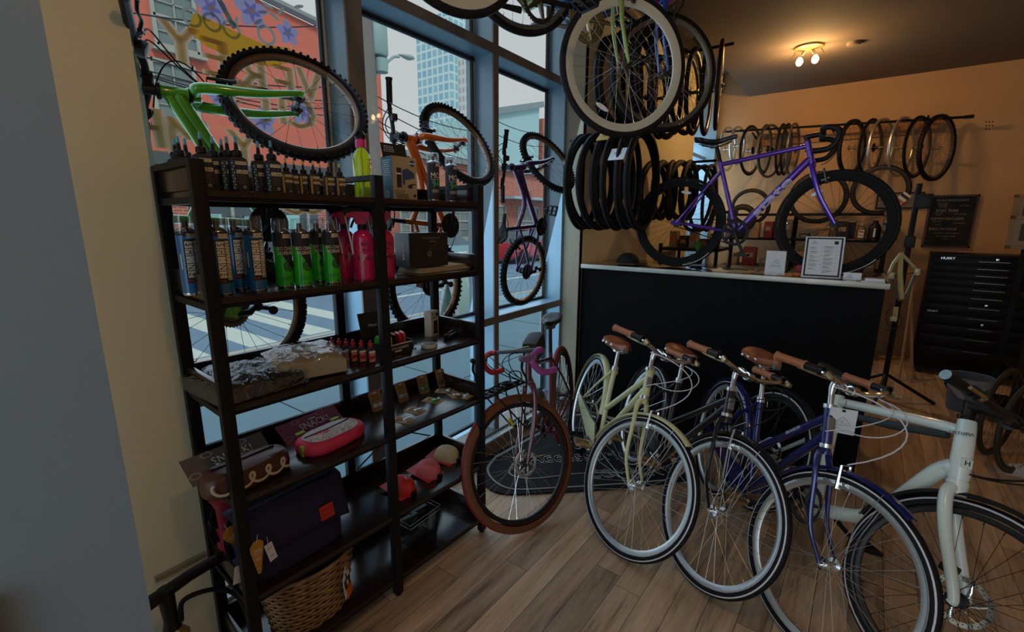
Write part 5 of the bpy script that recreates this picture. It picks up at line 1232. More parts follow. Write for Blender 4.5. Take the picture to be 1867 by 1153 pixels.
k.build('print', [M_ink, mat('navy_print', (0.03, 0.06, 0.16), 0.5), M_paper], o)
q = MB().box((0, 0, 0), (0.116, 0.002, 0.060), T(-0.006, 0.02, 0.19) @ rotx(rad(-14))); q.text('CG-2.4', 0.014, T(-0.036, 0.015, 0.203) @ rotx(rad(76)), 1, 0.0006)
for i in range(4): q.box((0, 0, 0), (0.05, 0.0006, 0.0015), T(-0.032, 0.0165+0.0015*i, 0.194-0.006*i) @ rotx(rad(-14)), 1)
q.build('hang_flap', [mat('black_card', (0.015, 0.015, 0.018), 0.5), M_paper], o)
# ---------- spray cans
def can(name, label, r, h_, body, grp, kind):
    o = thing(name, label, 'spray can', I4, grp); hb = h_*0.80
    MB().lathe([(0, 0), (r*0.93, 0), (r, 0.004), (r, 0.008)], 28).build('can_base', M_chrome, o); b = MB(); b.lathe([(r*0.99, hb-0.006), (r, hb-0.004), (r*0.97, hb), (r*0.80, hb+h_*0.028), (r*0.38, hb+h_*0.06), (0, hb+h_*0.06)], 28)
    b.build('can_shoulder', M_chrome, o)
    q = MB()
    if kind == 'shine': q.lathe([(r, 0.008), (r, hb*0.94), (r, hb)], 32, mis=[0, 1])
    elif kind == 'bio':
        n = 48; v = []; f = []; 
        for i in range(n):
            a = 2*PI*i/n; x = math.sin(a); zz = hb*(0.56-0.20*max(-1, min(1, x*1.3)))
            if math.cos(a) < 0: zz = hb*0.50
            for z in (0.008, zz, hb): v.append((r*math.sin(a), -r*math.cos(a), z))
        q.add(v, [(3*i, 3*((i+1) % n), 3*((i+1) % n)+1, 3*i+1) for i in range(n)], mi=0); q.add(v, [(3*i+1, 3*((i+1) % n)+1, 3*((i+1) % n)+2, 3*i+2) for i in range(n)], mi=1)
    else: q.lathe([(r, 0.008), (r, hb)], 32, mi=1)
    fm = T(0, -r-0.0003, 0) @ rotx(PI/2); W_ = r+0.0003
    cy = lambda y, x=0: fm @ T(0, y, 0)
    def patch(x0, x1, y0, y1, mi, dz=0.0004):
        n = max(2, int(abs(x1-x0)/r/0.18)); v = []
        for i in range(n+1):
            a = (x0+(x1-x0)*i/n)/r
            for y in (y0, y1): v.append((math.sin(a)*(W_+dz), -math.cos(a)*(W_+dz), y))
        q.add(v, [(2*i, 2*i+2, 2*i+3, 2*i+1) for i in range(n)], mi=mi)
    def word(s_, size, x, y, mi, sx=1.0, rot=0.0, dz=0.0):
        tv, tf = text_data(s_, 'CENTER'); out = []
        for (a_, b_, c_) in tv:
            a_ *= size*sx; b_ *= size
            xx = a_*math.cos(rot)-b_*math.sin(rot)+x; yy = a_*math.sin(rot)+b_*math.cos(rot)+y
            t_ = xx/W_; rr = W_+0.0006+dz+c_*0.0004; out.append((math.sin(t_)*rr, -math.cos(t_)*rr, yy))
        q.add(out, tf, mi=mi)
    x0 = 0.006
    patch(-r*0.2+x0, r*1.25, hb*0.90, hb*0.97, 2); word('MUC-OFF', r*0.46, r*0.50+x0, hb*0.935, 1)
    if kind == 'shine':
        patch(-r*0.55+x0, r*1.30, hb*0.20, hb*0.88, 1)
        for i, ch in enumerate('SHINE'):
            y = hb*(0.80-0.115*i); patch(-r*0.42+x0, r*0.28+x0, y-hb*0.052, y+hb*0.052, 2, 0.0008); word(ch, r*0.95, -r*0.07+x0, y, 1, 0.8, -PI/2, 0.0008)
        for i, ch in enumerate('SILICON'):
            y = hb*(0.82-0.088*i); patch(r*0.36+x0, r*0.90+x0, y-hb*0.040, y+hb*0.040, 2, 0.0008); word(ch, r*0.75, r*0.63+x0, y, 1, 0.8, -PI/2, 0.0008)
        word('PINE', r*0.35, -r*0.05, hb*0.235, 3); patch(-r*0.78, -r*0.66, hb*0.42, hb*0.66, 2)
    elif kind == 'bio':
        word('BIO CHAIN', r*0.58, r*0.12+x0, hb*0.715, 2, 0.72); word('DEGREASER', r*0.58, r*0.15+x0, hb*0.635, 2, 0.66)
        for (ra, rb, mi_) in ((0.50, 0.62, 1), (0.30, 0.42, 1), (0.06, 0.20, 1)):
            n = 24; v = []
            for i in range(n):
                a = 2*PI*i/n
                for rr in (ra, rb):
                    xx = (r*0.50+rr*r*math.cos(a))/W_; v.append((math.sin(xx)*(W_+0.0006), -math.cos(xx)*(W_+0.0006), hb*0.40+rr*r*math.sin(a)))
            q.add(v, [(2*i, 2*((i+1) % n), 2*((i+1) % n)+1, 2*i+1) for i in range(n)], mi=1)
        for i in range(4): patch(-r*0.5, r*(0.75-0.2*(i % 2)), hb*(0.205-0.018*i), hb*(0.21-0.018*i), 1)
        patch(r*0.46, r*0.74, hb*0.065, hb*0.085, 1); patch(r*0.56, r*0.64, hb*0.045, hb*0.105, 1)
    else:
        word('MO', r*1.35, r*0.05, hb*0.66, 2, 0.8); patch(-r*0.75, r*0.85, hb*0.555, hb*0.563, 2); word('94', r*1.5, r*0.05, hb*0.44, 0, 0.8)
        for i in range(4): patch(-r*0.6, r*(0.7-0.15*(i % 2)), hb*(0.30-0.022*i), hb*(0.307-0.022*i), 2)
    q.build('can_print', [body, M_ink, mat('cream_print', (0.75, 0.68, 0.55), 0.6), mat('red_print', (0.5, 0.04, 0.04), 0.5)], o)
    MB().lathe([(0, hb+h_*0.06), (r*0.30, hb+h_*0.06), (r*0.28, hb+h_*0.12), (r*0.22, hb+h_*0.13), (0, hb+h_*0.13)], 14).build('nozzle', M_blackpl, o)
    MB().lathe([(r*0.99, hb+0.001), (r*0.99, h_-0.01), (r*0.90, h_), (0, h_)], 28).build('clear_cap', M_clearpl, o)
    return o
m_canblue = mat('blue_can_print', (0.01, 0.13, 0.36), 0.3, coat=0.3); m_cangreen = mat('green_can_print', (0.02, 0.48, 0.012), 0.3, coat=0.3); m_canblk = mat('green_number_print', (0.03, 0.5, 0.10), 0.35)
c0 = can('spray_can', 'blue silicon shine spray can hidden furthest left behind the post', 0.0275, 0.235, m_canblue, 'blue silicon spray cans', 'shine'); c0.matrix_basis = SP(su(352, 520, .13), .13, LV[1], rad(-20))
for px, w, lb, r_ in ((409, .050, 'blue silicon spray can in front, just right of the left post', -18), (440, .14, 'blue silicon spray can in the back, between two front ones', -20), (472, .055, 'blue silicon spray can in front, furthest right of the blue ones', -22)):
    dup(c0, SP(su(px, 535, w), w, LV[1], rad(r_)), label=lb)
c0 = can('spray_can', 'green and black degreaser can, left and slightly behind', 0.0275, 0.228, m_cangreen, 'green chain degreaser cans', 'bio'); c0.matrix_basis = SP(su(521, 520, .075), .075, LV[1], rad(-20))
for px, w, lb, r_ in ((555, .045, 'green and black degreaser can standing frontmost', -20), (585, .12, 'green and black degreaser can hidden behind the front two', -18), (608, .05, 'green and black degreaser can next to the pink bottles', -22)):
    dup(c0, SP(su(px, 522, w), w, LV[1], rad(r_)), label=lb)
c0 = can('spray_can', 'black spray can with green 94, left one of the pair on the top shelf', 0.026, 0.200, m_canblk, 'black cans with a green 94', 'mo'); c0.matrix_basis = SP(su(791, 365, .07), .07, LV[0], rad(-20))
dup(c0, SP(su(823, 365, .09), .09, LV[0], rad(-20)), label='black spray can with green 94, right one of the pair on the top shelf')
# ---------- pink spray bottles
def pink(label, M):
    o = thing('spray_bottle', label, 'spray bottle', M, 'pink bike wash spray bottles'); r = 0.040
    mp = mat('pink_liquid', (0.60, 0.015, 0.13), 0.15, coat=0.6)
    secs = []
    for z, k in ((0, 0.93), (0.005, 1), (0.148, 1), (0.165, 0.93), (0.178, 0.70), (0.185, 0.42), (0.190, 0.38)):
        secs.append([(math.cos(2*PI*i/28)*r*k, math.sin(2*PI*i/28)*r*0.72*(k if k < 0.9 else 1), z) for i in range(28)])
    loft(secs).build('bottle_body', mp, o, smooth=60)
    MB().lathe([(0.0, 0.188), (0.017, 0.188), (0.017, 0.208), (0, 0.208)], 18).build('collar', M_blackpl, o)
    q = MB(); q.prism([(-0.025, 0), (0.012, 0), (0.014, 0.012), (0.03, 0.03), (0.028, 0.046), (-0.03, 0.046), (-0.055, 0.040), (-0.055, 0.026), (-0.028, 0.022)], 0.026, T(0, 0.013, 0.208) @ rotx(PI/2)); q.build('sprayer_head', mp, o)
    q = MB(); q.tube(smooth_path([(0.012, 0, 0.252), (-0.02, 0, 0.262), (-0.052, 0, 0.258), (-0.066, 0, 0.250)], 4), [0.014]*8+[0.012]*4+[0.010], 8, flat=0.5); q.tube(smooth_path([(-0.02, 0, 0.235), (-0.032, 0, 0.215), (-0.040, 0, 0.195)], 4), 0.005, 6); q.build('trigger', M_blackpl, o)
    q = MB(); fm = T(0.004, -r*0.72-0.001, 0) @ rotx(PI/2)
    q.text('BIKE', 0.013, fm @ T(0.002, 0.112, 0), 0, 0.0008); q.box((0.002, 0.135, 0.0), (0.030, 0.014, 0.0008), fm, 1); q.text('MUC-OFF', 0.0075, fm @ T(0.002, 0.135, 0.0004), 0, 0.0008); q.text('WASH', 0.024, fm @ T(0.002, 0.083, 0), 0, 0.0008, sx=0.9)
    q.prism([(-0.030, 0.120), (-0.012, 0.100), (0.004, 0.094), (-0.010, 0.068), (-0.028, 0.042), (-0.016, 0.062), (-0.020, 0.088), (-0.016, 0.10)], 0.0008, fm, 2)
    q.build('label', [M_ink, mat('dark_pink_print', (0.30, 0.01, 0.07), 0.4), mat('pale_pink_print', (0.60, 0.28, 0.30), 0.5)], o)
    MB().tube([(-0.058, 0, 0.236), (-0.046, -0.03, 0.15), (-0.040, -0.033, 0.10)], 0.003, 6).build('spout_tube', M_paper, o)
    return o
p0 = pink('pink bike wash spray bottle behind and left of the other two', SP(su(634, 512, .17), .17, LV[1], rad(5)))
dup(p0, SP(su(666, 515, .07), .07, LV[1], rad(-28)), label='pink bike wash spray bottle just left of the middle post')
dup(p0, SP(su(703, 512, .08), .08, LV[1], rad(-24)), label='pink bike wash spray bottle just right of the middle post')
# ---------- camera drone box on folded paper bag
o = thing('paper_bag', 'folded brown paper bag lying under the black box', 'bag', SP(su(795, 505, .12), .12, LV[1], rad(2)))
b = MB()
for i in range(4):
    pts = [(-0.15, -0.075), (0.165, -0.07+0.01*i), (0.19, -0.03), (0.18, 0.08), (-0.15, 0.085)]
    b.prism([(x*(1-0.02*i), y) for x, y in pts], 0.0035, T(0, 0, 0.001+0.0055*i) @ rotx(rad(0.6*(i-1))))
b.build('folded_paper', mat('pale_brown_paper', (0.55, 0.42, 0.26), 0.75, bump=0.5, bscale=25), o)
o = carton('camera_box', 'black box with grey side and a dark camera picture on the paper bag', SP(su(770, 480, .11)+0.005, .115, LV[1]+0.026, rad(-4)), (0.205, 0.105, 0.145), [mat('black_box_card', (0.010, 0.010, 0.011), 0.3), mat('dark_grey_card', (0.05, 0.065, 0.07), 0.4)])
k = MB(); fm = T(0, -0.053, 0) @ rotx(PI/2); k.text('HOVERAIR X1', 0.015, fm @ T(0.012, 0.122, 0), 0, 0.0006); k.box((0.02, 0.108, 0), (0.034, 0.004, 0.0006), fm, 1)
k.prism([(-0.01, 0.055), (0.0, 0.085), (0.04, 0.105), (0.048, 0.098), (0.012, 0.072), (0.008, 0.05)], 0.0008, fm, 2); k.lathe([(0.006, 0), (0.011, 0), (0.011, 0.001), (0.006, 0.001)], 18, fm @ T(0.0, 0.055, 0.0006), mi=1, closed=True); k.lathe([(0.012, 0), (0.016, 0), (0.016, 0.001), (0.012, 0.001)], 18, fm @ T(0.004, 0.030, 0.0), mi=2, closed=True)
fs = T(-0.1036, 0, 0) @ rotz(-PI/2) @ rotx(PI/2); k.text('HOVER', 0.020, fm @ I4 if False else fs @ T(0.01, 0.065, 0.0006) @ rotz(-PI/2), 3, 0.0006, sx=1.1)
k.build('print', [mat('dim_grey_print', (0.14, 0.14, 0.14), 0.5), mat('bronze_print', (0.20, 0.13, 0.06), 0.4), mat('dim_brown_print', (0.035, 0.028, 0.024), 0.4), M_paper], o)
# ---------- level 3: shirts in plastic, red bottles, lever display, cartons, tins
def crumple(name, label, M, dims, m_cloth, seed, fold=True):
    o = thing(name, label, 'folded shirt', M, 'folded shirts in plastic sleeves')
    bm = bmesh.new(); bmesh.ops.create_cube(bm, size=1); bmesh.ops.subdivide_edges(bm, edges=bm.edges[:], cuts=14, use_grid_fill=True)
    for v in bm.verts:
        x, y, z = v.co; k = (1-(abs(2*x)**4)*0.25); l = 1-(abs(2*y)**4)*0.25
        v.co = Vector((x*dims[0]*(0.93+0.07*l), y*dims[1]*(0.93+0.07*k), (z+0.5)*dims[2]*k*l))
        if z > -0.45: v.co.z += (noise.noise(Vector((x*7+seed, y*7, z*3)))*0.35)*dims[2]*0.5
        v.co.z = max(0.001, v.co.z)
    bm.verts.index_update(); me = [v.co.copy() for v in bm.verts]; fc = [[v.index for v in f.verts] for f in bm.faces]; bm.free()
    c = MB().add(me, fc).build('folded_cloth', m_cloth, o, smooth=80)
    q = []
    for p in me:
        n_ = noise.noise(Vector((p.x*17+seed, p.y*23, 1)))
        q.append(Vector((p.x*1.07, p.y*1.09, max(0.0005, p.z*1.02+0.004+(0.011*n_ if p.z > 0.004 else 0)))))
    mw = bpy.data.materials.get('crinkled_film')
    if not mw:
        mw = glass_mat('crinkled_film', (0.93, 0.95, 0.97), 0.13, 0.08); nn = mw.node_tree; t = nn.nodes.new('ShaderNodeTexCoord'); x = nn.nodes.new('ShaderNodeTexNoise'); x.inputs['Scale'].default_value = 11; x.inputs['Detail'].default_value = 2; x.inputs['Distortion'].default_value = 2.2
        bp = nn.nodes.new('ShaderNodeBump'); bp.inputs['Strength'].default_value = 1.0; bp.inputs['Distance'].default_value = 0.018; nn.links.new(t.outputs['Object'], x.inputs['Vector']); nn.links.new(x.outputs['Fac'], bp.inputs['Height'])
        g = [n for n in nn.nodes if n.type == 'BSDF_GLOSSY'][0]; nn.links.new(bp.outputs[0], g.inputs['Normal'])
    MB().add(q, fc).build('plastic_sleeve', mw, o, smooth=80)
    if fold:
        r = MB()
        for s_ in (1.0, 0.68, 0.4): r.tube([(dims[0]*0.0+0.055*s_*math.cos(a), -dims[1]*0.47, dims[2]*0.42+dims[2]*0.36*s_*math.sin(a)) for a in [PI*0.1+1.8*PI*k/20 for k in range(20)]], 0.004, 6, M=T(-dims[0]*0.25, 0, 0))
        r.build('fold_roll', m_cloth, o)
    return o
crumple('folded_shirt', 'dark grey shirt folded in a clear plastic sleeve, left on the third shelf', SP(su(420, 690, .15)+0.045, .15, LV[2], rad(4)), (0.27, 0.27, 0.06), mat('charcoal_cloth', (0.022, 0.021, 0.022), 0.9, bump=0.3), 3.1, False)
crumple('folded_shirt', 'beige shirt folded in a clear plastic sleeve beside the red bottles', SP(su(590, 680, .12)-0.055, .15, LV[2]+0.008, rad(-14)), (0.24, 0.24, 0.075), mat('sand_cloth', (0.42, 0.34, 0.22), 0.9, bump=0.3), 9.4, True)
def redb():
    o = thing('oil_bottle', '', 'bottle', I4, 'red capped oil bottles on the third shelf'); wd, d, h_ = 0.030, 0.022, 0.090
    secs = []
    for z, k in ((0, 0.9), (0.003, 1), (h_*0.6, 1), (h_*0.68, 0.8), (h_*0.72, 0.4)): secs.append([(math.copysign(abs(math.cos(2*PI*i/20))**0.5, math.cos(2*PI*i/20))*wd/2*k, math.copysign(abs(math.sin(2*PI*i/20))**0.5, math.sin(2*PI*i/20))*d/2*k, z) for i in range(20)])
    loft(secs).build('bottle_body', M_ink, o, smooth=50)
    MB().lathe([(0, h_*0.72), (0.0085, h_*0.72), (0.0085, h_*0.86), (0.005, h_*0.88), (0.0045, h_), (0, h_)], 12).build('cap', mat('red_cap', (0.45, 0.015, 0.02), 0.35), o)
    q = MB(); fm = T(0, -d/2-0.0006, 0) @ rotx(PI/2); q.box((0, h_*0.24, 0), (wd*0.92, h_*0.40, 0.0006), fm, 0); q.box((0, h_*0.50, 0), (wd*0.86, h_*0.10, 0.0006), fm, 1)
    q.text('RED', 0.010, fm @ T(0, h_*0.38, 0.0006), 1, 0.0006); q.text('OIL', 0.012, fm @ T(0, h_*0.26, 0.0006), 2, 0.0006)
    for i in range(3): q.box((0, h_*(0.15-0.04*i), 0.0006), (wd*0.7, 0.001, 0.0006), fm, 1)
    q.build('label', [mat('red_print', (0.5, 0.04, 0.04), 0.5), mat('cream_print', (0.75, 0.68, 0.55), 0.6), M_ink], o); return o
r0 = None
for i, (px, w) in enumerate(((607, .205), (620, .175), (633, .145), (645, .115), (660, .085), (677, .050))):
    o = redb() if r0 is None else dup(r0); r0 = r0 or o
    o.matrix_basis = SP(su(px, 655, w), w, LV[2], rad(-8)); o['label'] = '%s red capped oil bottle of the diagonal row' % ['rearmost', 'second rearmost', 'third rearmost', 'third frontmost', 'second frontmost', 'frontmost'][i]
# lever display
ud = su(722, 640, .10)
o = thing('lever_display', 'black card counter display filled with coloured tire levers beside the middle post', 'display box', SP(ud-0.015, .12, LV[2], rad(0)))
q = MB(); W_, D_ = 0.150, 0.11
q.box((0, -D_/2, 0.022), (W_, 0.003, 0.044)); q.box((0, D_/2, 0.03), (W_, 0.003, 0.06)); q.box((-W_/2, 0, 0.026), (0.003, D_, 0.052)); q.box((W_/2, 0, 0.026), (0.003, D_, 0.052)); q.box((0, 0, 0.002), (W_, D_, 0.004))
q.box((0, 0, 0.075), (W_*0.98, 0.003, 0.17), T(0, D_/2+0.025, 0.005) @ rotx(rad(-14))); q.build('display_card', mat('black_card', (0.015, 0.015, 0.018), 0.5), o)
k = MB(); k.text('Micro Levers', 0.020, T(0, -D_/2-0.002, 0.028) @ rotx(PI/2), 0, 0.0006); k.box((0, -D_/2-0.002, 0.014), (0.035, 0.001, 0.006)); k.text('Micro Levers', 0.018, T(-0.01, D_/2+0.008, 0.115) @ rotx(rad(76)), 0, 0.0006)
k.box((0, -D_/2-0.001, 0.043), (W_, 0.004, 0.003)); k.build('print', mat('cream_print', (0.75, 0.68, 0.55), 0.6), o)
lc = [('green', (0.07, 0.45, 0.03)), ('green', (0.07, 0.45, 0.03)), ('green', (0.07, 0.45, 0.03)), ('yellow', (0.62, 0.40, 0.02)), ('yellow', (0.62, 0.40, 0.02)), ('black', (0.01, 0.01, 0.01)), ('black', (0.01, 0.01, 0.01)), ('red', (0.5, 0.03, 0.02)), ('red', (0.5, 0.03, 0.02)), ('coral', (0.62, 0.06, 0.06)), ('coral', (0.62, 0.06, 0.06)), ('pink', (0.55, 0.03, 0.12))]
for i, (cn, cc) in enumerate(lc):
    x = -0.064+0.0118*i; lv = MB()
    lv.prism([(-0.022, 0), (0.022, 0), (0.022, 0.062), (0.012, 0.072), (-0.014, 0.068), (-0.022, 0.058)], 0.009, rotz(PI/2) @ rotx(PI/2))
    lo = lv.build('tire_lever', mat('lever_'+cn, cc, 0.35), None, SP(ud-0.015+x, .115+0.014*((i*3) % 2), LV[2]+0.006))
    tag(lo, '%s plastic tire lever, number %s from the left in the display box' % (cn, ['one', 'two', 'three', 'four', 'five', 'six', 'seven', 'eight', 'nine', 'ten', 'eleven', 'twelve'][i]), 'tire lever', 'coloured tire levers in the black display box')
# carton with window, tin, small black things
uc = su(795, 612, .17)
o = thing('tool_box_carton', 'tall cream carton with a dark window on the right third shelf', 'box', SP(uc, .20, LV[2], rad(14)))
q = MB(); q.box((0, 0, 0.062), (0.062, 0.04, 0.124), bev=0.001); q.build('carton', mat('cream_card', (0.45, 0.40, 0.30), 0.6), o)
q = MB(); fm = T(0, -0.0206, 0) @ rotx(PI/2); q.box((0.004, 0.045, 0), (0.034, 0.066, 0.001), fm, 0); q.box((-0.002, 0.045, 0.001), (0.006, 0.05, 0.001), fm, 1); q.box((0.012, 0.045, 0.001), (0.005, 0.045, 0.001), fm, 1)
q.text('BLADE', 0.010, fm @ T(-0.006, 0.092, 0), 0, 0.0008); q.prism([(-0.018, 0.112), (-0.008, 0.112), (-0.013, 0.103)], 0.001, fm, 0); q.box((0.018, 0.105, 0), (0.018, 0.016, 0.001), fm, 0); q.build('print', [M_ink, M_darksteel], o)
o = thing('tin', 'round cream tin with dark lid near the shelf front', 'tin', SP(su(784, 628, .045), .05, LV[2]))
MB().lathe([(0, 0), (0.035, 0), (0.036, 0.002), (0.036, 0.014), (0.035, 0.016), (0, 0.016)], 28).build('tin_body', mat('cream_tin', (0.50, 0.46, 0.34), 0.35), o); MB().lathe([(0, 0.0162), (0.030, 0.0162), (0.030, 0.017), (0, 0.017)], 28).build('lid_label', mat('dim_grey_print', (0.14, 0.14, 0.14), 0.5), o)
o = thing('strap_mount', 'black strap mount lying right of the cream carton', 'mount', SP(su(822, 618, .10), .10, LV[2], rad(20)))
q = MB(); q.box((0, 0, 0.012), (0.085, 0.035, 0.022), bev=0.006); q.tube([(-0.05, 0, 0.012), (-0.03, 0, 0.026), (0.03, 0, 0.028), (0.06, 0, 0.012)], 0.006, 6); q.tube([(0.04, -0.01, 0.02), (0.06, 0.01, 0.035), (0.07, 0.02, 0.022)], 0.004, 6); q.build('mount_body', M_blackpl, o)
o = thing('light_mount', 'tiny black bracket right of the lever display', 'mount', SP(su(748, 622, .11), .11, LV[2])); q = MB().box((0, 0, 0.008), (0.03, 0.02, 0.014), bev=0.004); q.tube([(0.01, 0, 0.014), (0.025, -0.005, 0.02), (0.03, 0, 0.008)], 0.004, 6); q.build('mount_body', M_blackpl, o)
# ---------- level 4: bags and blister cards
def hipbag(name, label, M, w, d, h_, m_body, m_zip, deco, card_m, lt):
    o = thing(name, label, 'bag', M)
    secs = []; n = 28
    for z, k in ((0, 0.90), (0.006, 0.98), (h_*0.4, 1.0), (h_*0.8, 0.97), (h_*0.97, 0.90), (h_, 0.6), (h_*1.01, 0.1)):
        ring = []
        for i in range(n):
            a = 2*PI*i/n; x = math.copysign(abs(math.cos(a))**0.62, math.cos(a))*w/2*k; y = math.copysign(abs(math.sin(a))**0.75, math.sin(a))*d/2*k
            if y > 0: y *= 0.75
            ring.append((x, y, z+0.004*noise.noise(Vector((x*20, y*20, z*20)))))
        secs.append(ring)
    loft(secs).build('bag_body', m_body, o, smooth=60)
    q = MB().tube([(-w*0.36, d*0.10, h_*1.01), (0, d*0.06, h_*1.02), (w*0.38, d*0.10, h_*1.01)], 0.004, 6, flat=0.5); q.box((w*0.34, d*0.10, h_*1.03), (0.012, 0.006, 0.006)); q.build('zip', m_zip, o)
    c = MB().prism([(-w*0.52, 0), (w*0.42, 0), (w*0.42, 0.10), (-w*0.52, 0.10)], 0.002, T(0, d*0.28, h_*0.45) @ rotx(rad(38)))
    c.box((0, 0.078, 0.002), (0.03, 0.006, 0.002), T(0, d*0.28, h_*0.45) @ rotx(rad(38)), 1); c.text('SNACK!', 0.042, T(0, d*0.28, h_*0.45) @ rotx(rad(38)) @ T(0.0, 0.055, 0.003), 1, 0.001, sx=0.9); c.text('SNACK!', 0.030, T(0.0, d*0.28, h_*0.45) @ rotx(rad(38)) @ T(0.02, 0.018, 0.003), 1, 0.001, sx=0.9)
    for i in range(5): c.lathe([(0.012, 0), (0.020, 0), (0.020, 0.0006), (0.012, 0.0006)], 14, T(0, d*0.28, h_*0.45) @ rotx(rad(38)) @ T(-w*0.45+w*0.2*i, 0.088 if i % 2 else 0.03, 0.0022) @ Matrix.Diagonal((1, 0.6, 1, 1)), mi=2, closed=True)
    c.build('header_card', card_m, o); deco(o, w, d, h_); return o
def deco_loops(o, w, d, h_):
    q = MB(); P = []
    for i in range(120):
        t = i/119; a = t*2*PI*4.5
        x = -w*0.44+w*0.86*t-0.018*math.sin(a); z = h_*0.50+h_*0.30*math.cos(a)*0.9; P.append((x, -d/2*(1-abs(2*x/w)**3*0.30)-0.001, z))
    q.tube(P, 0.0048, 5, flat=0.35); q.build('icing_loops', mat('cream_decal', (0.66, 0.60, 0.50), 0.7), o)
def deco_pink(o, w, d, h_):
    q = MB(); n = 28; zt = h_*1.022
    q.add([(math.copysign(abs(math.cos(2*PI*i/n))**0.62, math.cos(2*PI*i/n))*w/2*0.80, math.copysign(abs(math.sin(2*PI*i/n))**0.75, math.sin(2*PI*i/n))*d/2*(0.80 if math.sin(2*PI*i/n) < 0 else 0.6), zt) for i in range(n)], [tuple(range(n))], mi=0)
    rr = random.Random(5)
    for i in range(170):
        x = rr.uniform(-1, 1)*w*0.37; y = -rr.uniform(-0.4, 1)*d*0.36
        if (x/(w*0.40))**2+(y/(d*0.40))**2 > 1: continue
        q.box((x, y, zt+0.0006), (0.0035, 0.002, 0.0006), mi=1)
    q.build('speckled_panel', [mat('pale_panel', (0.62, 0.60, 0.58), 0.7), M_ink], o)
    q = MB().box((-w*0.35, -d*0.26, h_*0.45), (w*0.26, 0.02, h_*0.8), rotz(rad(-12)), bev=0.004); q.build('lime_patch', mat('lime_cloth', (0.30, 0.50, 0.04), 0.7), o)
    q = MB()
    for sx in (-0.30, 0.26): q.box((w*sx, d*0.36, h_*1.05), (0.035, 0.018, 0.008), bev=0.003)
    q.build('lime_buckle', mat('lime_cloth', (0.30, 0.50, 0.04), 0.7), o)
hipbag('hip_bag', 'brown hip bag with cream loop pattern and snack header card', SP(su(500, 850, .06)-0.075, .095, LV[3], rad(6)), 0.28, 0.14, 0.075, mat('brown_leatherette', (0.085, 0.028, 0.018), 0.4, bump=0.25), M_blackpl, deco_loops, [mat('grey_brown_card', (0.13, 0.11, 0.10), 0.5), mat('cream_print', (0.75, 0.68, 0.55), 0.6), mat('mid_brown_print', (0.30, 0.26, 0.22), 0.5)], 0)
hipbag('hip_bag', 'pink and lime hip bag with speckled panel and purple snack card', SP(su(615, 820, .08)+0.005, .135, LV[3], rad(8)), 0.28, 0.175, 0.05, mat('neon_pink_cloth', (0.70, 0.04, 0.12), 0.6), M_blackpl, deco_pink, [mat('plum_card', (0.22, 0.05, 0.09), 0.5), mat('pale_lilac_print', (0.55, 0.48, 0.54), 0.6), mat('rose_print', (0.34, 0.12, 0.16), 0.5)], 0)
m_blis = mat('brown_blister_card', (0.36, 0.20, 0.07), 0.6); 
def blister(label, M, col, grp):
    o = thing('blister_card', label, 'blister pack', M, grp); q = MB(); w, h_ = 0.062, 0.095
    q.prism([(-w/2, 0.006), (-w/2+0.006, 0), (w/2-0.006, 0), (w/2, 0.006), (w/2, h_-0.006), (w/2-0.006, h_), (-w/2+0.006, h_), (-w/2, h_-0.006)], 0.0012)
    q.box((0, h_*0.90, 0.0012), (0.018, 0.006, 0.001), mi=2); q.text('BITS', 0.017, T(0, h_*0.73, 0.0014), 1, 0.0006)
    for i in range(2): q.box((0, h_*(0.6-0.05*i), 0.0014), (0.035, 0.0015, 0.0005), mi=1)
    q.build('backing_card', [m_blis, M_ink, M_paper], o)
    for sx in (-1, 1): MB().lathe([(0, 0.014), (0.007, 0.012), (0.0105, 0.006), (0.011, 0)], 14, T(sx*0.012, h_*0.30, 0.001)).build('light', col, o)
    MB().box((0, h_*0.30, 0.008), (0.050, 0.028, 0.014), bev=0.006).build('blister', M_clearpl, o); return o
ml = [mat('white_gel', (0.62, 0.62, 0.60), 0.4), mat('grey_gel', (0.40, 0.42, 0.42), 0.4), mat('green_gel', (0.04, 0.36, 0.06), 0.4), mat('brown_gel', (0.14, 0.035, 0.02), 0.4)]
for i, (px, w) in enumerate(((690, .24), (737, .24), (775, .245), (808, .245))):
    blister(['orange brown blister card with white lights, upright left of the middle post', 'upright blister card with round grey lights just right of the post', 'upright blister card with green lights', 'upright blister card with brown light, furthest right'][i], SP(su(px, 720, w), w, LV[3], rad([-6, 4, -2, 3][i])) @ rotx(rad(70)) @ rotz(rad([4, 0, -3, -4][i])), ml[i], 'blister cards on the fourth shelf')
for i, (px, py, w, rz) in enumerate(((735, 765, .07, 20), (757, 750, .11, 10), (790, 738, .14, 14), (812, 728, .19, 30), (830, 730, .11, -20), (845, 736, .07, 10))):
    blister(['flat lying blister card with white lights, nearest the middle post', 'flat lying blister card with grey lights, second from the post', 'flat lying blister card with green lights', 'flat lying blue grey blister card behind the green one', 'flat lying pale yellow card near the right end', 'flat lying card at the right shelf end'][i], SP(su(px, py, w), w, LV[3]+0.0005) @ rotz(rad(rz)) @ T(0, -0.045, 0), [ml[0], ml[1], ml[2], ml[1], mat('pale_yellow_gel', (0.55, 0.50, 0.25), 0.5), ml[0]][i], 'blister cards on the fourth shelf')
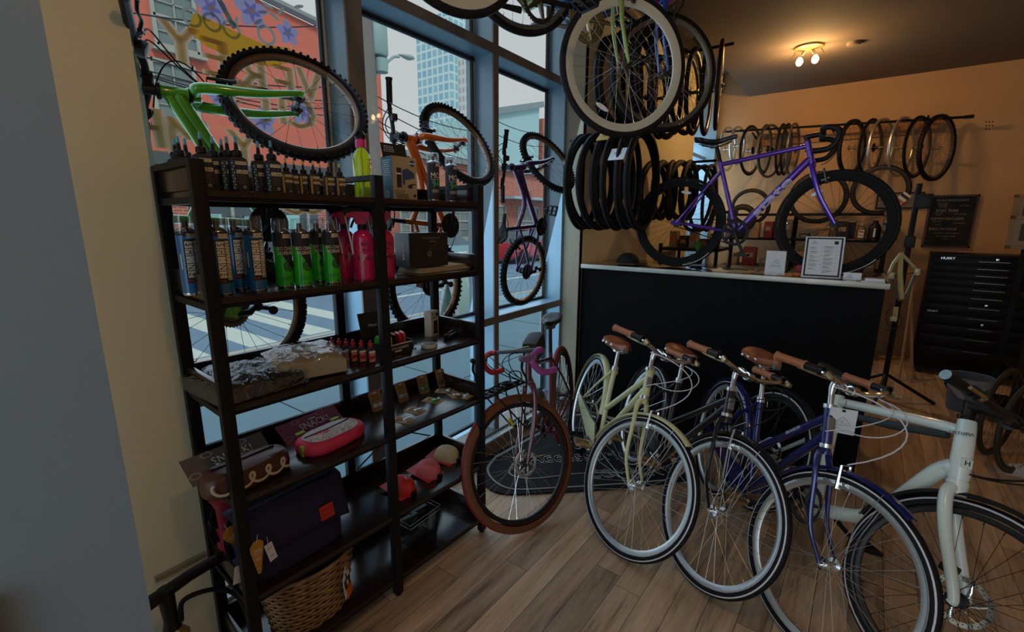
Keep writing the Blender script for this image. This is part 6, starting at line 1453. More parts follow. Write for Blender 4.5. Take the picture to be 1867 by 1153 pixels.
# ---------- level 5: messenger bags, mini bags
def messenger(name, label, M, w, h_, d, m, patch=True):
    o = thing(name, label, 'bag', M)
    secs = []; n = 11
    for i in range(n):
        t = i/(n-1); z = h_*t; dd = d*(1.0-0.45*t); ww = w*(0.90+0.10*math.sin(t*PI)); ring = []
        for k in range(32):
            a = 2*PI*k/32; x = math.copysign(abs(math.cos(a))**0.45, math.cos(a))*ww/2; y = math.copysign(abs(math.sin(a))**0.6, math.sin(a))*dd/2
            ring.append((x, y+0.012*noise.noise(Vector((x*9, z*9, 2.2))), z+(0.012*math.cos(x/w*PI) if t > 0.85 else 0)))
        secs.append(ring)
    loft(secs).build('bag_body', m, o, smooth=60)
    v = []; f = []; nx = 16; nz = 8
    for i in range(nx+1):
        for j in range(nz+1):
            x = (-0.5+i/nx)*w*0.99; t = j/nz
            if t < 0.2: z = h_*1.012; y = d*0.28-d*0.28*2*(t/0.2)*0.95
            else: z = h_*(1.0-(t-0.2)/0.8*0.66); y = -d*0.30-0.12*d*(t-0.2)/0.8*2-0.004
            v.append((x, y+0.006*noise.noise(Vector((x*9, z*7, 5))), z+0.012*math.cos(x/w*PI)-0.03*(1-(1-abs(2*x/w)**4))*(t > 0.8)*0.3))
    for i in range(nx):
        for j in range(nz): a = i*(nz+1)+j; f.append((a, a+1, a+nz+2, a+nz+1))
    fl = MB().add(v, f).build('flap', m, o, smooth=60); md = fl.modifiers.new('s', 'SOLIDIFY'); md.thickness = 0.003
    for sg in (-1, 1):
        q = MB(); q.tube(smooth_path([(sg*w*0.46, 0.0, h_*0.95), (sg*w*0.53, -0.01, h_*0.7), (sg*w*0.52, -0.02, h_*0.45)], 4), 0.012, 6, flat=0.3); q.box((sg*w*0.52, -0.01, h_*0.72), (0.02, 0.03, 0.03), bev=0.004); q.build('strap', M_blackpl, o)
    if patch:
        q = MB(); fm = T(w*0.27, -d*0.46-0.012, h_*0.52) @ rotx(rad(83)); q.box((0, 0, 0), (0.055, 0.052, 0.002), fm, 0); q.text('Manhattan', 0.013, fm @ T(0, 0.008, 0.001), 1, 0.001, sx=0.85); q.text('Portage', 0.013, fm @ T(0, -0.008, 0.001), 1, 0.001, sx=0.9); q.build('logo_patch', [mat('red_patch', (0.55, 0.03, 0.015), 0.6), mat('dark_red_print', (0.22, 0.01, 0.01), 0.6)], o)
    return o
m_bag = mat('midnight_blue_cordura', (0.012, 0.009, 0.050), 0.75, bump=0.2, bscale=200)
messenger('messenger_bag', 'large midnight blue messenger bag with a red square patch', SP(su(575, 985, .05)-0.06, .095, LV[4], rad(3)) @ rotx(rad(-6)), 0.40, 0.255, 0.13, m_bag)
messenger('messenger_bag', 'red messenger bag behind the midnight blue one', SP(su(530, 960, .22)-0.06, .235, LV[4], rad(2)) @ rotx(rad(-3)), 0.38, 0.245, 0.09, mat('crimson_cordura', (0.30, 0.012, 0.03), 0.7, bump=0.2, bscale=200), False)
def swing(label, M, pts, m, lines, grp='swing tags on the messenger bags'):
    o = thing('swing_tag', label, 'tag', M, grp); MB().prism(pts, 0.001).build('card', m, o); q = MB()
    for i, (y, w) in enumerate(lines): q.box((0, y, 0.0012), (w, 0.0016, 0.0006))
    q.build('print', M_paper if m.name.startswith('amber') else M_ink, o); MB().tube([(0, pts[-1][1]*0+0.0, 0.002), (0.004, 0.03, 0.006)], 0.0008, 4).build('string', M_paper, o); return o
m_amb = mat('amber_tag', (0.55, 0.27, 0.03), 0.55)
tp = [(-0.005, -0.115), (0.005, -0.115), (0.022, -0.025), (0.022, -0.008), (0.010, 0.006), (-0.010, 0.006), (-0.022, -0.008), (-0.022, -0.025)]
tl = [(-0.025, 0.028), (-0.030, 0.022), (-0.035, 0.03), (-0.042, 0.026), (-0.055, 0.016), (-0.060, 0.018), (-0.065, 0.014)]
def tagpos(px, py, w): u = su(px, py, w); d = ray(px, py); o_ = CAMP-(SL+SN*w); t = -(o_.dot(SN))/d.dot(SN); return u, (CAMP+d*t).z
u_, z_ = tagpos(467, 990, -0.015); swing('amber swing tag hanging just right of the front left post', SP(u_, -0.015, z_, rad(10)) @ rotx(PI/2), tp, m_amb, tl)
u_, z_ = tagpos(415, 968, 0.06); swing('larger amber swing tag hanging left of the front left post', SP(u_, 0.06, z_, rad(12)) @ rotx(PI/2) @ rotz(rad(28)) @ Matrix.Scale(1.1, 4), tp, m_amb, tl)
u_, z_ = tagpos(488, 992, -0.01); swing('white rectangular swing tag hanging from the blue bag', SP(u_, -0.01, z_, rad(5)) @ rotx(PI/2) @ rotz(rad(12)), [(-0.013, -0.07), (0.013, -0.07), (0.013, 0.0), (-0.013, 0.0)], M_paper, [(-0.02, 0.015), (-0.05, 0.012)])
u_, z_ = tagpos(440, 1030, 0.02); swing('white and red swing tag low beside the left post', SP(u_, 0.02, z_, rad(5)) @ rotx(PI/2) @ rotz(rad(-12)), [(-0.02, -0.06), (0.02, -0.06), (0.02, 0.0), (-0.02, 0.0)], M_paper, [(-0.02, 0.015), (-0.05, 0.012)])
def minibag(label, M, m, dots=None, h_=0.10, w=0.075, cm=None):
    o = thing('mini_bag', label, 'bag', M @ Matrix.Scale(1.22, 4), 'mini saddle bags on red cards')
    MB().prism([(-w*0.62, -0.07), (w*0.62, -0.07), (w*0.62, 0.085), (-w*0.62, 0.085)], 0.002).build('backing_card', cm or mat('coral_card', (0.60, 0.05, 0.05), 0.5), o)
    secs = []
    for i in range(9):
        t = i/8; a = t*PI/2; k = math.cos(a)**0.5 if t < 1 else 0.05; ring = []
        for j in range(20):
            b_ = 2*PI*j/20; ring.append((math.cos(b_)*w/2*k, math.sin(b_)*h_*0.56*k+0.008-0.012*t, 0.003+0.055*math.sin(a)))
        secs.append(ring)
    loft(secs).build('bag_body', m, o, smooth=60)
    if dots:
        q = MB()
        for (x, y, r) in ((-0.012, 0.03, .011), (0.014, 0.022, .010), (-0.016, 0.0, .011), (0.008, -0.006, .012), (-0.010, -0.028, .010), (0.018, -0.030, .008), (0.022, 0.040, .008)):
            zz = 0.003+0.055*max(0.1, 1-((x/(w/2))**2+((y-0.004)/(h_*0.56))**2))**0.5+0.0006; nrm = Vector((x*1.6, y*0.9, 0.045)); q.lathe([(0, 0.0006), (r, 0.0)], 14, frame_to((x, y, zz), nrm) @ Matrix.Diagonal((0.85, 1.25, 1, 1)))
        q.build('dot_print', dots, o)
    MB().tube([(w*0.18, -h_*0.50, 0.02), (w*0.30, -h_*0.1, 0.046), (w*0.24, h_*0.35, 0.040), (0, h_*0.52, 0.022)], 0.003, 6).build('zip', M_blackpl, o)
    MB().box((0, -h_*0.52, 0.016), (0.022, 0.016, 0.020), bev=0.006).build('buckle', M_blackpl, o); return o
zq = LV[4]+0.013
minibag('red mini bag with white blotches on a red card, next to the middle post', SP(su(743, 878, .07), .10, LV[4]) @ rotz(rad(4)) @ rotx(rad(8)) @ T(0, 0, 0.004), mat('bright_red_cloth', (0.55, 0.02, 0.015), 0.6), mat('white_dot', (0.70, 0.64, 0.60), 0.6))
minibag('pink mini bag on a coral card in the middle', SP(su(790, 855, .09), .12, LV[4]) @ rotz(rad(8)) @ rotx(rad(8)) @ T(0, 0, 0.004), mat('soft_pink_cloth', (0.62, 0.13, 0.14), 0.7))
minibag('cream mini bag on a coral card at the right end', SP(su(823, 832, .13), .16, LV[4]) @ rotz(rad(18)) @ rotx(rad(8)) @ T(0, 0, 0.004), mat('sand_canvas', (0.50, 0.40, 0.24), 0.75))
# ---------- bottom level: woven basket and mesh basket
ub = su(575, 1060, .05)
o = thing('woven_basket', 'large woven brown front basket on the bottom shelf with a hanging label', 'basket', SP(ub+0.01, .13, LV[5], rad(0)))
m_w = wood_mat('woven_strips', (0.20, 0.10, 0.04), (0.40, 0.23, 0.10), 0.6, (25, 25, 4)); 
A0_, B0_, H_ = 0.185, 0.135, 0.245
def brad(t): return A0_*(0.80+0.20*t), B0_*(0.80+0.20*t)
q = MB(); rows = 15; cols = 40
for j in range(rows):
    t0, t1 = j/rows, (j+0.92)/rows; v = []; f = []
    for i in range(cols*2):
        a = 2*PI*i/(cols*2); off_ = 0.0035*math.cos((i+ (0 if j % 2 else 2))*PI/2)
        for t in (t0, (t0+t1)/2, t1):
            ra, rb = brad(t); e = off_+(0.0012 if t == (t0+t1)/2 else 0); y = (rb+e)*math.sin(a)
            if y > 0: y *= 0.8
            v.append(((ra+e)*math.copysign(abs(math.cos(a))**0.9, math.cos(a)), y, t*H_))
    n = cols*2
    for i in range(n):
        for k in range(2): f.append((3*i+k, 3*((i+1) % n)+k, 3*((i+1) % n)+k+1, 3*i+k+1))
    q.add(v, f)
wv = q.build('woven_wall', m_w, o, smooth=60); md = wv.modifiers.new('s', 'SOLIDIFY'); md.thickness = 0.003
q = MB().tube([((A0_)*math.cos(a), (B0_)*math.sin(a)*(0.8 if math.sin(a) > 0 else 1), H_) for a in [2*PI*i/48 for i in range(48)]], 0.007, 8, closed=True); q.build('rim', m_w, o)
q = MB(); q.add([(A0_*(0.95 if k else 0.76)*math.cos(2*PI*i/48), B0_*(0.95 if k else 0.76)*math.sin(2*PI*i/48)*(0.76 if i < 24 else 1), H_*(0.97 if k else 0.02)) for k in (0, 1) for i in range(48)], [(i, (i+1) % 48, 48+(i+1) % 48, 48+i) for i in range(48)]+[tuple(range(48))[::-1]]); q.build('dark_liner', M_ink, o)
q = MB(); fm = rotz(rad(38)) @ T(0.0, -0.152, 0.135) @ rotx(rad(84)); q.prism([(-0.035, -0.062), (0.028, -0.042), (0.030, 0.075), (-0.034, 0.018)], 0.0015, fm, 0); q.box((0.0, -0.012, 0.0018), (0.05, 0.036, 0.001), fm, 1); q.box((0.0, -0.012, 0.0026), (0.016, 0.018, 0.001), fm, 0); q.box((0.006, -0.052, 0.0018), (0.050, 0.045, 0.0015), fm, 2); q.lathe([(0.006, 0), (0.008, 0), (0.008, 0.001), (0.006, 0.001)], 14, fm @ T(0.016, 0.038, 0.0018), mi=1, closed=True); q.tube([(-0.004, 0.03, 0.002), (-0.002, 0.002, 0.002)], 0.003, 5, M=fm, mi=1)
q.build('hang_label', [M_paper, M_ink, mat('orange_label', (0.70, 0.16, 0.02), 0.5)], o)
um_ = su(775, 945, .08)
o = thing('mesh_basket', 'small black wire mesh basket on the bottom shelf', 'basket', SP(um_-0.01, .13, LV[5], rad(4)))
q = MB(); w_, d_, h_ = 0.20, 0.13, 0.125
def bp_(s, t, z):   # point on wall number s at fraction t, height fraction z
    k = 0.80+0.20*z; hw, hd = w_/2*k, d_/2*k
    c = [(-hw, -hd), (hw, -hd), (hw, hd), (-hw, hd)]; a, b_ = c[s], c[(s+1) % 4]
    return (a[0]+(b_[0]-a[0])*t, a[1]+(b_[1]-a[1])*t, 0.003+h_*z)
for s_ in range(4):
    n = 26 if s_ % 2 == 0 else 17
    for i in range(n): q.tube([bp_(s_, i/n, 0), bp_(s_, i/n, 1)], 0.0015, 3, caps=False)
    for j in range(1, 14): q.tube([bp_(s_, 0, j/14), bp_(s_, 1, j/14)], 0.0015, 3, caps=False)
for i in range(14): q.tube([(-w_/2*0.8+w_*0.8*i/13, -d_/2*0.8, 0.003), (-w_/2*0.8+w_*0.8*i/13, d_/2*0.8, 0.003)], 0.0015, 3, caps=False)
q.build('wire_mesh', M_blackpl, o); r = MB(); r.tube([bp_(s_, 0, 1) for s_ in range(4)], 0.0028, 6, closed=True); r.tube([Vector(bp_(s_, 0, 1.0))+Vector((0, 0, 0.02)) for s_ in range(4)], 0.0022, 6, closed=True); r.build('wire_rim', M_chrome, o)
for i, (nm, lb, dx, dz, col, rz) in enumerate((('wallet_box', 'dark green small box standing in the mesh basket', -0.035, 0.05, (0.012, 0.045, 0.03), 12), ('wallet_box', 'grey printed card box behind the green one in the mesh basket', -0.055, 0.035, (0.10, 0.10, 0.09), -6), ('wallet_box', 'black flat box along the back of the mesh basket', 0.04, 0.03, (0.012, 0.012, 0.014), 0))):
    b_ = MB(); dm = (0.055, 0.022, 0.09) if i < 2 else (0.10, 0.022, 0.085)
    b_.box((0, 0, dm[2]/2), dm, bev=0.002); b_.box((0, -0.0115, dm[2]*0.8), (dm[0]*0.6, 0.0006, 0.006), mi=1)
    oo = b_.build(nm, [mat('box_tone_%s' % ['green', 'grey', 'black'][i], col, 0.5), mat('dim_grey_print', (0.14, 0.14, 0.14), 0.5)], None, SP(um_-0.01+dx, .115+(0.028 if i else 0)+(0.0 if i < 2 else 0.02), LV[5]+dz+0.006, rad(rz))); tag(oo, lb, 'box')
# ---------------------------------------------------------------- ceiling lamp
lp = thing('ceiling_lamp', 'small round ceiling lamp with two glowing bulbs', 'lamp', loc=(-0.599, 5.876, ZC))
MB().lathe([(0, -0.035), (0.05, -0.032), (0.13, -0.018), (0.135, 0), (0, 0)], 28).build('ceiling_plate', mat('dull_brass_plate', (0.40, 0.28, 0.14), 0.35, 0.6), lp)
for sg in (-1, 1):
    MB().tube([(sg*0.03, 0, -0.03), (sg*0.055, 0, -0.07)], 0.014, 10).build('socket', M_brass, lp)
    MB().lathe([(0, -0.055), (0.022, -0.045), (0.032, -0.022), (0.028, 0.0), (0.014, 0.025), (0, 0.025)], 18, T(sg*0.068, 0, -0.115)).build('bulb', mat('glowing_bulb', (1, 0.8, 0.5), 0.4, emit=((1.0, 0.66, 0.28), 30)), lp)
    MB().tube([(sg*0.11, -0.02, -0.04), (sg*0.14, -0.02, -0.09)], 0.006, 6).build('lamp_arm', M_brass, lp)
for sg in (-1, 1): lamp('bulb_light', 'POINT', (-0.599+sg*0.07, 5.876, ZC-0.20), 16, (1.0, 0.56, 0.20), radius=0.05)
sd = thing('smoke_detector', 'small round smoke detector on the ceiling right of the lamp', 'detector', loc=(at_z(1557, 77, ZC).x, at_z(1557, 77, ZC).y, ZC))
MB().lathe([(0, -0.035), (0.05, -0.03), (0.06, -0.012), (0.062, 0), (0, 0)], 24).build('detector_body', M_ceiling, sd)
# unseen copies of the lamp, added to brighten the front and right rear
for k, (x, y, e) in enumerate(((2.1, 5.0, 1.2), (0.1, 0.5, 8))):
    o = dup(lp, loc=(x, y, ZC), label='added unseen ceiling lamp with two bulbs %s' % ['over the right rear of the shop', 'over the front of the shop, beside the entrance'][k])
    lamp('bulb_light', 'POINT', (x, y, ZC-0.25), e*2, (1.0, 0.60, 0.26), radius=0.08)

# ---------------------------------------------------------------- back of the shop
pl = at_y
# work bench with rear shelf
bn = thing('work_bench', 'black work bench with two shelves against the back wall', 'bench', loc=(-0.55, 7.0, 0))
for z, d in ((1.40, 0.38), (1.03, 0.62), (1.72, 0.30)): MB().box((0, 0.1+(0.62-d)/2, z), (1.80, d, 0.03)).build('shelf_board', M_black_metal, bn)
for x in (-0.88, -0.1, 0.88):
    for y in (-0.18, 0.38): MB().box((x, y, 0.87 if y > 0 else 0.52), (0.05, 0.05, 1.72 if y > 0 else 1.03)).build('leg', M_black_metal, bn)
MB().box((0, 0.1, 0.35), (1.76, 0.5, 0.03)).build('lower_shelf', M_black_metal, bn)
MB().box((0.40, 0.08, 0.70), (0.7, 0.5, 0.55)).build('drawer_block', mat('black_satin_cabinet', (0.012, 0.012, 0.013), 0.45), bn)
def wt(name, label, x, z, R, w, knobs, rz, y=6.95, tilt=0): 
    o = tire_mesh(R, w, knobs=knobs).build(name, [M_tire2, M_seam], M=T(x, y, z+R) @ rotz(rad(rz)) @ rotx(rad(tilt))); tag(o, label, 'tire', 'loose tires on the bench shelf'); return o
wt('tire', 'large smooth tire standing behind the knobby one on the bench shelf', pl(1365, 380, 6.98).x, 1.735-0.16, 0.245, 0.05, 0, 12, 7.08)
wt('tire', 'small thick knobby tire leaning in front of the large smooth one', pl(1352, 410, 6.88).x, 1.735-0.24, 0.18, 0.07, 40, 14, 6.84, -8)
wt('tire', 'large tire behind the purple bicycle front wheel, left one', pl(1490, 365, 6.98).x, 1.735-0.13, 0.32, 0.055, 50, 8, 7.05)
wt('tire', 'large tire behind the purple bicycle front wheel, right one with a striped sleeve', pl(1605, 345, 6.98).x, 1.735-0.03, 0.29, 0.055, 0, -6, 7.10)
o = MB().box((0, 0, 0), (0.14, 0.08, 0.09), M=None, bev=0.01); o.box((-0.03, -0.041, 0), (0.03, 0.001, 0.09), mi=1); o.box((0.03, -0.041, 0), (0.03, 0.001, 0.09), mi=2)
oo = o.build('tire_sleeve', [M_paper, mat('orange_tape', (0.5, 0.12, 0.02), 0.5), M_ink], M=T(pl(1645, 363, 7.0).x, 7.02, pl(1645, 363, 7.0).z) @ roty(rad(-50))); tag(oo, 'white and orange striped card sleeve around the right tire', 'label')
fa = thing('framed_print', 'black framed pale print leaning behind the right tire', 'picture', T(pl(1640, 366, 7.60).x, 7.60, pl(1640, 366, 7.60).z))
MB().box((0, 0, 0), (0.46, 0.02, 0.20)).build('picture_frame', M_ink, fa); q = MB().box((0, -0.011, 0), (0.42, 0.002, 0.16)); 
for i in range(5): q.box((-0.05+0.03*(i % 2), -0.0125, 0.05-0.025*i), (0.22, 0.001, 0.004), mi=1)
q.build('print', [mat('dull_cream_paper', (0.36, 0.26, 0.16), 0.7), M_ink], fa)
# blackboard
bb_ = thing('blackboard', 'framed blackboard with hand written service list on the back wall', 'board', loc=(0.905, YB-0.02, 1.64))
MB().box((0, 0.004, 0), (0.42, 0.02, 0.60)).build('board_face', mat('chalk_black', (0.012, 0.011, 0.011), 0.8), bb_)
q = MB()
for sg in (-1, 1): q.box((sg*0.207, 0, 0), (0.020, 0.035, 0.614)); q.box((0, 0, sg*0.297), (0.43, 0.035, 0.020))
q.build('picture_frame', wood_mat('brown_frame', (0.06, 0.022, 0.012), (0.12, 0.05, 0.03), 0.5), bb_)
q = MB(); fm = T(-0.01, -0.008, 0) @ rotx(PI/2)
for tx, sz, x, y in (('SINGLE SPEED/QUICK', 0.036, 0.0, 0.245), ('ADJUST BRAKES', 0.016, -0.08, 0.21), ('TRUE WHEELS', 0.016, -0.08, 0.19), ('LUBE CHAIN', 0.016, -0.08, 0.17), ('$', 0.016, 0.10, 0.205), ('SAFETY CHECK', 0.015, 0.11, 0.18),
                     ('BASIC TUNE', 0.044, -0.03, 0.125), ('ADJUST GEARS', 0.015, -0.10, 0.095), ('BRAKES', 0.015, -0.10, 0.075), ('BOTTOM BRACKET', 0.015, 0.09, 0.085), ('COMMUTER/CLEAN', 0.040, -0.02, 0.03), ('FULL CLEAN', 0.016, -0.10, 0.0), ('DRIVETRAIN BRAKES', 0.014, 0.09, -0.02), ('WHEELS', 0.014, -0.09, -0.04),
                     ('RACE PACKAGE', 0.042, -0.04, -0.09), ('INCLUDES COMMUTER EQUIPMENT', 0.017, 0.0, -0.14), ('INCLUDES BRAKE BLEED', 0.019, 0.0, -0.175), ('FULL DETAIL', 0.013, 0.0, -0.205)):
    q.text(tx, sz, fm @ T(x, y, 0), 0, 0.0008, sx=0.82)
q.build('chalk_lettering', mat('chalk_white', (0.42, 0.38, 0.34), 0.9), bb_)
sw = thing('light_switch', 'tan light switch plate left of the blackboard', 'switch', loc=(0.655, YB-0.006, 1.50)); MB().box((0, 0, 0), (0.13, 0.012, 0.12), bev=0.003).build('switch_plate', mat('tan_switch', (0.40, 0.24, 0.13), 0.4), sw); 
for sx in (-0.03, 0.03): MB().box((sx, -0.008, 0), (0.03, 0.006, 0.06), bev=0.002).build('rocker', mat('tan_switch', (0.40, 0.24, 0.13), 0.4), sw)
hl = MB(); 
for i in range(8): hl.lathe([(0, 0.0), (0.008, -0.001)], 8, T(pl(1802+6*(i % 3)-4, 222+7*(i//3), YB).x, YB-0.001, pl(1802+6*(i % 3), 222+7*(i//3), YB).z) @ rotx(PI/2))
o = hl.build('screw_holes', M_ink); tag(o, 'cluster of small screw holes high on the back wall', 'screw holes')
# toolbox
tb = thing('tool_chest', 'tall black tool chest with many drawers under the blackboard', 'tool chest', loc=(1.20, 6.78, 0), rz=rad(-4))
mk = mat('black_enamel', (0.006, 0.006, 0.007), 0.4, spec=0.15)
MB().box((0, 0, 0.68), (0.98, 0.50, 1.20), bev=0.006).build('cabinet_body', mk, tb); MB().box((0, 0, 1.29), (0.99, 0.51, 0.03), bev=0.006).build('lid', mk, tb)
zz = [1.235, 1.16, 1.09, 1.02, 0.945, 0.86, 0.76, 0.65, 0.54, 0.43, 0.30]
for i, z in enumerate(zz):
    hh = (zz[i]-zz[i+1] if i+1 < len(zz) else 0.15)-0.012; dr = MB().box((0, -0.256, z-hh/2+0.02), (0.94, 0.014, hh), bev=0.002).build('drawer', mk, tb)
    MB().box((-0.02, -0.268, z+0.005), (0.22 if i < 8 else 0.18, 0.008, 0.006)).build('handle', mat('worn_drawer_edge', (0.22, 0.21, 0.20), 0.3, 0.9), dr)
for z, x in ((1.265, 0.0), (0.80, -0.01), (0.60, -0.01)): MB().lathe([(0, 0.006), (0.012, 0.005), (0.014, 0)], 12, T(x, -0.263, z) @ rotx(PI/2)).build('lock', M_chrome, tb)
MB().text('HUSKY', 0.035, T(-0.36, -0.264, 1.262) @ rotx(PI/2), 0, 0.001).build('badge_lettering', M_chrome, tb); MB().text('HUSKY', 0.028, T(-0.40, -0.264, 0.70) @ rotx(PI/2), 0, 0.001).build('badge_lettering', M_chrome, tb)
for x in (-0.42, 0.42):
    for y in (-0.2, 0.2): MB().lathe([(0, -0.02), (0.035, -0.02), (0.035, 0.02), (0, 0.02)], 14, T(x, y, 0.036) @ AX).build('caster', M_blackpl, tb)
# bench top items
def bitem(name, label, cat, px, py, Y, build, base):
    p = pl(px, py, Y); o = thing(name, label, cat, loc=(p.x, Y, base)); build(o); return o
def f_san(o):
    MB().lathe([(0, 0), (0.045, 0), (0.048, 0.01), (0.048, 0.13), (0.03, 0.16), (0.015, 0.17), (0, 0.17)], 20).build('bottle_body', mat('amber_clear_gel', (0.30, 0.22, 0.14), 0.15, trans=0.4), o)
    q = MB().lathe([(0, 0.17), (0.018, 0.17), (0.018, 0.19), (0.006, 0.195), (0.006, 0.225), (0, 0.225)], 12); q.tube([(0, 0, 0.225), (0, -0.04, 0.228), (0, -0.05, 0.215)], 0.007, 6); q.build('pump', mat('cream_card', (0.45, 0.40, 0.30), 0.6), o)
    q = MB().box((0, -0.049, 0.075), (0.055, 0.002, 0.09)); q.box((0, -0.0505, 0.10), (0.04, 0.001, 0.016), mi=1); q.box((0, -0.0505, 0.06), (0.045, 0.001, 0.008), mi=1); q.build('label', [M_paper, mat('red_print', (0.5, 0.04, 0.04), 0.5)], o)
bitem('sanitizer_bottle', 'clear pump bottle with a red and white label on the bench shelf', 'bottle', 1569, 430, 6.95, f_san, 1.415)
def f_blk(o): MB().lathe([(0, 0), (0.06, 0), (0.06, 0.15), (0.045, 0.18), (0.028, 0.20), (0.028, 0.23), (0, 0.23)], 20).build('bottle_body', M_blackpl, o); MB().box((0.0, -0.061, 0.09), (0.02, 0.001, 0.10)).build('label', M_paper, o)
bitem('black_bottle', 'black wide bottle right of the pump bottle', 'bottle', 1592, 435, 6.95, f_blk, 1.415)
def f_dr(o):
    for i in range(4):
        MB().box((0, 0, 0.045+0.085*i), (0.15, 0.20, 0.075), bev=0.004).build('drawer', mat('smoky_drawer', (0.10, 0.095, 0.085), 0.2), o); MB().box((0, -0.103, 0.05+0.085*i), (0.12, 0.006, 0.012)).build('handle', mat('pale_handle', (0.40, 0.37, 0.32), 0.4), o)
bitem('small_parts_drawers', 'stack of four smoky plastic parts drawers at the right end of the bench shelf', 'drawers', 1622, 420, 6.95, f_dr, 1.415)
def f_fr(o): 
    q = MB(); 
    for sg in (-1, 1): q.box((sg*0.09, 0, 0.11), (0.015, 0.015, 0.22)); q.box((0, 0, 0.11+sg*0.105), (0.19, 0.015, 0.015))
    q.build('picture_frame', mat('gilt_wood', (0.30, 0.18, 0.08), 0.4), o); MB().box((0, 0.005, 0.11), (0.175, 0.004, 0.20)).build('print', M_ink, o)
bitem('empty_frame', 'small gilt frame leaning left of the pump bottle', 'picture', 1543, 430, 6.98, f_fr, 1.415)
rr2 = random.Random(11)
jn = ['cardboard', 'black', 'tan', 'dark red', 'grey', 'dark green']; jc = [(0.30, 0.18, 0.09), (0.02, 0.02, 0.02), (0.36, 0.26, 0.15), (0.16, 0.02, 0.02), (0.12, 0.12, 0.12), (0.03, 0.06, 0.04)]
k = 0
for zb, xs_ in ((1.415, (-1.36, -1.22, -1.08, -0.90, -0.72, -0.50, -0.30, -0.12)), (1.045, (-1.3, -1.1, -0.9, -0.7, -0.48, -0.3, -0.1, 0.06, 0.2)), (0.365, (-1.25, -1.0, -0.75, -0.5))):
    for x in xs_:
        i = k % 6; w, h_ = rr2.uniform(0.09, 0.16), rr2.uniform(0.06, 0.24); 
        o = MB().box((0, 0, h_/2), (w, 0.16, h_), bev=0.002)
        o.box((0, -0.081, h_*0.6), (w*0.6, 0.001, h_*0.25), mi=1); 
        if rr2.random() > 0.5: o.box((0, -0.02, h_+0.004), (w*0.9, 0.12, 0.008))
        oo = o.build('parts_box', [mat('parts_box_'+jn[i].replace(' ', '_'), jc[i], 0.6), mat('dull_label', (0.28, 0.24, 0.20), 0.6)], M=T(x, 6.95, zb) @ rotz(rr2.uniform(-.1, .1)))
        tag(oo, '%s parts box on the %s of the bench, %s from the left' % (jn[i], {1.415: 'middle shelf', 1.045: 'work top', 0.365: 'lower shelf'}[zb], ['first', 'second', 'third', 'fourth', 'fifth', 'sixth', 'seventh', 'eighth', 'ninth'][xs_.index(x)]), 'box', 'parts boxes on the bench'); k += 1
# things seen through the rear wheel of the counter bicycle: tool boards on a low side unit
su_ = thing('side_cabinet', 'dark open cabinet with tools behind the left end of the counter', 'cabinet', loc=(-1.45, 5.6, 0))
for z in (0.02, 0.55, 1.0, 1.32): MB().box((0, 0, z), (0.62, 0.75, 0.03)).build('shelf_board', M_black_metal, su_)
for x in (-0.3, 0.3):
    for y in (-0.36, 0.36): MB().box((x, y, 0.70), (0.03, 0.03, 1.36)).build('post', M_black_metal, su_)
for i, x in enumerate((-1.66, -1.55, -1.44, -1.33, -1.22)):
    h_ = (0.18, 0.13, 0.2, 0.1, 0.16)[i]; o = MB().box((0, 0, h_/2), (0.085, 0.12, h_), bev=0.003); o.box((0, -0.061, h_*0.5), (0.06, 0.001, h_*0.3), mi=1)
    oo = o.build('tool_case', [mat('tool_case_%d' % i if False else 'parts_box_'+jn[i].replace(' ', '_'), jc[i], 0.6), mat('orange_tape', (0.5, 0.12, 0.02), 0.5)], M=T(x, 5.45, 1.336)); tag(oo, '%s tool case on the side cabinet, %s from the left' % (jn[i], ['first', 'second', 'third', 'fourth', 'fifth'][i]), 'case', 'tool cases on the side cabinet')
# leafy plant peeking behind the counter bicycle
pt = thing('potted_plant', 'small green leafed plant on the counter back edge behind the purple bicycle', 'plant', loc=(-1.03, 4.02, CT))
MB().lathe([(0, 0), (0.04, 0), (0.052, 0.08), (0.046, 0.08), (0.036, 0.01), (0, 0.01)], 18).build('pot', M_blackpl, pt); q = MB()
for i in range(16):
    a = i*2.4; l_ = 0.07+0.06*rr2.random(); e = Vector((math.cos(a)*l_*0.5, math.sin(a)*l_*0.4, 0.09+l_)); m_ = Vector((math.cos(a)*l_*0.2, math.sin(a)*l_*0.2, 0.09+l_*0.6)); sd_ = Vector((-math.sin(a), math.cos(a), 0))*0.014
    q.add([(0, 0, 0.07), m_+sd_, e, m_-sd_], [(0, 1, 2, 3)])
q.build('leaves', mat('leaf_green', (0.07, 0.20, 0.03), 0.5), pt)
# frame in the repair stand
rs = thing('bicycle_frame', 'cream green bare bicycle frame clamped in the repair stand', 'bicycle frame', loc=(0.40, 5.2, 0))
def P5(px, py): p = pl(px, py, 5.2); return Vector((p.x-0.40, p.y-5.2, p.z))
q = MB(); cg_ = 0.014
q.tube([P5(1643, 460)+Vector((0, 0, 0)), P5(1641, 500), P5(1643, 545)], [0.017, 0.020, 0.022], 10)
q.tube([P5(1643, 462), P5(1628, 480)+Vector((0, -0.05, 0)), P5(1620, 498)+Vector((0, -0.05, 0))], [0.014, 0.012, 0.012], 8); q.tube([P5(1643, 462), P5(1660, 480)+Vector((0, 0.03, 0)), P5(1673, 494)+Vector((0, 0.05, 0))], [0.014, 0.012, 0.012], 8)
q.tube([P5(1634, 560), P5(1632, 578)], 0.018, 8); q.box(tuple(P5(1629, 582)), (0.05, 0.03, 0.04), bev=0.006); q.box(tuple(P5(1624, 503)), (0.05, 0.03, 0.06), bev=0.008); q.box(tuple(P5(1672, 496)), (0.04, 0.03, 0.06), bev=0.008)
q.build('main_tubes', P_cream, rs)
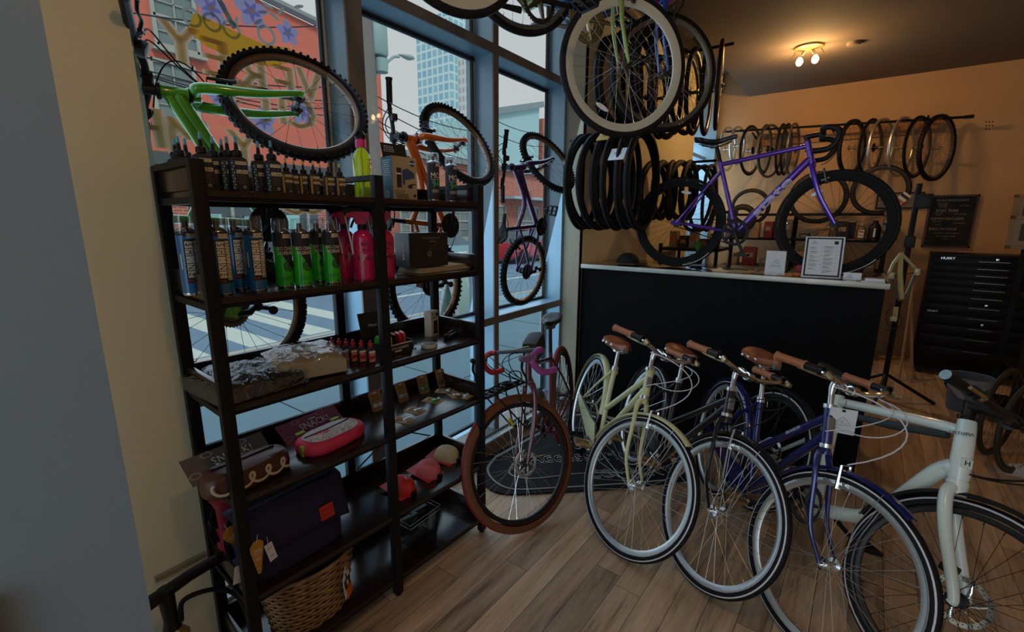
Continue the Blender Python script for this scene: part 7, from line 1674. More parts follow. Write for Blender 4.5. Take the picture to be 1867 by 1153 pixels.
q = MB(); q.tube([P5(1643, 548), P5(1655, 535)+Vector((0, 0.02, 0)), P5(1670, 500)+Vector((0, 0.05, 0))], [0.018, 0.015, 0.012], 8); q.tube([P5(1643, 548), P5(1632, 530), P5(1628, 500)], [0.02, 0.015, 0.012], 8); q.build('lower_stays', mat('olive_grey_paint', (0.13, 0.14, 0.10), 0.35), rs)
q = MB(); q.tube([P5(1616, 510), P5(1610, 530)], [0.02, 0.024], 10); q.build('fork_end', P_cream, rs)
q = MB(); q.tube(bez(P5(1624, 560), P5(1608, 580), P5(1618, 610), P5(1640, 595)), 0.003, 5); q.tube(bez(P5(1640, 575), P5(1655, 600), P5(1620, 605), P5(1615, 600)), 0.003, 5); q.tube(bez(P5(1630, 505), P5(1645, 498), P5(1660, 500), P5(1670, 497)), 0.004, 5); q.build('cables', M_blackpl, rs)
st_ = thing('repair_stand', 'black repair stand post holding the bare frame', 'stand', loc=(0.40, 5.32, 0))
MB().tube([(0, 0, 0.02), (0, 0, 1.95)], 0.022, 10).build('stand_post', M_blackpl, st_); MB().box((0, -0.03, 1.46), (0.07, 0.10, 0.10), bev=0.01).build('clamp', M_blackpl, st_)
for a in (0.3, 2.4, 4.5): MB().tube([(0, 0, 0.25), (0.4*math.cos(a), 0.4*math.sin(a), 0.01)], 0.015, 8).build('stand_leg', M_blackpl, st_)
MB().box((0.05, -0.02, 1.80), (0.10, 0.06, 0.12), bev=0.01).build('tool_tray', M_blackpl, st_)
# wooden sticks leaning at the chest
for i, ((ax, ay), (bx, by)) in enumerate((((1668, 520), (1628, 652)), ((1664, 545), (1643, 640)))):
    p = pl(ax, ay, 6.2); q_ = at_z(bx, by, 0.01)
    o = MB().tube([(q_.x, min(q_.y, 6.1), 0.012), (p.x, 6.35, p.z)], 0.013, 6).build('wooden_stick', wood_mat('pale_stick_wood', (0.30, 0.19, 0.10), (0.42, 0.28, 0.16), 0.6)); tag(o, '%s pale wooden stick leaning against the tool chest' % ['longer', 'shorter'][i], 'stick')
# right hand side shelf with pictures and parts
rs_ = thing('parts_shelf', 'dark shelf rack at the right edge full of parts', 'shelf', loc=(1.52, 5.5, 0))
for z in (0.08, 0.45, 1.02, 1.36): MB().box((0, 0, z), (0.66, 0.62, 0.03)).build('shelf_board', M_black_metal, rs_)
for x in (-0.32, 0.32):
    for y in (-0.3, 0.3): MB().box((x, y, 0.72), (0.035, 0.035, 1.44)).build('post', M_black_metal, rs_)
def pic(label, px, py, w, h_, mt_, y=5.9):
    p = pl(px, py, y); o = thing('framed_picture', label, 'picture', T(p.x+w/2, y, p.z) @ rotx(rad(-6))); q = MB()
    for sg in (-1, 1): q.box((sg*(w/2-0.015), 0, 0), (0.03, 0.02, h_)); q.box((0, 0, sg*(h_/2-0.015)), (w, 0.02, 0.03))
    q.build('picture_frame', mat('gilt_wood', (0.30, 0.18, 0.08), 0.4), o); MB().box((0, 0.003, 0), (w-0.03, 0.01, h_-0.03)).build('picture_mat', mat('dull_cream_paper', (0.36, 0.26, 0.16), 0.7), o); MB().box((0, -0.004, 0), (w-0.14, 0.006, h_-0.14)).build('picture_image', mt_, o)
pic('gilt framed dark picture, upper one at the right edge', 1845, 385, 0.40, 0.30, mat('dark_mottled', (0.05, 0.04, 0.035), 0.6, noise_amt=0.8, nscale=30), 6.3)
pic('gilt framed dark picture standing on the parts shelf below the other', 1838, 424, 0.42, 0.28, mat('dark_mottled', (0.05, 0.04, 0.035), 0.6, noise_amt=0.8, nscale=30), 5.75)
for i, (x, y, z, d, col, nm) in enumerate(((1.40, 5.35, 1.378, (0.35, 0.30, 0.05), (0.08, 0.10, 0.05), 'camouflage green cloth bundle'), (1.42, 5.35, 1.04, (0.22, 0.25, 0.05), (0.02, 0.12, 0.35), 'bright blue pouch'), (1.55, 5.4, 1.04, (0.3, 0.3, 0.12), (0.03, 0.03, 0.03), 'black lumpy bag'), (1.38, 5.4, 0.47, (0.20, 0.3, 0.10), (0.10, 0.12, 0.16), 'grey blue box'), (1.42, 5.35, 0.56, (0.16, 0.2, 0.06), (0.35, 0.03, 0.06), 'crimson strap bundle'))):
    bm = bmesh.new(); bmesh.ops.create_cube(bm, size=1); bmesh.ops.subdivide_edges(bm, edges=bm.edges[:], cuts=5, use_grid_fill=True)
    for v in bm.verts: c_ = v.co*2; k_ = 1-0.12*(c_.length/1.73)**3; v.co = Vector((v.co.x*d[0]*k_, v.co.y*d[1]*k_, (v.co.z+0.5)*d[2]*(1+0.25*noise.noise(v.co*4+Vector((i, 0, 0))) if v.co.z > 0 else 1)))
    bm.verts.index_update(); o = MB().add([v.co.copy() for v in bm.verts], [[v.index for v in f.verts] for f in bm.faces]).build('cloth_bundle', mat(nm.replace(' ', '_'), col, 0.8, noise_amt=0.4, nscale=25), M=T(x, y, z-0.0), smooth=80); bm.free()
    tag(o, '%s on the parts shelf at the right edge' % nm, 'bundle')
for i, (px, py, Y, R, rz_) in enumerate(((1822, 648, 4.30, 0.32, 62), (1872, 672, 4.05, 0.33, 55))):
    p = pl(px, py, Y); w = thing('spare_wheel', '%s dark thin wheel leaning by the parts shelf at the right edge' % ['left', 'right'][i], 'wheel', T(max(p.x, 0.8)+0.10, Y+0.15, R+0.005+0.0) @ rotz(rad(rz_)), 'wheels leaning at the right edge')
    wheel(w, 'wheel_rim', I4, R, R-0.025, 0.026, mat('olive_black_rubber', (0.03, 0.032, 0.022), 0.5), M_blackpl, M_darksteel, M_darksteel, n=28, seg=56, cassette=0.045)
bk_ = thing('bucket', 'blue grey bucket with a crumpled liner on the floor', 'bucket', loc=(0.98, 5.45, 0))
MB().lathe([(0, 0.0), (0.12, 0), (0.15, 0.30), (0.155, 0.30), (0.155, 0.31), (0.145, 0.31), (0.115, 0.012), (0, 0.012)], 32).build('bucket_body', mat('blue_grey_plastic', (0.10, 0.14, 0.20), 0.5), bk_)
v = []; N_ = 40
for j in range(5):
    for i in range(N_): a = 2*PI*i/N_; r = (0.158+0.006*noise.noise(Vector((math.cos(a)*4, math.sin(a)*4, j)))+0.003*math.sin(11*a)); v.append((r*math.cos(a), r*math.sin(a), 0.315-0.045*j*(0.7+0.3*math.sin(3*a+1))))
MB().add(v, [(j*N_+i, j*N_+(i+1) % N_, (j+1)*N_+(i+1) % N_, (j+1)*N_+i) for j in range(4) for i in range(N_)]).build('bag_liner', mat('pale_film', (0.30, 0.34, 0.40), 0.35), bk_, smooth=80)
sh_ = thing('trainer_shoe', 'white sports shoe on the floor at the right edge', 'shoe', T(1.12, 4.22, 0) @ rotz(rad(200))); secs = []
for i in range(12):
    t = i/11; x = -0.14+0.28*t; w = 0.042*(0.75+0.45*math.sin(t*PI*0.9)); hh = 0.10-0.055*max(0, (t-0.35)/0.65)**0.8 if t > 0.35 else 0.10
    secs.append([(x, w*math.copysign(abs(math.cos(2*PI*k/16))**0.7, math.cos(2*PI*k/16)), 0.026+(hh-0.026)*max(0, math.sin(2*PI*k/16))) for k in range(16)])
loft(secs).build('upper', mat('white_mesh_cloth', (0.45, 0.47, 0.50), 0.7, noise_amt=0.3, nscale=60), sh_, smooth=60)
secs = [[(p[0]*1.03, p[1]*1.06, 0.0 if math.sin(2*PI*k/16) < 0 else 0.028) for k, p in enumerate(s_)] for s_ in secs]; loft(secs).build('sole', mat('pale_sole', (0.5, 0.5, 0.5), 0.6), sh_)
q = MB()
for i in range(5): q.tube([(0.0+0.018*i, -0.03, 0.085-0.008*i), (0.008+0.018*i, 0.03, 0.087-0.008*i)], 0.003, 5)
q.build('laces', M_ink, sh_)
# ---------------------------------------------------------------- rug
o = thing('rug', 'black shop rug with white lettering, triangular, under the bicycles by the window', 'rug', loc=(0, 0, 0.001))
RP = [(-1.86, 2.25), (-1.80, 2.08), (-1.66, 1.985), (-1.50, 1.985), (-1.28, 2.17), (-1.03, 2.40), (-0.80, 2.62), (-0.66, 2.79), (-0.66, 2.98), (-0.85, 3.12), (-1.2, 3.26), (-1.52, 3.37), (-1.68, 3.36), (-1.76, 3.24), (-1.82, 2.7)]
RPs = [tuple(p)[:2] for p in smooth_path([(x, y, 0) for x, y in RP]+[(RP[0][0], RP[0][1], 0)], 5)][:-1]
MB().prism(RPs, 0.012).build('pile', mat('black_pile', (0.010, 0.010, 0.013), 0.95, bump=0.8, bscale=200), o)
cxm = sum(p[0] for p in RPs)/len(RPs); cym = sum(p[1] for p in RPs)/len(RPs); q = MB()
q.tube([(cxm+(x-cxm)*0.90, cym+(y-cym)*0.90, 0.0105) for x, y in RPs], 0.014, 6, closed=True, flat=0.35)
q.tube([Vector((p[0], p[1], 0.0105)) for p in smooth_path([(-1.66, 2.30, 0), (-1.60, 2.18, 0), (-1.46, 2.22, 0), (-1.25, 2.45, 0), (-1.0, 2.66, 0), (-0.86, 2.86, 0)], 6)], 0.012, 6, flat=0.35)
rz = rotz(rad(42))
for tx, sz, x, y, sx_ in (('THE', 0.10, -1.50, 3.06, 1.0), ('JUSSO', 0.13, -1.46, 2.88, 1.0), ('Accessories', 0.17, -1.33, 2.66, 0.95), ('COMPANY', 0.13, -0.98, 2.66, 0.9)):
    for dx in (-0.005, 0.0, 0.005): q.text(tx, sz, T(x+dx, y-dx, 0.0125) @ rz, 0, 0.006, sx=sx_)
q.build('lettering', mat('grey_white_pile', (0.42, 0.42, 0.40), 0.95, bump=0.5, bscale=150), o)
# ---------------------------------------------------------------- small balance bicycle in the lower left corner
o = thing('balance_bicycle', 'matt black small bicycle with tan fork parked between pier and shelf, lower left', 'bicycle', loc=(0, 0, 0))
X5 = lambda px, py, x=-1.64: at_x(px, py, x)
a_, b_, c_ = X5(262, 1108, -1.60), X5(345, 1050, -1.66), X5(415, 1008, -1.70)
MB().tube([a_-(b_-a_)*1.2, a_, b_, c_], [0.022, 0.022, 0.019, 0.019], 14).build('handlebar', mat('matt_black', (0.013, 0.013, 0.014), 0.55), o)
s0 = X5(300, 1075, -1.62); s1 = X5(312, 1130, -1.62); MB().tube([s0, s1, s1-Vector((0, 0, 0.03))], [0.024, 0.020, 0.026], 12).build('stem', M_blackpl, o)
s2 = s1-Vector((0, 0, 0.03)); q = MB()
for dy in (-0.035, 0.035): q.tube([s2+Vector((0, dy*0.3, 0)), s2+Vector((0, dy, -0.04)), Vector((s2.x-0.02, s2.y+dy, 0.10))], 0.011, 8)
q.build('fork', mat('amber_brown_paint', (0.32, 0.17, 0.03), 0.4), o)
MB().tube(smooth_path([s2+Vector((0.02, 0.02, 0.02)), X5(335, 1095, -1.60), X5(390, 1075, -1.60), X5(430, 1085, -1.58), X5(450, 1120, -1.56), X5(462, 1170, -1.56)], 6), 0.008, 8).build('brake_hose', M_blackpl, o)
wheel(o, 'front_wheel', T(s2.x-0.02, s2.y, 0.13) @ rotz(rad(80)), 0.13, 0.105, 0.04, M_tire, M_blackpl, M_darksteel, M_darksteel, n=16, seg=40)
wheel(o, 'rear_wheel', T(s2.x+0.12, s2.y-0.46, 0.13) @ rotz(rad(107)), 0.13, 0.105, 0.04, M_tire, M_blackpl, M_darksteel, M_darksteel, n=16, seg=40)
MB().tube([s2+Vector((0, 0, -0.02)), Vector((s2.x+0.06, s2.y-0.22, 0.24)), Vector((s2.x+0.12, s2.y-0.46, 0.15))], 0.016, 8).build('frame', mat('matt_black', (0.013, 0.013, 0.014), 0.55), o)

p_ = at_x(312, 1043, -1.79)
struct(MB().box((-1.79, 0.46, p_.z), (0.016, 0.17, 0.016)).build('trim_3', mat('tan_skirting', (0.3, 0.21, 0.13))))
# ---------------------------------------------------------------- the street outside
M_walk = mat('sky_tinted_grey_sidewalk', (0.27, 0.50, 0.66), 0.8, noise_amt=0.12, nscale=1.5, bump=0.15, bscale=30)  # grey paving; the blue of the sky light is put into its colour
M_road = mat('sky_tinted_grey_asphalt', (0.17, 0.31, 0.46), 0.85, noise_amt=0.15, nscale=2, bump=0.3, bscale=50)  # grey asphalt with the bluish sky light mixed into the base colour
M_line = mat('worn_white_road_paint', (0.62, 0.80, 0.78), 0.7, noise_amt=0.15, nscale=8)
ZS = -0.15
ow = MB().box((-4.35, 8, ZS-0.05), (4.3, 60, 0.1)).build('sidewalk', M_walk); struct(ow)
q = MB()
for i in range(-4, 18): q.box((-4.35, i*1.5+0.6, ZS+0.001), (4.3, 0.012, 0.004))
for x in (-3.4, -4.9): q.box((x, 8, ZS+0.001), (0.012, 60, 0.004))
q.build('sidewalk_joint', mat('dark_joint', (0.05, 0.09, 0.13), 0.9), ow)
struct(MB().box((-6.56, 8, ZS-0.06), (0.16, 60, 0.12)).build('curb', mat('pale_curb', (0.50, 0.55, 0.52), 0.8)))
struct(MB().box((-10.2, 20, ZS-0.16), (7.2, 100, 0.1)).build('road', M_road))
struct(MB().box((-16, 20, ZS-0.08), (4.4, 100, 0.14)).build('far_sidewalk', M_walk))
for i in range(5):
    o = MB().box((0, 0, 0), (5.6, 0.42, 0.006)).build('crosswalk_stripe', M_line, M=T(-9.9, 1.35+0.95*i, ZS-0.107)); tag(o, 'pale crosswalk stripe, %s from the pier side' % ['first', 'second', 'third', 'fourth', 'fifth'][i], 'road marking', 'crosswalk stripes')
o = MB().box((-9.0, 13, ZS-0.107), (0.14, 13, 0.006)).build('lane_line', M_line); tag(o, 'thin white lane line running along the road', 'road marking')
o = MB().box((-6.75, 6.1, ZS-0.105), (0.22, 1.2, 0.01)).build('curb_ramp', mat('tan_ramp', (0.45, 0.36, 0.26), 0.8)); tag(o, 'tan tactile strip at the curb', 'curb ramp')
# red painted building
XB = -14.0
BR = thing('brick_building', 'salmon red painted brick building with a pale cornice across the street', 'building', loc=(XB, 0, ZS))
m_sal = mat('salmon_painted_wall', (0.60, 0.165, 0.115), 0.9, noise_amt=0.10, nscale=1.2, bump=0.3, bscale=20); m_rb = brick_mat('red_brick', (0.50, 0.14, 0.09), (0.36, 0.10, 0.07), (0.50, 0.36, 0.30), 1.0)
q = MB(); q.prism([(-6, 0), (11.3, 0), (11.3, 7.3), (6.2, 7.8), (6.2, 9.4), (-6, 9.8)], 4, Matrix(((0, 0, -1, 0), (1, 0, 0, 0), (0, 1, 0, 0), (0, 0, 0, 1)))); q.build('facade', m_sal, BR)
q = MB(); q.box((0.06, 0.2, 5), (0.12, 1.0, 10)); q.box((0.06, 8.8, 1.6), (0.1, 0.7, 3.2)); q.box((0.06, 4.4, 1.6), (0.1, 0.9, 3.2)); q.build('brick_pier', m_rb, BR)
q = MB(); q.tube([(0.1, -6, 9.9), (0.1, 6.2, 9.5)], 0.12, 6); q.tube([(0.1, 6.2, 7.9), (0.1, 11.35, 7.4)], 0.12, 6); q.build('coping', mat('grey_metal_coping', (0.22, 0.25, 0.26), 0.6), BR)
def win(par, y, z, w, h_, bars=(2, 2), X=0.03, fm='pale_window_frame', fc=(0.36, 0.38, 0.34)):
    q = MB(); F = mat(fm, fc, 0.6)
    for sg in (-1, 1): q.box((X, y+sg*w/2, z), (0.10, 0.09, h_+0.09)); q.box((X, y, z+sg*h_/2), (0.10, w, 0.09))
    q.box((X+0.01, y, z), (0.08, w, 0.06))
    for i in range(1, bars[0]): q.box((X, y-w/2+w*i/bars[0], z), (0.06, 0.03, h_))
    for i in range(1, bars[1]*2): q.box((X, y, z-h_/2+h_*i/bars[1]/2), (0.06, w, 0.025))
    q.box((X+0.06, y, z-h_/2-0.10), (0.22, w+0.25, 0.10)); f = q.build('window', F, par); MB().box((X-0.02, y, z), (0.02, w, h_)).build('pane', mat('dim_street_glass', (0.16, 0.22, 0.22), 0.2), f)
for (px0, py0, px1, py1) in ((285, 0, 332, 68), (285, 128, 335, 205)):
    a_, b_ = at_x(px0, py0, XB), at_x(px1, py1, XB); zt, zb_ = a_.z-ZS, b_.z-ZS; yy0, yy1 = a_.y, b_.y; win(BR, (yy0+yy1)/2+0.1, (zt+zb_)/2, max(0.9, yy1-yy0), max(1.3, zt-zb_))
p_ = at_x(425, 250, XB); 
MB().box((0.25, 6.6, 3.2), (0.5, 5.2, 0.30)).build('shopfront_cornice', mat('dark_fascia', (0.07, 0.08, 0.09), 0.6), BR)
MB().box((0.05, 6.6, 1.5), (0.08, 4.4, 2.9)).build('shopfront', mat('shopfront_dark', (0.08, 0.11, 0.13), 0.4), BR)
q = MB()
for y in (5.0, 5.9, 7.2, 8.1): q.box((0.12, y, 1.5), (0.06, 0.08, 2.8))
q.box((0.12, 6.6, 2.2), (0.06, 4.3, 0.08)); q.box((0.12, 6.6, 0.4), (0.06, 4.3, 0.5)); q.build('shopfront_frame', mat('pale_window_frame', (0.36, 0.38, 0.34), 0.6), BR)
q = MB()
for y, z in ((5.4, 1.7), (6.4, 1.65), (7.6, 1.7)): q.box((0.14, y, z), (0.01, 0.42, 0.42))
q.build('window_poster', mat('pale_blue_poster', (0.30, 0.62, 0.62), 0.6), BR)
MB().box((0.08, 2.6, 1.7), (0.10, 2.2, 3.4)).build('garage_door', mat('olive_yellow_panel', (0.30, 0.30, 0.12), 0.7), BR)
MB().box((0.14, 1.9, 0.9), (0.06, 0.9, 1.0)).build('green_poster', mat('fresh_green_panel', (0.12, 0.38, 0.10), 0.7), BR)
# low brick house, trees, tower, pale building, further brick house
LB = thing('low_brick_house', 'low red brick building seen through the middle window bay', 'building', loc=(-14.4, 17.5, ZS))
MB().box((-3, 0, 2.1), (6, 12.0, 4.2)).build('facade', m_rb, LB); MB().box((-2.9, 0, 4.3), (6.3, 12.2, 0.22)).build('coping', mat('grey_metal_coping', (0.22, 0.25, 0.26), 0.6), LB)
for y, w in ((-4.6, 1.4), (-2.2, 1.8), (0.6, 1.8), (3.6, 2.0)): win(LB, y, 1.75, w, 1.5, (3, 2))
MB().box((0.45, 3.4, 2.9), (0.9, 4.6, 0.12)).build('awning', mat('pale_blue_awning', (0.35, 0.50, 0.58), 0.6), LB)
tr_ = at_x(730, 240, -18)
rr3 = random.Random(4)
def tree(label, x, y, h_, R, z0=0, m_l=None, n=1500, rails=True):
    o = thing('street_tree', label, 'tree', loc=(x, y, ZS)); q = MB().tube([(0, 0, 0), (0.1, 0, h_*0.45), (0.0, 0.2, h_*0.8)], [0.16, 0.12, 0.05], 8)
    for i in range(6): a = i*1.1; q.tube([(0.05, 0.05, h_*(0.4+0.06*i)), (R*0.6*math.cos(a), R*0.6*math.sin(a), h_*(0.6+0.05*i))], [0.05, 0.015], 5)
    q.build('trunk', mat('bark', (0.10, 0.08, 0.06), 0.9), o); q = MB(); v = []; f = []
    for i in range(n):
        u_ = Vector((rr3.gauss(0, 1), rr3.gauss(0, 1), rr3.gauss(0, 1))).normalized()*R*rr3.random()**0.4; c_ = Vector((u_.x, u_.y, h_*0.75+u_.z*0.75)); s_ = 0.10+0.08*rr3.random()
        d1 = Vector((rr3.gauss(0, 1), rr3.gauss(0, 1), rr3.gauss(0, 1))).normalized()*s_; d2 = d1.orthogonal().normalized()*s_*0.6; b_ = len(v); v += [c_-d1, c_+d2, c_+d1, c_-d2]; f.append((b_, b_+1, b_+2, b_+3))
    MB().add(v, f).build('leaves', m_l or mat('yellow_green_leaf', (0.42, 0.46, 0.16), 0.7), o, smooth=0)
tree('light green street tree beyond the low brick building', at_x(712, 240, -24).x, at_x(712, 240, -24).y, 6.4, 2.0); tree('light green street tree further along the street', at_x(745, 245, -27).x, at_x(745, 245, -27).y, 6.6, 1.9)
TW = thing('glass_tower', 'tall blue glass apartment tower in the distance', 'tower', loc=(-112, 120, ZS))
mt_ = bpy.data.materials.new('tower_glass_grid'); mt_.use_nodes = True; n_ = mt_.node_tree; bs = n_.nodes['Principled BSDF']; tcn = n_.nodes.new('ShaderNodeTexCoord'); sp_ = n_.nodes.new('ShaderNodeSeparateXYZ'); n_.links.new(tcn.outputs['Object'], sp_.inputs[0]); cb_ = n_.nodes.new('ShaderNodeCombineXYZ'); ad = n_.nodes.new('ShaderNodeMath'); ad.operation = 'ADD'; n_.links.new(sp_.outputs['X'], ad.inputs[0]); n_.links.new(sp_.outputs['Y'], ad.inputs[1]); n_.links.new(ad.outputs[0], cb_.inputs[0]); n_.links.new(sp_.outputs['Z'], cb_.inputs[1])
br_ = n_.nodes.new('ShaderNodeTexBrick'); n_.links.new(cb_.outputs[0], br_.inputs['Vector']); br_.inputs['Scale'].default_value = 1; br_.offset = 0.0; br_.inputs['Brick Width'].default_value = 2.4; br_.inputs['Row Height'].default_value = 2.6; br_.inputs['Mortar Size'].default_value = 0.35; br_.inputs['Color1'].default_value = (0.28, 0.52, 0.62, 1); br_.inputs['Color2'].default_value = (0.20, 0.44, 0.60, 1); br_.inputs['Mortar'].default_value = (0.55, 0.74, 0.76, 1); n_.links.new(br_.outputs['Color'], bs.inputs['Base Color']); bs.inputs['Roughness'].default_value = 0.5
MB().box((-2, 0, 32), (15, 14, 64)).build('tower_block', mt_, TW); MB().box((7.5, 2, 29.5), (6, 12, 59)).build('tower_wing', mat('pale_concrete', (0.60, 0.66, 0.64), 0.8), TW)
q = MB()
for j in range(22):
    for i in range(4): q.box((4.9+1.5*i, -4.05, 3+2.6*j), (0.7, 0.1, 1.3))
q.build('tower_windows', mat('window_pink', (0.40, 0.42, 0.46), 0.5), TW)
OT = thing('distant_block', 'distant orange trimmed high block above the transom', 'building', loc=(at_y(843, 30, 175).x, 175, ZS)); MB().box((0, 0, at_y(843, 12, 175).z/2), (8, 8, at_y(843, 12, 175).z)).build('block_walls', mat('pale_peach_wall', (0.62, 0.45, 0.36), 0.8), OT)
q = MB()
for j in range(34):
    for i in range(3): q.box((-2.6+2.6*i, -4.1, 4+3*j), (1.0, 0.1, 1.5))
q.build('block_windows', mat('orange_panel', (0.55, 0.20, 0.08), 0.7), OT)
PB = thing('pale_blue_building', 'pale blue walled building with sloping grey roof edge in the right window bay', 'building', loc=(-25, 36, ZS))
q = MB(); q.prism([(-5, 0), (2.3, 0), (2.3, 12.1), (-5, 10.2)], 6, Matrix(((0, 0, -1, 0), (1, 0, 0, 0), (0, 1, 0, 0), (0, 0, 0, 1)))); q.build('side_wall', mat('pale_aqua_wall', (0.36, 0.60, 0.64), 0.9), PB)
MB().tube([(0.1, -5, 10.4), (0.1, 2.6, 12.4)], 0.35, 4).build('roof_edge', mat('grey_roof_edge', (0.22, 0.30, 0.32), 0.7), PB)
FB = thing('far_brick_house', 'red brick house front beside the pale blue wall', 'building', loc=(-24.9, 41.9, ZS)); MB().box((-2.9, 0, 5.6), (6, 6.4, 11.2)).build('facade', m_rb, FB)
for z in (4, 8.3): win(FB, -1.6, z, 1.3, 2.2, (2, 2), X=0.15)
# cars
def car(label, x, y, col):
    o = thing('car', label, 'car', loc=(x, y, ZS-0.11), rz=PI/2); m = mat(label.split()[0]+'_car_paint', col, 0.25, coat=0.8)
    secs = []
    for i, (xx, zt, w) in enumerate(((-2.15, 0.75, 0.78), (-2.05, 0.92, 0.85), (-1.5, 0.98, 0.88), (-0.9, 1.0, 0.9), (0.9, 0.98, 0.9), (1.6, 0.86, 0.86), (2.1, 0.70, 0.80), (2.2, 0.5, 0.74))):
        secs.append([(xx, -w, 0.35), (xx, -w*1.0, 0.6), (xx, -w*0.96, zt), (xx, w*0.96, zt), (xx, w, 0.6), (xx, w, 0.35), (xx, w*0.8, 0.22), (xx, -w*0.8, 0.22)])
    loft(secs).build('car_body', m, o, smooth=50)
    secs = []
    for (xx, zt, w) in ((-1.75, 0.95, 0.80), (-1.15, 1.42, 0.66), (-0.2, 1.50, 0.66), (0.45, 1.44, 0.66), (1.25, 0.95, 0.80)): secs.append([(xx, -0.82, 0.93), (xx, -w, zt), (xx, w, zt), (xx, 0.82, 0.93)])
    loft(secs).build('greenhouse', mat('car_glass', (0.10, 0.16, 0.20), 0.1), o, smooth=30)
    MB().box((-0.3, 0, 1.50), (1.3, 1.24, 0.05), bev=0.02).build('roof', m, o)
    for sx in (-1.35, 1.35):
        for sy in (-0.86, 0.86): MB().lathe([(0, -0.11), (0.20, -0.11), (0.33, -0.09), (0.33, 0.09), (0.20, 0.11), (0, 0.11)], 24, T(sx, sy, 0.33) @ AX).build('car_wheel', M_tire, o)
car('red parked car at the far curb in the right window bay', -12.6, 18.2, (0.45, 0.03, 0.05)); car('blue parked car behind the red one', -12.6, 23.6, (0.12, 0.35, 0.55)); car('pale blue parked car seen through the middle bay', -12.5, 12.2, (0.22, 0.42, 0.50))
# pavement board, utility pole, street lamp, wires
ab = at_z(835, 590, ZS); ap = thing('sidewalk_sign', 'pale green A shaped sidewalk board on the sidewalk', 'sign', loc=(-5.4, 5.75, ZS), rz=rad(20))
for sg in (-1, 1):
    q = MB(); q.box((0, 0, 0.62), (0.03, 0.66, 1.20)); MB_ = q.build('board_panel', mat('pale_aqua_panel', (0.42, 0.62, 0.55), 0.6), ap, T(sg*0.22, 0, 0) @ roty(sg*rad(-13)))
    q = MB()
    for yy in (-0.34, 0.34): q.box((0, yy, 0.62), (0.05, 0.05, 1.26))
    q.box((0, 0, 1.24), (0.05, 0.7, 0.05)); q.build('white_frame', M_paper, ap, T(sg*0.22, 0, 0) @ roty(sg*rad(-13)))
UP = thing('utility_pole', 'wooden utility pole with transformer can behind the first mullion', 'pole', loc=(-6.35, 4.88, ZS))
MB().tube([(0, 0, 0), (0, 0, 9)], [0.14, 0.11], 12).build('pole_shaft', mat('grey_wood_pole', (0.20, 0.20, 0.19), 0.9), UP)
p1_ = at_x(686, 105, -6.35); MB().lathe([(0, 0), (0.15, 0.02), (0.17, 0.05), (0.17, 0.62), (0.13, 0.68), (0, 0.70)], 20, T(0.0, p1_.y-4.88+0.02, p1_.z-ZS)).build('transformer', mat('aqua_grey_metal', (0.30, 0.46, 0.47), 0.5), UP)
MB().lathe([(0, 0), (0.10, 0.01), (0.11, 0.2), (0, 0.21)], 16, T(0.05, p1_.y-4.88+0.05, p1_.z-ZS-0.22)).build('insulator_can', mat('aqua_grey_metal', (0.30, 0.46, 0.47), 0.5), UP)
l1, l2, l3 = at_x(668, 155, -6.35), at_x(712, 108, -6.35), at_x(728, 103, -6.35)
q = MB().tube([Vector(p)-Vector((-6.35, 4.88, ZS)) for p in smooth_path([l1-Vector((0, 0.1, 0.1)), l1, l2, l3], 5)], 0.022, 8); q.build('lamp_arm', mat('aqua_grey_metal', (0.30, 0.46, 0.47), 0.5), UP)
c_ = at_x(740, 104, -6.35)-Vector((-6.35, 4.88, ZS)); secs = []
for i in range(9): t = i/8; r = math.sin(min(1, t*1.3)*PI/2)*0.075*(1 if t < 0.8 else 1-(t-0.8)*3); secs.append([(r*math.cos(2*PI*k/14), c_.y-0.17+0.34*t, c_.z+r*0.6*math.sin(2*PI*k/14)+0.02*t) for k in range(14)])
loft(secs).build('lamp_head', mat('pale_lamp_housing', (0.42, 0.52, 0.52), 0.4), UP, smooth=60)
wr_ = [((240, 85), (600, 150)), ((240, 110), (640, 175)), ((240, 118), (640, 205)), ((240, 12), (660, 30)), ((672, 160), (870, 235)), ((675, 180), (870, 265)), ((675, 205), (870, 290)), ((905, 215), (1010, 238)), ((905, 240), (1010, 262)), ((300, 135), (640, 190)), ((675, 215), (865, 312))]
for i, (a, b__) in enumerate(wr_):
    A_, B_ = at_x(*a, -9.0-0.1*i), at_x(*b__, -9.0-0.1*i); D_ = B_-A_; A_ = A_-D_*0.15; B_ = B_+D_*0.15
    o = MB().tube([A_.lerp(B_, t/10)-Vector((0, 0, 0.25*math.sin(PI*t/10))) for t in range(11)], 0.013, 4).build('overhead_wire', M_ink); tag(o, 'black overhead wire above the road, number %s counted from the top left' % ['one', 'two', 'three', 'four', 'five', 'six', 'seven', 'eight', 'nine', 'ten', 'eleven'][i], 'wire', 'overhead wires')
# ---------------------------------------------------------------- vinyl lettering and flower stickers on the first pane
GXI = GX+0.008; m_vin = vinyl_mat('beige_vinyl', (0.88, 0.80, 0.64), 0.8)
def on_glass(px, py): p = at_x(px, py, GXI); return p.y, p.z
MG = Matrix(((0, 0, 1, GXI), (-1, 0, 0, 0), (0, 1, 0, 0), (0, 0, 0, 1)))   # text laid out to be read from the street
MG = Matrix(((0, 0, 1, GXI), (1, 0, 0, 0), (0, 1, 0, 0), (0, 0, 0, 1)))
o = thing('window_lettering', 'large beige mirror written vinyl letters on the left window pane', 'lettering', loc=(0, 0, 0))
def gl_text(body, pxs, pys):
    for ch, px, py, sz in zip(body, pxs, pys, [0.20]*9):
        y, z = on_glass(px, py); q = MB()
        for d_ in (-2, -1, 0, 1, 2): q.text(ch, sz, MG @ T(y+d_*0.006, z, 0.0004*d_), 0, 0.001, mirror=True, sheet=True)
        q.build('letter', m_vin, o)
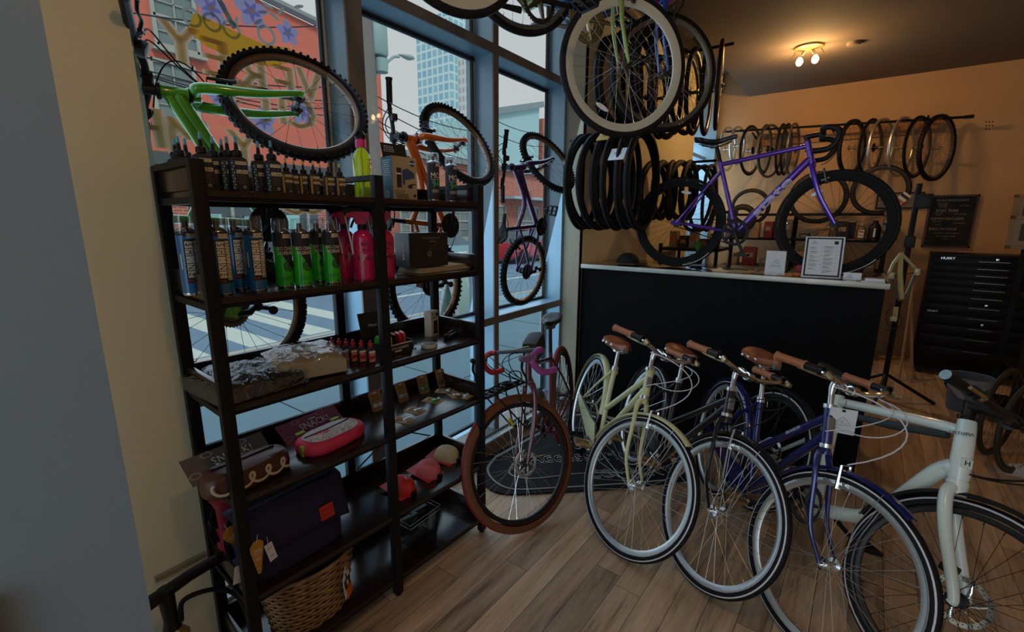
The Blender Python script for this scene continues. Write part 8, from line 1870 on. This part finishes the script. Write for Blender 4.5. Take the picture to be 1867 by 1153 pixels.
gl_text('VERY', (565, 520, 462, 330), (160, 155, 140, 85)); gl_text('E', (395,), (110,)); gl_text('CITY', (552, 515, 485, 420), (210, 200, 195, 180)); gl_text('YMH', (445, 345, 262), (275, 255, 235)); gl_text('OO', (568, 538), (368, 368))
def flower(px, py, s_, m, grp='blue flower stickers on the pane', lb=''):
    y, z = on_glass(px, py); q = MB()
    for k in range(5):
        a = k*2*PI/5+0.4; q.lathe([(0, 0.0008), (s_*0.5, 0)], 14, MG @ T(y+s_*0.5*math.cos(a), z+s_*0.5*math.sin(a), 0) @ rotz(a) @ Matrix.Diagonal((1.1, 0.75, 1, 1)))
    q.lathe([(0, 0.0016), (s_*0.16, 0.001)], 10, MG @ T(y, z, 0), mi=1); r = q.build('flower_sticker', [m, M_paper]); tag(r, lb, 'sticker', grp)
mfl = vinyl_mat('periwinkle_vinyl', (0.55, 0.58, 0.98), 0.8)
for (px, py, s_, lb) in ((385, 14, 0.060, 'blue flower sticker top left of the pane'), (458, 20, 0.065, 'blue flower sticker top centre of the pane'), (525, 60, 0.050, 'blue flower sticker right of the top centre one'), (402, 180, 0.045, 'blue flower sticker behind the green fork'), (480, 222, 0.055, 'blue flower sticker lower centre behind the wheel'), (550, 205, 0.055, 'blue flower sticker right behind the hub')): flower(px, py, s_, mfl, lb=lb)
q = MB(); y, z = on_glass(400, 72)
q.prism([(-0.16, 0.0), (-0.13, 0.07), (0.0, 0.05), (0.13, 0.03), (0.24, 0.05), (0.26, 0.0), (0.15, -0.05), (0.02, -0.06), (-0.10, -0.04)], 0.0008, MG @ T(y+0.05, z, 0)); 
for (dx, dz, r) in ((-0.09, 0.05, .035), (-0.02, 0.055, .035), (0.05, 0.05, .035), (0.19, 0.07, .04)): q.lathe([(r*0.7, 0.001), (r, 0.001)], 16, MG @ T(y+dx, z+dz, 0.0006), mi=1)
q.box((0, 0, 0), (0.02, 0.14, 0.001), MG @ T(y+0.03, z+0.12, 0) @ rotz(0.5), 1)
o = q.build('abstract_sticker', [vinyl_mat('yellow_vinyl', (0.95, 0.75, 0.25), 0.8), vinyl_mat('slate_vinyl', (0.45, 0.55, 0.55), 0.8)]); tag(o, 'yellow and slate swirl sticker high on the left pane', 'sticker')
for k_l, (px, py, a) in enumerate(((480, 22, 0.3), (500, 30, -0.5), (512, 20, 0.9), (470, 40, 0.7), (488, 10, -0.2), (430, 40, 1.2), (415, 200, 0.5), (425, 222, -0.6), (545, 12, 0.4))):
    q = MB(); y, z = on_glass(px, py); q.lathe([(0, 0.0006), (0.014, 0)], 10, MG @ T(y, z, 0) @ rotz(a) @ Matrix.Diagonal((1.8, 0.5, 1, 1)))
    o = q.build('leaf_sticker', vinyl_mat('slate_vinyl', (0.45, 0.55, 0.55), 0.8)); tag(o, 'small slate leaf sticker on the left pane, %s' % ['right of the top centre flower', 'below the top right flower', 'between the two top right flowers', 'below the top centre flower', 'at the very top of the pane', 'left of the swirl', 'left of the lower centre flower', 'lowest left one', 'rightmost at the top'][k_l], 'sticker', 'leaf stickers on the pane')
